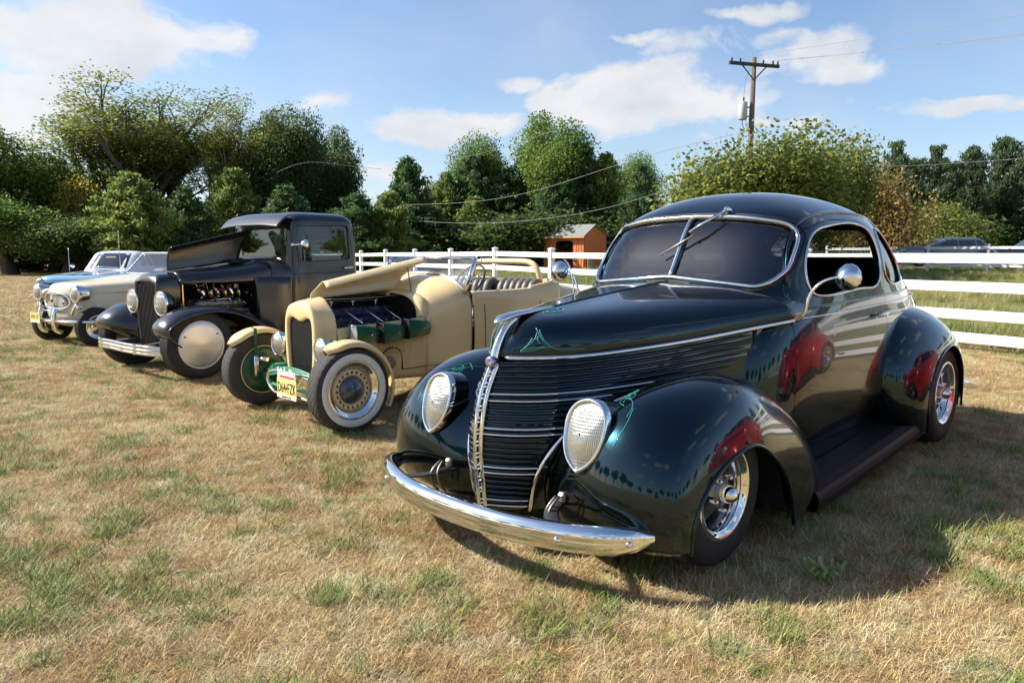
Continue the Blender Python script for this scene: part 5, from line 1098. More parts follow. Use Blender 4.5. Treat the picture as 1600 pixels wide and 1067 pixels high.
    m = MB(); m.box((2.85, 0, .9), (.8, 1.1, .04)); m.build('package_shelf', 'interior', root)
    m = MB(); m.box((1.14, 0, 1.0), (.12, 1.2, .16), bev=.04); dash = m.build('dashboard', 'interior', root)
    th = np.linspace(0, 2*math.pi, 36, endpoint=False); ax = np.array([.78, 0, .0]); 
    m = MB(); m.tube(np.array([(1.42+.10*math.sin(a), .34+.19*math.cos(a), 1.02+.17*math.sin(a)) for a in th]), .011, 8, closed=True); m.tube([(1.42, .34, 1.02), (1.15, .34, .88)], .02, 8)
    for a in (.5, 2.6, 4.7): m.tube([(1.42, .34, 1.02), (1.42+.10*math.sin(a), .34+.19*math.cos(a), 1.02+.17*math.sin(a))], .007, 6)
    m.build('steering_wheel', 'interior', dash)
    m = MB(); m.box((1.22, 0, 1.375), (.02, .22, .05), bev=.01); m.build('rear_view_mirror', 'interior', root)
    # --- mirrors on swan-neck arms
    for s in (1, -1):
        kx = 0 if s == 1 else .07
        arm = np.array([kx, .0, 0])+cspline([(.965, s*.70, .925), (.965, s*.735, .97), (.965, s*.755, 1.05), (.98, s*.80, 1.115), (1.0, s*.86, 1.142), (1.02, s*.90, 1.145)], 26)
        m = MB(); m.tube(arm, .0075, 8); mo = m.build('mirror_arm', 'chrome', root)
        m = MB(); m.lathe([(-.052, 0), (-.046, .022), (-.026, .048), (.0, .062), (.010, .064), (.014, .058), (.014, 0)], c=(1.03, s*.905, 1.145), axis=(1, s*.12, 0), seg=32); m.build('mirror_head', 'chrome', mo)
    # --- aerial on the cowl's far side
    m = MB(); m.tube(cspline([(.70, -.50, 1.0), (.70, -.50, 1.06), (.71, -.52, 1.13), (.76, -.60, 1.20), (.80, -.66, 1.22)], 20), .005, 6); m.build('mirror_stay', 'chrome', root)
    # --- wheels
    make_wheel(root, (.085, .745, .30), 1, .30, .19, .185, 'steps', steer=P.get('steer', 0)); make_wheel(root, (.085, -.745, .30), -1, .30, .19, .185, 'steps', steer=P.get('steer', 0))
    make_wheel(root, (2.90, .765, .335), 1, .335, .22, .205, 'steps'); make_wheel(root, (2.90, -.765, .335), -1, .335, .22, .205, 'steps')
M['purplebadge'] = mat('violet tinted badge', (0.45, 0.42, 0.62), 0.12, 0.9, 1.0)
M['slatback'] = mat('black grille backing', (0.003, 0.007, 0.008), 0.5, 0.0, 0.2)
M['runboard'] = mat('ribbed running board rubber', (0.009, 0.009, 0.011), 0.55, spec=0.3)
def place(root, cx, cy, yaw, z=0.0):
    root.location = (cx, cy, z); root.rotation_euler = (0, 0, car_rz(yaw))
coupe = thing('dark_teal_coupe', 'glossy dark teal vintage coupe with chrome grille and teardrop headlamps, nearest the camera', 'car')
build_coupe(coupe, {}); place(coupe, .21, 3.39, 45.2)
# ================================================================ cream open roadster
def loft(secs, n, m=None):
    C = np.array(secs, float)
    if m: C = np.array([cspline(c, m) for c in C])
    d = np.linalg.norm(np.diff(C, axis=0), axis=2).mean(1); t = np.concatenate([[0], np.cumsum(d**0.8)])
    return cspline(C, t=t, T=np.linspace(0, t[-1], n))
def both(half): half = np.array(half, float); return np.concatenate([half, mir(half)[::-1][1:]])
def text_obj(txt, size, m, parent, M4, name='lettering', align='CENTER', ext=.0006):
    cu = bpy.data.curves.new(name, 'FONT'); cu.body = txt; cu.size = size; cu.align_x = align; cu.align_y = 'CENTER'; cu.extrude = ext; cu.resolution_u = 2
    o = bpy.data.objects.new(name, cu); COL.objects.link(o); bpy.context.view_layer.update()
    me = bpy.data.meshes.new_from_object(o.evaluated_get(bpy.context.evaluated_depsgraph_get())); bpy.data.objects.remove(o); me.name = name
    me.transform(M4); me.materials.clear(); me.materials.append(M[m]); o = bpy.data.objects.new(name, me); COL.objects.link(o); o.parent = parent; return o
def facing_front(u, v, z):   # text plane looking forward along the car
    X = Vector((0, 1, 0)); Y = Vector((0, 0, 1)); Z = Vector((1, 0, 0))
    m = Matrix((X, Y, Z)).transposed().to_4x4(); m.translation = Vector((-u, v, z)); return m
def build_roadster(root):
    # grille shell
    def outl(sc_, u, top=.895, bot=.30, wd=.245):
        h = [(u, wd*.80*sc_, bot), (u, wd*.93*sc_, .42), (u, wd*sc_, .60), (u, wd*.985*sc_, .70), (u, wd*.90*sc_, .785), (u, wd*.68*sc_, .85), (u, wd*.36*sc_, top-.012), (u, 0, top)]
        return both(h)
    ins = both([(.045, .155, .315), (.045, .172, .42), (.045, .184, .58), (.045, .184, .68), (.045, .170, .742), (.045, .125, .765), (.045, .05, .748), (.045, 0, .738)])
    ins2 = ins.copy(); ins2[:, 0] = .062
    a = cspline(outl(.93, .035, .875), 61); b = cspline(outl(1.0, .055), 61); c = cspline(outl(1.04, .11, .905), 61); d = cspline(outl(1.12, .20, .925), 61); e = cspline(ins, 61); e0 = cspline(ins2, 61)
    m = MB(); m.grid(loft([e0, e, a, b, c, d], 26)); m.build('grille_shell', 'cream', root, solid=-.004)
    m = MB(); g = cspline(ins2, 61)*[1, .995, 1]; base = g.copy(); base[:, 2] = .30; m.grid(np.array([g, base])); mesh_ = m.build('grille_mesh', 'mesh', root, normals=False)
    m = MB()
    for z in np.arange(.33, .76, .014):
        w_ = .172 if z < .7 else .150; m.box((.058, 0, z), (.003, 2*w_, .003))
    for v in np.arange(-.165, .17, .014): m.box((.0575, v, .525), (.003, .003, .41))
    o = m.build('mesh_wires', 'slatback', mesh_); o['kind'] = 'stuff'
    # raised hood half with rolled edge, and its prop
    H = []
    for f in np.linspace(0, 1, 14):
        u0 = .14+.86*f; u1 = .22+.99*f; z0 = .905+.055*f; z1 = 1.03+.195*f; wv = .40+.0*f
        H.append([(u0, .0, z0), (u0+.01, -.015, z0+.3*(z1-z0)), (u1*.6+u0*.4, -.012, z0+.62*(z1-z0)), (u1, .0, z1-.012), (u1+.0, .045, z1+.012), (u1-.01, .10, z1-.002), (u1-.015, .135, z1-.035)])
    m = MB(); m.grid(loft(H, 24, 20)); m.build('raised_hood', 'cream', root, solid=-.006)
    m = MB(); m.tube([(1.04, .05, 1.15), (.93, .24, .95)], .005, 6); m.build('hood_prop', 'steel', root)
    # far half of the hood, closed
    H = [[(u, -.0, z), (u, -.12, z-.012), (u, -.22*w_, z-.055), (u, -.29*w_, z-.13), (u, -.30*w_, z-.22)] for u, z, w_ in ((.20, .915, .92), (.5, .935, 1.0), (.8, .955, 1.15), (.98, .965, 1.3))]
    m = MB(); m.grid(loft(H, 12, 14)); m.build('hood_far_half', 'cream', root, solid=-.004)
    # engine bay, engine
    m = MB(); m.box((.60, 0, .33), (.9, .60, .03)); m.box((.97, 0, .62), (.02, .70, .56)); m.box((.58, -.27, .6), (.78, .02, .5)); m.build('engine_bay', 'dark', root)
    m = MB(); m.box((.60, 0, .60), (.62, .17, .30), bev=.02); eng = m.build('engine', 'engineblue', root)
    m = MB(); m.box((.55, .03, .79), (.56, .11, .07), bev=.02)
    for k in range(5): m.box((.55, .088, .72-k*.024), (.56, .008, .008))
    m.build('valve_cover', 'engineblue', eng)
    for u in (.30, .50, .72):
        m = MB(); m.tube([(u, .03, .82), (u, .03, .875)], .006, 6); m.lathe([(0, .016), (.012, .016), (.014, 0)], c=(u, .03, .87), axis=(0, 0, 1), seg=12); m.build('filler_cap', 'oldchrome', eng)
    for k, u in enumerate((.36, .55, .74)):
        m = MB(); m.tube([(u, .08, .83), (u+.07, .28, .715)], .006, 6); m.build('linkage_rod', 'oldchrome', eng)
    m = MB(); m.tube([(.22, .06, .90), (.6, .1, .90), (.95, .12, .915)], .006, 6); m.build('hood_rod', 'steel', root)
    for k in range(16):
        rr_ = random.Random(k); u = .28+.042*k; m = MB(); m.lathe([(0, .010), (.03, .012), (.034, 0)], c=(u, .13+rr_.uniform(-.02, .05), .68+rr_.uniform(-.02, .05)), axis=(0, .5, 1), seg=8)
        if k % 2: m.build('spark_plug', 'steel', eng)
    m = MB()
    for k in range(10):
        rr_ = random.Random(k+50); u = .3+.06*k; m.tube(cspline([(u, .05, .83), (u+.03, .14, .80+rr_.uniform(-.02, .03)), (u+.02*rr_.uniform(-2, 2), .20, .70), (u, .16, .62)], 10), .004, 5)
    m.build('ignition_wires', 'gasket', eng)
    # side panel below the opening
    S = [[(u, v, z1), (u, v+.012, z1-.10), (u, v+.015, .45), (u, v, .26)] for u, v, z1 in ((.20, .275, .690), (.42, .315, .708), (.66, .375, .728), (.92, .45, .752))]
    m = MB(); m.grid(loft(S, 20, 14)); side = m.build('side_panel', 'creamdirty', root, solid=-.004)
    m = MB(); m.grid(mir(loft(S, 20, 14))); m.build('side_panel', 'creamdirty', root, solid=-.004)
    m = MB(); m.lathe([(0, .02), (.004, .02), (.005, .012), (.002, .0)], c=(.27, .312, .60), axis=(-.15, 1, 0), seg=18); m.build('port_ring', 'rust', side)
    for k in range(9):
        u = .50+.028*k; m = MB(); m.tube([(u, .372+.17*(u-.5), .47), (u, .372+.17*(u-.5), .58)], .004, 5); m.build('louvre', 'creamdirty', side)
    # three tapered green intake scoops with bright or black mouths
    for k, (u, z) in enumerate(((.275, .640), (.50, .645), (.715, .665))):
        v = .315+.17*(u-.2)+.01
        secs = []
        for f in np.linspace(0, 1, 8):
            hh = .078*(1-.42*f**1.6); dd = .085*(1-.55*f**2.0); uu = u+.235*f
            if f > .95: hh *= .75; dd *= .5
            vv = v+.17*.235*f; secs.append([(uu, vv-.01, -hh+z), (uu, vv+dd, -hh*.93+z), (uu, vv+dd+.008, z), (uu, vv+dd, hh*.93+z), (uu, vv-.01, hh+z)])
        m = MB(); G = np.array(secs); m.grid(G, smooth=False); m.add(G[-1], [(0, 1, 2, 3, 4)], smooth=False); sco = m.build('intake_scoop', 'green', root, solid=-.003)
        m = MB(); q = np.concatenate([G[0], G[0][:1]]); m.tube(q, .006, 6); m.build('scoop_rim', 'oldchrome' if k == 0 else 'gasket', sco)
        m = MB(); m.add(G[0]+[.004, 0, 0], [(0, 1, 2, 3, 4)], smooth=False); m.build('scoop_mouth', 'alu' if k == 0 else 'gasket', sco)
        c_ = G[4]; m = MB(); m.box((u+.15, c_[2][1]+.004, z), (.045, .006, .010), bev=.002); m.build('fastener', 'oldchrome', sco)
    # cowl: from the bay opening back to the windshield
    C = []
    for u, w_, zt, zb in ((.92, .455, .955, .24), (.96, .47, 1.00, .24), (1.05, .52, 1.045, .24), (1.16, .575, 1.075, .24), (1.27, .61, 1.082, .24)):
        C.append(both([(u, w_*.93, zb), (u, w_*1.0, .45), (u, w_*1.015, .70), (u, w_*.99, zt-.20), (u, w_*.90, zt-.11), (u, w_*.68, zt-.04), (u, w_*.36, zt-.008), (u, 0, zt)]))
    m = MB(); m.grid(loft(C, 22, 60)); m.build('cowl', 'cream', root, solid=-.004)
    # curved flange round the opening
    fl = both([(.93, .46, .74), (.935, .455, .82), (.935, .41, .895), (.93, .30, .942), (.925, .15, .958), (.925, 0, .962)])
    fl2 = both([(.86, .40, .74), (.865, .39, .80), (.865, .345, .865), (.86, .25, .915), (.86, .12, .93), (.86, 0, .935)])
    m = MB(); m.grid(loft([cspline(fl, 40), cspline(fl2, 40)], 2)); m.build('cowl_flange', 'cream', root, solid=-.003)
    # tub with door seams
    Tt = []
    for u, w_, zt in ((1.28, .615, .950), (1.6, .645, .952), (1.95, .655, .962), (2.2, .655, .985), (2.32, .65, 1.0)):
        Tt.append([(u, w_*.95, .24), (u, w_*1.01, .42), (u, w_*1.025, .66), (u, w_*1.01, .84), (u, w_*.985, zt-.012), (u, w_*.96, zt), (u, w_*.925, zt-.01), (u, w_*.90, zt-.05)])
    Gt = loft(Tt, 30, 30)
    for s in (1, -1): m = MB(); m.grid(Gt if s == 1 else mir(Gt)); m.build('tub_side', 'cream', root, solid=-.004)
    for u in (1.285, 1.40, 2.02):
        m = MB(); sec = loft(Tt, 200, 30)[int((u-1.28)/1.04*199)] if u > 1.28 else Gt[0]
        m.tube(sec[2:22]+[0, .001, 0], .0035, 5); m.build('door_seam', 'gasket', root)
    m = MB(); q = np.array([Gt[i][9] for i in range(0, 30)]); m.tube(q+[0, .002, .04], .003, 5); m.build('belt_crease', 'creamdirty', root)
    D = []
    for u, w_, zt in ((2.32, .65, 1.0), (2.5, .64, .985), (2.8, .60, .93), (3.1, .54, .84), (3.35, .46, .70), (3.45, .40, .50)):
        D.append(both([(u, w_*.93, .26), (u, w_, .45), (u, w_*1.01, .66), (u, w_*.99, zt-.14), (u, w_*.92, zt-.06), (u, w_*.7, zt-.012), (u, w_*.35, zt), (u, 0, zt+.003)]))
    m = MB(); m.grid(loft(D, 30, 60)); m.build('rear_deck', 'cream', root, solid=-.004)
    m = MB(); rim_ = np.concatenate([cspline([(1.95, .62, .955), (2.15, .625, .985), (2.27, .60, 1.005), (2.33, .5, 1.012), (2.36, .3, 1.012), (2.37, 0, 1.012)], 30)]); rim_ = both(rim_); m.tube(rim_, .018, 8); m.build('cockpit_roll', 'cream', root)
    m = MB(); m.box((1.75, 0, .30), (1.2, 1.15, .04)); m.box((1.30, 0, .66), (.02, 1.15, .5)); m.box((2.33, 0, .62), (.02, 1.2, .66)); m.box((2.8, 0, .30), (1.2, .8, .06)); m.build('floor', 'interior', root)
    # seats: vertical rolls
    for v0 in (.30, -.30):
        s_ = part('seat', root); m = MB(); m.box((1.78, v0, .56), (.44, .48, .20), bev=.05); m.build('cushion', 'leather', s_)
        for k in range(6):
            v = v0-.20+.08*k; pts = cspline([(1.98, v, .60), (2.06, v, .78), (2.10, v, .92), (2.13, v, .98), (2.18, v, .99), (2.22, v, .95), (2.22, v, .8)], 18)
            m = MB(); m.tube(pts, [.044]*18, 10); m.build('roll', 'leather', s_)
    th = np.linspace(0, 2*math.pi, 32, endpoint=False); sw = part('steering_wheel', root)
    m = MB(); m.tube(np.array([(1.52+.10*math.sin(a), .30+.17*math.cos(a), 1.02+.14*math.sin(a)) for a in th]), .010, 8, closed=True); m.build('rim', 'interior', sw)
    m = MB(); m.tube([(1.52, .30, 1.02), (1.3, .30, .88)], .016, 8)
    for a in (.5, 2.6, 4.7): m.tube([(1.52, .30, 1.02), (1.52+.10*math.sin(a), .30+.17*math.cos(a), 1.02+.14*math.sin(a))], .007, 6)
    m.lathe([(0, .04), (.02, .035), (.03, 0)], c=(1.52, .30, 1.02), axis=(.8, 0, .6), seg=16); m.build('column', 'oldchrome', sw)
    m = MB(); m.box((1.31, 0, .93), (.05, 1.1, .16), bev=.02); m.build('dashboard', 'interior', root)
    for v in (.14, .02, -.12): m = MB(); m.lathe([(0, .04), (.01, .038), (.012, 0)], c=(1.34, v, .94), axis=(1, 0, 0), seg=18); m.build('gauge', 'oldchrome', root)
    # roll bar
    m = MB(); m.tube(cspline(both([(2.26, .47, .90), (2.25, .465, 1.03), (2.235, .44, 1.12), (2.23, .38, 1.17), (2.23, .30, 1.185), (2.23, 0, 1.188)]), 60), .027, 12); m.build('roll_bar', 'cream', root)
    # windshield
    f_ = np.array([(1.20, .60, .93), (1.335, .60, 1.225), (1.335, -.60, 1.225), (1.20, -.60, .93)]); ws = part('windshield', root)
    m = MB(); m.tube([f_[0], f_[1]], .021, 8, flat=.7); m.build('post', 'chrome', ws); m = MB(); m.tube([f_[3], f_[2]], .021, 8, flat=.7); m.build('post', 'chrome', ws)
    m = MB(); m.tube([f_[1], f_[2]], .015, 8); m.build('header', 'chrome', ws)
    bb = cspline(both([(1.22, .585, .955), (1.225, .50, 1.01), (1.235, .34, 1.068), (1.24, .15, 1.092), (1.24, 0, 1.096)]), 40); m = MB(); m.tube(bb, .014, 8); m.build('cowl_molding', 'chrome', ws)
    top = np.stack([np.full(40, 1.332), np.linspace(.59, -.59, 40), np.full(40, 1.218)], 1); m = MB(); m.grid(np.array([bb+[0, 0, .004], top])); m.build('pane', 'glass', ws, normals=False)
    m = MB(); m.tube([(1.33, .57, 1.19), (1.34, .66, 1.19), (1.34, .66, 1.23)], .006, 6); m.build('clamp', 'chrome', ws)
    # headlamps
    for s in (1, -1):
        hl = part('headlamp', root); c = (.03, s*.335, .535)
        m = MB(); m.lathe([(.14, 0), (.13, .04), (.08, .082), (.02, .10), (.0, .10)], c=c, axis=(1, 0, 0), seg=32); m.build('bucket', 'chrome', hl)
        m = MB(); m.lathe([(0, .102), (-.012, .102), (-.02, .094), (-.014, .088)], c=c, axis=(1, 0, 0), seg=32); m.build('rim', 'chrome', hl)
        m = MB(); m.lathe([(-.012, .09), (-.03, .06), (-.04, .03), (-.042, 0)], c=c, axis=(1, 0, 0), seg=32); m.build('lens', 'lens', hl)
        m = MB(); m.tube([(.06, s*.335, .44), (.10, s*.30, .36)], .014, 8); m.build('stalk', 'oldchrome', hl)
    # axle, frame ends, nerf bar
    m = MB(); m.tube(cspline([(.02, -.60, .27), (.0, -.45, .22), (0, 0, .21), (0, .45, .22), (.02, .60, .27)], 30), .022, 8, flat=.7); m.build('front_axle', 'greenlight', root)
    m = MB()
    for k in range(4): m.tube(cspline([(-.02, -.42, .28+.016*k), (-.03, 0, .33+.016*k), (-.02, .42, .28+.016*k)], 20), .010, 6)
    m.build('leaf_spring', 'greenlight', root)
    for s in (1, -1):
        m = MB(); m.tube([(-.04, s*.33, .36), (.3, s*.33, .35), (1.0, s*.34, .30), (3.2, s*.36, .32)], .026, 8); m.build('frame_rail', 'greenlight', root)
        m = MB(); m.tube([(-.06, s*.44, .42), (-.07, s*.50, .40), (-.02, s*.56, .40)], .012, 8); m.build('shock_arm', 'oldchrome', root)
    m = MB(); m.tube([(-.07, -.54, .43), (-.07, -.54, .26)], .020, 10); m.tube([(-.07, -.54, .41), (-.06, -.36, .415)], .016, 8); m.build('shock_absorber', 'oldchrome', root)
    nb = cspline([(-.14, .50, .23), (-.16, .30, .215), (-.17, 0, .21), (-.16, -.10, .23), (-.155, -.17, .29), (-.155, -.16, .335), (-.15, -.10, .365), (-.145, .05, .375), (-.145, .3, .37), (-.14, .5, .355)], 50, closed=True)
    m = MB(); m.tube(nb, .0125, 8, closed=True); m.build('nerf_bar', 'oldchrome', root)
    # plate with its topper
    pl = part('licence_plate', root); pv = .19
    m = MB(); m.box((-.185, pv, .262), (.004, .29, .145)); m.build('plate', 'plateyellow', pl)
    m = MB(); m.box((-.189, pv, .200), (.003, .288, .022)); m.build('plate_band', 'platewhite', pl)
    text_obj('D64\u2022FZK', .088, 'ink', pl, facing_front(-.1885, pv, .264)@Matrix.Diagonal((.80, 1.25, 1, 1)))
    text_obj('GARDEN STATE', .020, 'ink', pl, facing_front(-.1915, pv, .200))
    m = MB(); m.box((-.185, pv, .352), (.004, .27, .03)); m.build('topper', 'platewhite', pl); m = MB(); m.box((-.189, pv+.01, .352), (.003, .21, .014)); m.build('topper_stripe', 'redink', pl)
    m = MB(); rr_ = random.Random(5)
    for k in range(11):
        v = pv-.125+.025*k; hh = [.05, .035, .045, .02, .055, .03, .025, .05, .045, .03, .025][k]; m.box((-.185, v, .366+hh/2), (.004, .019, hh), bev=.002)
    o = m.build('topper_letters', 'platewhite', pl); o['kind'] = 'stuff'
    # cycle fenders
    for s in (1, -1):
        st = []
        for th_ in np.linspace(R(122 if s == 1 else 138), R(-26), 22):
            Rr = .342+.01*math.sin(th_); u = .03+Rr*math.cos(th_)*1.0; z = .285+Rr*math.sin(th_); n_ = np.array([math.cos(th_), 0, math.sin(th_)])
            ft = min(1, (R(124 if s == 1 else 140)-th_)/.28+.10)
            row = []
            for q, dz in ((-.098, -.03), (-.09, -.004), (-.05, .012), (0, .018), (.05, .012), (.09, -.004), (.098, -.03)):
                row.append(np.array([u, s*(.685+q*ft), z])+n_*dz)
            st.append(row)
        m = MB(); m.grid(loft(st, 40, 16)); fo = m.build('cycle_fender', 'cream', root, solid=-.004)
        m = MB(); sv = s*(.60 if s == 1 else .585); m.box((-.045, sv, .50), (.025, .012, .30), bev=.003); m.tube([(-.045, sv, .64), (-.03, s*.68, .645)], .008, 6); m.build('fender_bracket', 'green', fo)
    # green backing plates inside the front wheels
    for s in (1, -1):
        m = MB(); m.lathe([(s*.60, .01), (s*.60, .10), (s*.605, .15), (s*.612, .178), (s*.62, .187), (s*.64, .190)], c=(.03, 0, .30), seg=64); bpz = m.build('brake_backing_plate', 'green', root)
        m = MB()
        for k in range(72):
            a = 2*math.pi*k/72; m.box((.03+.172*math.cos(a), s*.604, .30+.172*math.sin(a)), (.005, .006, .012), rot=Matrix.Rotation(-a, 3, 'Y'))
        o = m.build('plate_fins', 'green', bpz); o['kind'] = 'stuff'
        m = MB(); m.tube(np.array([(.03+.196*math.cos(a), s*.612, .30+.196*math.sin(a)) for a in np.linspace(0, 2*math.pi, 50, endpoint=False)]), .005, 6, closed=True); m.build('rim_edge', 'cream', bpz)
        for a in (1.2, 1.57, 1.94, 3.6): m = MB(); m.lathe([(0, .009), (-s*.01, .008), (-s*.011, 0)], c=(.03+.10*math.cos(a), s*.600, .30+.10*math.sin(a)), seg=8); m.build('bolt', 'oldchrome', bpz)
    make_wheel(root, (.03, .69, .30), 1, .305, .165, .20, 'holes', 'rubberdust', tread=True, whitewall=True)
    make_wheel(root, (.03, -.69, .30), -1, .305, .165, .20, 'holes', 'rubberdust', tread=True, whitewall=True)
    make_wheel(root, (2.85, .69, .33), 1, .335, .19, .20, 'holes', 'rubberdust', whitewall=True); make_wheel(root, (2.85, -.69, .33), -1, .335, .19, .20, 'holes', 'rubberdust', whitewall=True)
    # exhaust elbow low on the side with its round flange
    m = MB(); m.tube(cspline([(.52, .385, .36), (.535, .385, .47), (.60, .39, .515), (.68, .395, .50), (.71, .40, .42), (.712, .40, .335)], 24), .006, 6); m.build('panel_cutout_edge', 'gasket', root)
    m = MB(); m.lathe([(0, .05), (.012, .05), (.016, .03), (.01, .02), (.01, 0)], c=(.60, .385, .40), seg=24); m.build('exhaust_flange', 'steel', root)
    m = MB(); m.tube([(.72, .40, .335), (1.24, .60, .375)], .003, 5); m.build('panel_seam', 'gasket', root)
roadster = thing('cream_roadster', 'cream open hot rod with raised hood, green side scoops and whitewall tyres', 'car')
build_roadster(roadster); place(roadster, -1.67, 5.64, 45.4)
# ================================================================ black pickup
def build_pickup(root):
    def outl(u, wd, top, bot):
        return both([(u, wd*.72, bot), (u, wd*.84, bot+.2), (u, wd*.95, .70), (u, wd, .88), (u, wd*.95, .97), (u, wd*.78, top-.03), (u, wd*.4, top-.005), (u, 0, top)])
    ins = both([(-.09, .16, .33), (-.09, .19, .5), (-.09, .215, .70), (-.09, .225, .87), (-.09, .215, .945), (-.09, .15, .965), (-.09, .07, .968), (-.09, 0, .968)])
    i2 = ins+[.03, 0, 0]
    m = MB(); m.grid(loft([cspline(i2, 61), cspline(ins, 61), cspline(outl(-.095, .25, 1.0, .30), 61), cspline(outl(-.06, .275, 1.04, .30), 61), cspline(outl(.0, .285, 1.058, .30), 61), cspline(outl(.14, .30, 1.068, .34), 61)], 26)); m.build('grille_shell', 'satin', root, solid=-.004)
    m = MB(); g = cspline(i2, 61); b_ = g.copy(); b_[:, 2] = .30; m.grid(np.array([g, b_])); m.build('radiator', 'satininner', root, normals=False)
    for v in np.linspace(-.19, .19, 13): m = MB(); m.box((-.078, v, .62), (.012, .008, .64)); m.build('grille_bar', 'satininner', root)
    # closed right half and left strip of the hood
    H = []
    for u, w_, z, zs in ((.13, .30, 1.068, .955), (.45, .345, 1.10, .96), (.80, .41, 1.14, .965), (1.10, .50, 1.20, .98)):
        H.append(both([(u, w_+.012, zs-.02), (u, w_+.012, zs+.02), (u, w_*.97, z-.085), (u, w_*.80, z-.03), (u, w_*.4, z-.004), (u, 0, z)]))
    m = MB(); m.grid(loft(H, 20, 40)); m.build('hood_top', 'satin', root, solid=-.004)
    H = []
    for f in np.linspace(0, 1, 10):
        z0 = 1.075+.10*f; z1 = 1.33+.225*f; u0 = .15+.84*f; u1 = .17+.99*f
        H.append([(u0, -.01, z0), (u0*.8+u1*.2, -.02, z0*.7+z1*.3), (u1*.5+u0*.5, -.018, z0*.4+z1*.6), (u1, .0, z1-.035), (u1, .03, z1-.006), (u1, .075, z1)])
    m = MB(); m.grid(loft(H, 20, 18)); m.build('raised_hood', 'satin', root, solid=-.006)
    m = MB(); m.box((.95, .10, 1.175), (.28, .16, .05), bev=.015); m.tube([(1.0, .0, 1.20), (1.12, .12, 1.14), (1.17, .2, 1.10)], .02, 8); m.build('hinge', 'satininner', root)
    # cowl and cab
    C = []
    for u, w_, zt, zb in ((1.02, .45, 1.19, .26), (1.10, .52, 1.215, .26), (1.20, .60, 1.235, .26), (1.30, .655, 1.24, .26)):
        C.append(both([(u, w_*.97, zb), (u, w_*1.0, .6), (u, w_*1.0, .95), (u, w_*.96, zt-.14), (u, w_*.84, zt-.06), (u, w_*.5, zt-.012), (u, 0, zt)]))
    m = MB(); m.grid(loft(C, 16, 50)); m.build('cowl', 'satin', root, solid=-.004)
    for s in (1, -1):
        S = [[(u, s*(w_), 1.0), (u, s*(w_+.01), .75), (u, s*(w_+.01), .5), (u, s*w_, .26)] for u, w_ in ((.905, .47), (1.02, .545), (1.13, .62), (1.235, .67))]
        m = MB(); m.grid(loft(S, 10, 10)); m.build('cowl_side', 'satin', root, solid=-.004)
    # cab: shell of rounded-rectangle rings cut for windows and doors
    def rr(z, u0, u1, w_, r=.10, m=96):
        n_ = 8; return ring(z, u0, u1, w_, (u0+u1)/2, n_, n_, m)
    RG = [rr(.26, 1.24, 2.22, .665), rr(.6, 1.22, 2.235, .685), rr(.98, 1.225, 2.24, .69), rr(1.09, 1.235, 2.24, .682), rr(1.3, 1.245, 2.235, .672), rr(1.55, 1.265, 2.22, .655), rr(1.66, 1.29, 2.19, .635), rr(1.715, 1.35, 2.13, .58), rr(1.742, 1.45, 2.03, .46), rr(1.755, 1.58, 1.9, .25), rr(1.757, 1.72, 1.76, .02)]
    SH = Shell(interp_rings(RG, 60), .03)
    def P1(poly, s, a=.3, b=1.0):
        mb = MB(); mb.prism([(-p[0], p[1]) for p in poly], s*a, s*b, axis=1); return mb.build('tmp', 'gasket', car=False)
    def PF(poly, x0, x1):
        mb = MB(); mb.prism(poly, x0, x1, axis=0); return mb.build('tmp', 'gasket', car=False)
    win = rpoly([(1.335, 1.165), (2.07, 1.195), (2.07, 1.60), (1.335, 1.585)], r=.05); door = rpoly([(1.27, .30), (2.13, .30), (2.13, 1.655), (1.30, 1.64)], r=.04); door2 = rpoly([(1.274, .304), (2.126, .304), (2.126, 1.651), (1.304, 1.636)], r=.04)
    wsp = rpoly([(-.56, 1.235), (.56, 1.235), (.56, 1.575), (-.56, 1.575)], r=.03); rwp = rpoly([(-.36, 1.24), (.36, 1.24), (.36, 1.52), (-.36, 1.52)], r=.05)
    base = SH.solid(0, .03); pr = [P1(door, 1), P1(door, -1), PF(wsp, -1.6, -.5), PF(rwp, -3, -1.9)]; SH.cut(base, pr); kill(*pr); SH.finish(base, 'cab', 'satin', root)
    for s in (1, -1):
        d = SH.solid(0, .03); a = P1(door2, s); b = P1(win, s); SH.cut(d, [a], 'INTERSECT'); SH.cut(d, [b]); kill(a, b); dr = SH.finish(d, 'door', 'satin', root)
        g = SH.solid(.014, .018); a = P1(win, s); SH.cut(g, [a], 'INTERSECT'); kill(a); SH.finish(g, 'door_glass', 'cabglass', dr)
        t = SH.line(win, 'v', s, .001); m = MB(); m.tube(t, .007, 6, closed=True); m.build('window_frame', 'satin', dr)
        h = SH.line([(1.95, 1.09), (2.09, 1.095)], 'v', s, .03); m = MB(); m.tube([h[0], h[1]], .010, 8); m.tube([h[1]+[-.03, 0, 0], h[1]+[-.03, -.035*s, 0]], .012, 8); m.build('handle', 'chrome', dr)
        bl = SH.line([(u, 1.03+.02*(u-1.2)) for u in np.linspace(1.24, 2.2, 20)], 'v', s, .001); m = MB(); m.tube(bl, .006, 6); m.build('belt_bead', 'satin', root)
    g = SH.solid(.014, .018); a = PF(wsp, -1.6, -.5); SH.cut(g, [a], 'INTERSECT'); kill(a); SH.finish(g, 'windshield', 'cabglass', root)
    g = SH.solid(.014, .018); a = PF(rwp, -3, -1.9); SH.cut(g, [a], 'INTERSECT'); kill(a); SH.finish(g, 'rear_pane', 'cabglass', root)
    # sun visor over the windshield
    V = [[(u, .62, z-.012), (u, .3, z+.012), (u, 0, z+.016), (u, -.3, z+.012), (u, -.62, z-.012)] for u, z in ((1.30, 1.715), (1.24, 1.69), (1.17, 1.635), (1.115, 1.575))]
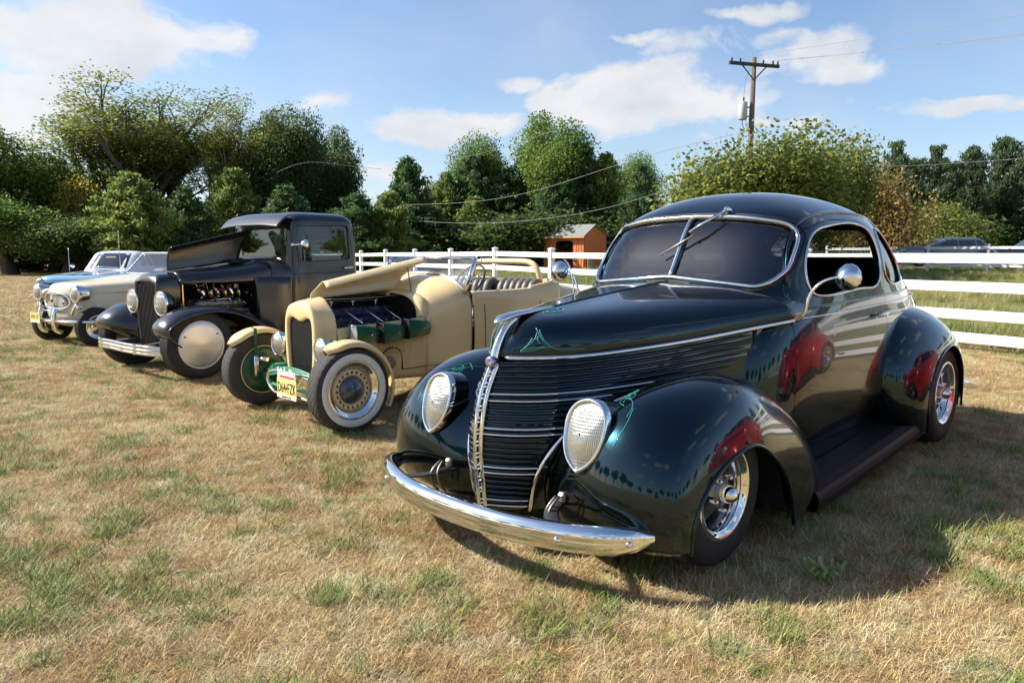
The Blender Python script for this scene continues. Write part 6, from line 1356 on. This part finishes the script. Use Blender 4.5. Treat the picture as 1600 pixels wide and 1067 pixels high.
    m = MB(); m.grid(loft(V, 14, 30)); m.build('sun_visor', 'satinlight', root, solid=-.008)
    m = MB(); m.box((1.75, 0, .62), (.5, 1.1, .2), bev=.05); m.box((2.08, 0, .92), (.14, 1.15, .5), bev=.05); m.build('seat', 'interior', root)
    m = MB(); m.box((1.32, 0, 1.08), (.12, 1.15, .14), bev=.03); m.box((1.75, 0, .30), (.95, 1.25, .04)); m.build('dashboard', 'interior', root)
    th = np.linspace(0, 2*math.pi, 30, endpoint=False); m = MB(); m.tube(np.array([(1.58+.09*math.sin(a), .32+.18*math.cos(a), 1.12+.13*math.sin(a)) for a in th]), .010, 6, closed=True); m.tube([(1.58, .32, 1.12), (1.35, .32, 1.0)], .014, 6); m.build('steering_wheel', 'interior', root)
    # bed
    m = MB()
    for s in (1, -1): m.box((2.95, s*.60, .66), (1.35, .03, .42), bev=.008)
    m.box((3.62, 0, .66), (.03, 1.2, .42)); m.box((2.29, 0, .66), (.03, 1.2, .42)); m.box((2.95, 0, .48), (1.35, 1.2, .03)); m.build('bed', 'satin', root)
    # mirror
    m = MB(); m.lathe([(0, .028), (.015, .026), (.02, .012), (.11, .010), (.14, .016)], c=(1.27, .685, 1.36), axis=(.12, 1, .02), seg=20); mi_ = m.build('mirror_arm', 'chrome', root)
    m = MB(); m.lathe([(-.06, 0), (-.05, .03), (-.02, .055), (.0, .062), (.01, .06), (.012, 0)], c=(1.33, .84, 1.365), axis=(1, .25, 0), seg=28); m.build('mirror_head', 'chrome', mi_)
    # engine and its ornaments
    m = MB(); m.box((.56, 0, .33), (1.0, .62, .03)); m.box((1.05, 0, .68), (.02, .86, .7)); m.box((.58, -.30, .66), (.85, .02, .5)); m.build('engine_bay', 'dark', root)
    m = MB(); m.box((.58, 0, .58), (.62, .34, .36), bev=.04); eng = m.build('engine', 'rust', root)
    m = MB(); m.box((.62, .20, .70), (.58, .12, .10), bev=.03, rot=Matrix.Rotation(.35, 3, 'X')); m.build('valve_cover', 'steel', eng)
    m = MB(); m.tube([(.36, .29, .635), (.62, .30, .64), (.92, .29, .63)], .020, 8); m.tube(cspline([(.62, .29, .60), (.85, .30, .59), (.98, .31, .53), (1.0, .32, .45)], 14), .018, 8); m.build('exhaust_manifold', 'alu', eng)
    for k in range(3):
        u = .46+.17*k; st = part('velocity_stack', eng)
        m = MB(); m.tube(cspline([(u, .17, .80), (u-.02, .16, .86), (u-.02, .13, .91), (u, .07, .935)], 14), np.linspace(.026, .040, 14), 12); m.build('bright_stack', 'chrome', st)
        m = MB(); m.tube(cspline([(u+.075, .19, .78), (u+.06, .20, .84), (u+.075, .17, .885), (u+.10, .11, .91)], 14), np.linspace(.026, .034, 14), 12); m.build('brass_elbow', 'brass', st)
    m = MB(); m.tube([(.48, .28, .755), (.62, .285, .765), (.86, .28, .77)], .006, 6)
    for u in (.55, .70): m.tube([(u, .285, .72), (u, .285, .79)], .005, 6)
    m.build('fuel_rail', 'chrome', eng)
    rr_ = random.Random(11)
    for k in range(46):
        u = rr_.uniform(.14, 1.0); z = rr_.uniform(.58, .93); v = .22+rr_.uniform(-.06, .08); m = MB(); q = rr_.random()
        if q < .4: m.lathe([(0, .012), (.02, .014), (.022, 0)], c=(u, v, z), axis=(rr_.uniform(-1, 1), 1, rr_.uniform(-.5, 1)), seg=10); mt = ['chrome', 'brass', 'steel', 'dark'][rr_.randrange(4)]
        elif q < .7: m.box((u, v, z), (rr_.uniform(.02, .05), .03, rr_.uniform(.02, .05)), bev=.005); mt = ['steel', 'rust', 'dark', 'alu'][rr_.randrange(4)]
        else: m.tube(cspline([(u, v, z), (u+.04, v+.04, z+.03), (u+.09, v, z-.04), (u+.1, v-.03, z-.12)], 9), .005, 5); mt = ['gasket', 'gasket', 'steel', 'redink'][rr_.randrange(4)]
        m.build('engine_fitting', mt, eng)
    m = MB(); m.box((.16, .30, .72), (.012, .012, .48)); m.build('stay_rod', 'brass', root)
    m = MB(); m.box((.985, .42, .74), (.04, .02, .48)); m.build('firewall_edge', 'rust', root)
    # fenders
    FN = [
     [(-.02, .30, .30), (-.10, .38, .33), (-.17, .50, .36), (-.19, .62, .37), (-.19, .74, .37), (-.17, .84, .35), (-.15, .865, .34)],
     [(-.06, .30, .44), (-.16, .38, .48), (-.27, .50, .51), (-.31, .62, .525), (-.315, .74, .52), (-.29, .845, .50), (-.275, .87, .485)],
     [(.0, .29, .54), (-.06, .38, .59), (-.15, .50, .635), (-.185, .62, .655), (-.185, .74, .655), (-.165, .845, .62), (-.155, .872, .60)],
     [(.16, .30, .62), (.15, .39, .66), (.12, .50, .705), (.10, .62, .73), (.10, .74, .73), (.10, .85, .695), (.10, .877, .67)],
     [(.40, .33, .62), (.40, .42, .65), (.39, .52, .69), (.38, .63, .715), (.38, .74, .715), (.37, .85, .68), (.37, .877, .655)],
     [(.66, .38, .52), (.66, .46, .55), (.655, .55, .59), (.65, .64, .615), (.65, .74, .615), (.64, .85, .58), (.635, .875, .555)],
     [(.92, .44, .37), (.92, .50, .40), (.915, .57, .43), (.91, .65, .45), (.905, .74, .45), (.89, .845, .41), (.88, .87, .385)],
     [(1.14, .50, .24), (1.14, .55, .25), (1.14, .60, .26), (1.14, .67, .27), (1.13, .75, .27), (1.11, .84, .24), (1.10, .865, .22)]]
    FG = tensor(FN, 60, 40)
    for s in (1, -1):
        g = FG if s == 1 else mir(FG); m = MB(); m.grid(g); fo = m.build('front_fender', 'satin', root, solid=-.005)
        l_ = g[:, -1]; m = MB(); m.tube(l_, .009, 6); m.build('fender_bead', 'satin', fo)
        m = MB(); m.box((1.75, s*.76, .22), (1.2, .22, .03), bev=.01); m.build('running_board', 'satininner', root)
        RF = np.array([[(2.55+.48*math.cos(a)*k1+.28, s*v, .30+.46*math.sin(a)*k1) for v, k1 in ((.58, .96), (.66, 1.0), (.78, 1.0), (.86, .95), (.88, .90))] for a in np.linspace(math.pi*1.02, -.05*math.pi, 12)])
        m = MB(); m.grid(loft(RF, 36, 20)); m.build('rear_fender', 'satin', root, solid=-.005)
        hl = part('headlamp', root); c = (-.085, s*.33, .748)
        m = MB(); m.lathe([(.15, 0), (.14, .05), (.09, .10), (.03, .128), (0, .128)], c=c, axis=(1, 0, 0), seg=36); m.build('bucket', 'satin', hl)
        m = MB(); m.lathe([(.01, .132), (-.006, .133), (-.018, .126), (-.012, .118)], c=c, axis=(1, 0, 0), seg=36); m.build('rim', 'chrome', hl)
        m = MB(); m.lathe([(-.010, .12), (-.03, .085), (-.04, .04), (-.043, 0)], c=c, axis=(1, 0, 0), seg=36); m.build('lens', 'lens', hl)
        make_wheel(root, (.07, s*.74, .345), s, .352, .20, .232, 'moon'); make_wheel(root, (2.83, s*.74, .37), s, .37, .24, .232, 'moon')
    m = MB(); m.tube([(-.06, -.30, .655), (-.06, .30, .655)], .009, 8); m.build('lamp_bar', 'chrome', root)
    m = MB(); m.tube([(0, -.62, .30), (0, .62, .30)], .028, 8); m.tube([(-.30, .35, .30), (.3, .33, .36), (2.0, .33, .36), (3.5, .33, .4)], .04, 8); m.tube([(-.30, -.35, .30), (.3, -.33, .36), (2.0, -.33, .36), (3.5, -.33, .4)], .04, 8); m.build('chassis', 'dark', root)
    # double-rail bumper
    bpth = cspline([(-.29, -.63, .315), (-.345, -.60, .315), (-.375, -.3, .31), (-.38, 0, .305), (-.36, .3, .30), (-.30, .57, .295), (-.25, .61, .29)], 50)
    T = np.gradient(bpth, axis=0); O = np.cross(T, [0, 0, 1.0]); O /= np.linalg.norm(O, axis=1)[:, None]
    if O[25, 0] > 0: O = -O
    prof = np.array([(-.01, .052), (.006, .050), (.013, .036), (.006, .022), (.004, .008), (.012, .002), (.013, -.012), (.004, -.018), (.006, -.028), (.013, -.040), (.006, -.052), (-.01, -.054)])
    m = MB(); m.grid(bpth[:, None]+prof[None, :, :1]*O[:, None]+prof[None, :, 1:]*np.array([0, 0, 1.0]), cv=True); bu = m.build('bumper', 'chrome', root)
    for i in (9, 36): m = MB(); m.box(bpth[i]+O[i]*.008, (.03, .03, .114), bev=.008); m.build('bumper_clamp', 'chrome', bu)
    m = MB(); m.tube([(-.33, -.4, .30), (-.1, -.34, .33)], .02, 6); m.tube([(-.33, .4, .30), (-.1, .34, .33)], .02, 6); m.build('bumper_iron', 'dark', bu)
M['brass'] = mat('brass', (0.60, 0.42, 0.20), 0.22, 1.0)
M['satinlight'] = mat('paler satin black paint', (0.026, 0.028, 0.034), 0.30, 0.0, 0.5, 0.2)  # visor colour, paler and slightly bluer than the cab's satin black
pickup = thing('black_pickup', 'satin black vintage pickup with raised hood, sun visor and plain metal wheel discs', 'pickup truck')
build_pickup(pickup); place(pickup, -3.82, 7.87, 40.0)
# ================================================================ small ivory two-tone convertible and other hull-bodied cars
def patch(SHs, corners, axis, side, off=.003, n=8, m_=8):
    a, b, c, d = [np.array(x, float) for x in corners]; G = []
    for i in np.linspace(0, 1, n):
        row = []
        for j in np.linspace(0, 1, m_):
            p = (a*(1-j)+b*j)*(1-i)+(d*(1-j)+c*j)*i; h = SHs.line([tuple(p)], axis, side, off)
            row.append(h[0] if len(h) else (G[-1][len(row)] if G else (0, 0, 0)))
        G.append(row)
    return np.array(G)
def build_metro(root):
    RG = [ring(.24, .06, 3.3, .60, 1.6, 4, 3), ring(.34, -.04, 3.42, .665, 1.6, 3.6, 3), ring(.50, -.075, 3.46, .695, 1.6, 3.2, 3), ring(.68, -.06, 3.42, .70, 1.6, 3.1, 3), ring(.80, -.03, 3.36, .672, 1.6, 3.0, 2.8), ring(.875, .05, 3.25, .60, 1.6, 2.9, 2.6, zr=.03), ring(.915, .20, 3.05, .48, 1.6, 2.6, 2.5, zr=.05), ring(.945, .48, 2.8, .30, 1.6, 2.4, 2.3, zr=.05), ring(.965, .9, 2.4, .12, 1.6, 2, 2, zr=.02), ring(.968, 1.5, 1.7, .01, 1.6, 2, 2)]
    G = interp_rings(RG, 60); SH = Shell(G, .02); X = G
    mb = MB(); n_, m_ = G.shape[:2]; F = []; 
    mb.grid(G, cv=True); body = mb.build('body', ['ivory', 'ivorylow'], root)
    for p in body.data.polygons: p.material_index = 1 if p.center.z < .70 else 0
    for s in (1, -1):
        t = SH.line([(u, .705+.012*math.sin(u*2)) for u in np.linspace(.08, 3.2, 50)], 'v', s, .003); m = MB(); m.tube(t, .008, 6); m.build('side_trim', 'oldchrome', root)
        hl = part('headlamp', root); c = (-.02, s*.52, .712)
        m = MB(); m.lathe([(.12, .10), (.02, .118), (-.02, .122), (-.045, .112), (-.04, .10)], c=c, axis=(1, 0, 0), seg=28); m.build('bezel', 'chrome', hl)
        m = MB(); m.lathe([(-.035, .10), (-.06, .06), (-.068, 0)], c=c, axis=(1, 0, 0), seg=28); m.build('lens', 'lens', hl)
        m = MB(); m.lathe([(.03, .032), (-.015, .030), (-.025, .018), (-.028, 0)], c=(-.03, s*.55, .53), axis=(1, -s*.2, 0), seg=16); m.build('parking_lamp', 'chrome', root)
        m = MB(); m.tube([(-.02, s*.52, .59), (-.05, s*.47, .50), (-.06, s*.42, .42)], .018, 6); m.build('grille_strut', 'ivory', root)
        wl = np.array([[(.17-.30*math.cos(a)*1.0, s*v, .26+.26*math.sin(a)) for v in (.40, .702)] for a in np.linspace(-.35, math.pi+.35, 16)]); m = MB()
        make_wheel(root, (.17, s*.60, .245), s, .275, .14, .165, 'plain', whitewall=False); make_wheel(root, (2.35, s*.60, .265), s, .275, .14, .165, 'plain')
    # oval grille with bars
    th = np.linspace(0, 2*math.pi, 40, endpoint=False)
    def gp(a, f=1.0, du=0): 
        v = .335*f*np.sign(math.cos(a))*abs(math.cos(a))**.75; z = .595+.125*f*(np.sign(math.sin(a))*abs(math.sin(a))**.8)*(1 if math.sin(a) > 0 else .85); return (-.085+.08*(v/.4)**2+du, v, z)
    gr = part('grille', root); m = MB(); m.tube(np.array([gp(a) for a in th]), .020, 8, closed=True); m.build('surround', 'chrome', gr)
    m = MB(); m.add([gp(a, .97, -.004) for a in th], [tuple(range(40))], smooth=False); m.build('backing', 'dark', gr)
    for z in np.linspace(.515, .695, 7):
        w_ = .31*math.sqrt(max(.05, 1-((z-.60)/.14)**2)); m = MB(); m.tube([(-.09+.08*(v/.4)**2, v, z) for v in np.linspace(-w_, w_, 9)], .006, 5); m.build('bar', 'chrome', gr)
    m = MB(); m.box((-.10, 0, .61), (.02, .05, .17), bev=.012); m.build('medallion', 'chrome', gr); m = MB(); m.lathe([(0, .028), (-.012, .02), (-.014, 0)], c=(-.112, 0, .61), axis=(1, 0, 0), seg=16); m.build('red_emblem', 'redlens', gr)
    m = MB(); m.lathe([(0, .022), (-.01, .016), (-.011, 0)], c=(-.085, .26, .575), axis=(1, 0, 0), seg=16); m.build('badge', 'redlens', gr)
    # bumper and guards
    bp = cspline([(.20, -.74, .33), (.06, -.70, .33), (-.10, -.45, .33), (-.16, 0, .33), (-.10, .45, .33), (.06, .70, .33), (.20, .74, .33)], 50)
    m = MB(); m.tube(bp, np.interp(np.linspace(0, 1, 50), [0, .06, .94, 1], [.02, .055, .055, .02]), 12, flat=.5, up=(0, 0, 1)); bu = m.build('bumper', 'chrome', root)
    for s in (1, -1):
        m = MB(); m.tube(cspline([(-.16, s*.20, .50), (-.19, s*.20, .42), (-.20, s*.20, .32), (-.17, s*.20, .20), (-.10, s*.20, .17)], 16), [.03]*16, 10, flat=1.3); m.build('bumper_guard', 'chrome', bu)
    m = MB(); m.tube([(-.15, -.2, .47), (-.17, 0, .475), (-.15, .2, .47)], .014, 8); m.build('guard_bar', 'chrome', bu)
    pl = part('licence_plate', root); m = MB(); m.box((-.235, -.24, .37), (.005, .28, .145)); m.build('plate', 'plateyellow', pl); m = MB(); m.box((-.239, -.24, .310), (.003, .28, .022)); m.build('plate_band', 'platewhite', pl)
    text_obj('H4 17', .085, 'ink', pl, facing_front(-.2385, -.24, .378))
    # windshield, cockpit
    f_ = [(1.30, .56, .955), (1.58, .50, 1.275), (1.58, -.50, 1.275), (1.30, -.56, .955)]; ws = part('windshield', root)
    m = MB(); m.tube(rpoly([np.array(p) for p in f_], r=.06), .018, 8, closed=True); m.build('frame', 'oldchrome', ws)
    m = MB(); m.add(f_, [(0, 1, 2, 3)], smooth=False); m.build('pane', 'windshield', ws)
    m = MB(); m.box((2.3, 0, .98), (1.2, 1.02, .10), bev=.05); m.build('seats', 'leather', root)
    m = MB(); m.tube([(1.12, -.40, .95), (1.12, -.40, 1.62)], .004, 5); m.build('aerial', 'oldchrome', root)
metro = thing('ivory_convertible', 'small ivory two-tone convertible with oval grille and yellow plate, beside the black pickup', 'car')
build_metro(metro); place(metro, -6.42, 10.45, 33.0)
def simple_car(root, body, cabin, bm, rm, wins, glassm='darkglass', wheels=((0.0, .78, .33), (2.75, .78, .33)), wr=.33):
    G = interp_rings(body, 36); m = MB(); m.grid(G, cv=True); bo = m.build('body', bm, root)
    C = interp_rings(cabin, 24); SHc = Shell(C, .02); m = MB(); m.grid(C, cv=True); ca = m.build('roof', rm, root)
    for nm, cr_, ax in wins:
        for s in ((1, -1) if ax == 'v' else (1,)):
            g = patch(SHc, cr_, ax, s if ax == 'v' else (1 if nm != 'rear_window' else -1)); m = MB(); m.grid(g); m.build(nm, glassm, root)
    for u, v, z in wheels:
        for s in (1, -1):
            m = MB(); disc = [(u+(wr+.04)*math.cos(a), s*(v+.062), max(.14, z+(wr+.04)*math.sin(a))) for a in np.linspace(0, 2*math.pi, 28, endpoint=False)]; m.add(disc, [tuple(range(28))], smooth=False); m.build('wheel_arch', 'dark', root)
            make_wheel(root, (u, s*(v-.02), z), s, wr, .20, wr*.62, 'plain', seg=32)
    return SHc, Shell(G, .02)
def build_blue(root):
    body = [ring(.22, -.75, 3.7, .74, 1.5, 7, 6), ring(.45, -.80, 3.78, .80, 1.5, 7, 6), ring(.66, -.80, 3.78, .80, 1.5, 7, 6), ring(.80, -.74, 3.7, .77, 1.5, 7, 6, zr=.03), ring(.86, -.60, 3.6, .70, 1.5, 6, 5, zr=.06), ring(.885, -.4, 3.4, .5, 1.5, 5, 5, zr=.07), ring(.90, .1, 3.0, .2, 1.5, 4, 4, zr=.05), ring(.905, 1.3, 1.7, .02, 1.5, 3, 3)]
    cab = [ring(.86, .95, 3.1, .66, 1.9, 4, 3), ring(1.0, 1.14, 2.95, .62, 1.9, 4, 3), ring(1.2, 1.42, 2.7, .56, 1.9, 4, 3), ring(1.29, 1.58, 2.55, .52, 1.9, 4, 3), ring(1.33, 1.72, 2.4, .42, 1.9, 3.4, 3), ring(1.35, 1.85, 2.2, .2, 1.95, 3, 3), ring(1.352, 1.95, 2.0, .02, 1.97, 2, 2)]
    S1, SB = simple_car(root, body, cab, 'blue', 'carwhite', [('windshield', ((-.57, .93), (.57, .93), (.52, 1.285), (-.52, 1.285)), 'u'), ('side_window', ((1.45, .98), (2.7, .98), (2.4, 1.23), (1.65, 1.23)), 'v')])
    # white bonnet with two blue stripes
    for v0, v1, mt in ((-.55, .55, 'carwhite'), (-.20, -.06, 'blue'), (.06, .20, 'blue')):
        G = np.array([[SB.line([(u, v)], 'z', 1, .006 if mt == 'carwhite' else .010)[0] for v in np.linspace(v0, v1, 12)] for u in np.linspace(-.5, 1.0, 14)]); m = MB(); m.grid(G); m.build('bonnet' if mt == 'carwhite' else 'racing_stripe', mt, root)
    m = MB(); m.lathe([(0, .09), (-.03, .09), (-.05, .05), (-.055, 0)], c=(-.74, -.62, .66), axis=(1, 0, 0), seg=20); m.build('headlamp', 'lens', root)
    m = MB(); m.lathe([(0, .09), (-.03, .09), (-.05, .05), (-.055, 0)], c=(-.74, .62, .66), axis=(1, 0, 0), seg=20); m.build('headlamp', 'lens', root)
    m = MB(); m.box((1.25, .02, 1.19), (.02, .22, .045), bev=.01); m.build('rear_view_mirror', 'chrome', root)
    m = MB(); m.tube([(1.02, -.35, .955), (1.03, .0, .97), (1.04, .25, .95)], .007, 6); m.build('wiper', 'oldchrome', root)
    m = MB(); m.lathe([(-.04, 0), (-.03, .03), (.02, .045), (.03, .04), (.03, 0)], c=(.95, -.74, .98), axis=(1, 0, 0), seg=16); m.build('door_mirror', 'chrome', root)
    m = MB(); m.tube([(.55, -.62, .88), (.56, -.62, 1.42)], .005, 5); m.build('aerial', 'oldchrome', root)
    m = MB(); m.box((-.80, 0, .55), (.03, 1.1, .2), bev=.01); m.build('grille', 'dark', root); m = MB(); m.tube([(-.84, -.78, .40), (-.90, 0, .40), (-.84, .78, .40)], .05, 8, flat=.5, up=(0, 0, 1)); m.build('bumper', 'chrome', root)
blue = thing('blue_white_car', 'light blue and white sporty car with striped white bonnet behind the ivory convertible', 'car')
build_blue(blue); place(blue, -9.55, 16.6, -6.0)
def build_suv(root, bm, tall=1.66, L_=4.7):
    e = L_-.85
    body = [ring(.28, -.80, e-.05, .82, 1.5, 8, 8), ring(.5, -.85, e, .90, 1.5, 7, 7), ring(.85, -.84, e, .91, 1.5, 7, 7), ring(1.0, -.72, e-.03, .87, 1.5, 6, 7), ring(1.06, -.4, e-.1, .7, 1.5, 5, 6), ring(1.08, 1.3, 1.9, .05, 1.6, 4, 4)]
    cab = [ring(1.0, .30, e-.03, .84, 1.8, 7, 8), ring(1.12, .55, e-.08, .81, 1.8, 7, 8), ring(tall-.22, 1.05, e-.30, .74, 1.9, 6, 7), ring(tall-.08, 1.32, e-.45, .69, 1.9, 5, 6), ring(tall-.02, 1.6, e-.7, .55, 2.0, 4, 5), ring(tall, 1.9, e-1.2, .2, 2.1, 3, 4), ring(tall+.001, 2.1, 2.3, .02, 2.2, 3, 3)]
    zt = tall-.16
    simple_car(root, body, cab, bm, bm, [('windshield', ((-.72, 1.08), (.72, 1.08), (.62, zt), (-.62, zt)), 'u'), ('front_side_window', ((.95, 1.08), (1.95, 1.08), (1.92, zt), (1.42, zt)), 'v'), ('rear_side_window', ((2.02, 1.08), (2.85, 1.08), (2.80, zt), (1.99, zt)), 'v'), ('quarter_window', ((2.92, 1.10), (e-.32, 1.14), (e-.5, zt-.02), (2.87, zt)), 'v'), ('rear_window', ((-.6, 1.12), (.6, 1.12), (.55, zt), (-.55, zt)), 'u')], wheels=((0.05, .80, .36), (L_-1.85, .80, .36)), wr=.36)
    for s in (1, -1):
        m = MB(); m.box((.75, s*.98, 1.10), (.12, .12, .10), bev=.03); m.build('door_mirror', bm, root); m = MB(); m.box((-.76, s*.68, .86), (.10, .30, .12), bev=.03); m.build('headlamp', 'lens', root)
        m = MB(); m.box((e-.05, s*.78, .95), (.10, .14, .26), bev=.03); m.build('tail_lamp', 'redlens', root)
suv1 = thing('grey_suv', 'grey blue SUV parked behind the far fence, left of the black one', 'SUV'); build_suv(suv1, 'suvblue', 1.55, 4.5)
suv2 = thing('black_suv', 'black SUV parked behind the far fence at the right edge', 'SUV'); build_suv(suv2, 'suvblack', 1.70, 4.9)
suv3 = thing('white_suv', 'white SUV parked far off left of the orange shed', 'SUV'); build_suv(suv3, 'carwhite', 1.6, 4.6)
for o, x, y, z, rz in ((suv1, 21.6, 40, .62, 180-4), (suv2, 25.6, 38.5, .52, 180-8), (suv3, -.4, 74, .35, 180-12)): o.location = (x, y, z); o.rotation_euler = (0, 0, R(rz))
# the red car that stands beside the coupe, outside the frame, and shows in its doors
red = copy_tree(coupe); red.name = 'red_coupe'; red['label'] = 'deep red vintage coupe outside the frame, mirrored in the dark coupe door'
def recolour(o):
    for c in o.children:
        if c.type == 'MESH':
            for sl in c.material_slots:
                if sl.material in (M['teal'], M['slat'], M['tealstripe']): sl.link = 'OBJECT'; sl.material = M['red']
        recolour(c)
recolour(red); place(red, 4.49, 2.77, 45.2)
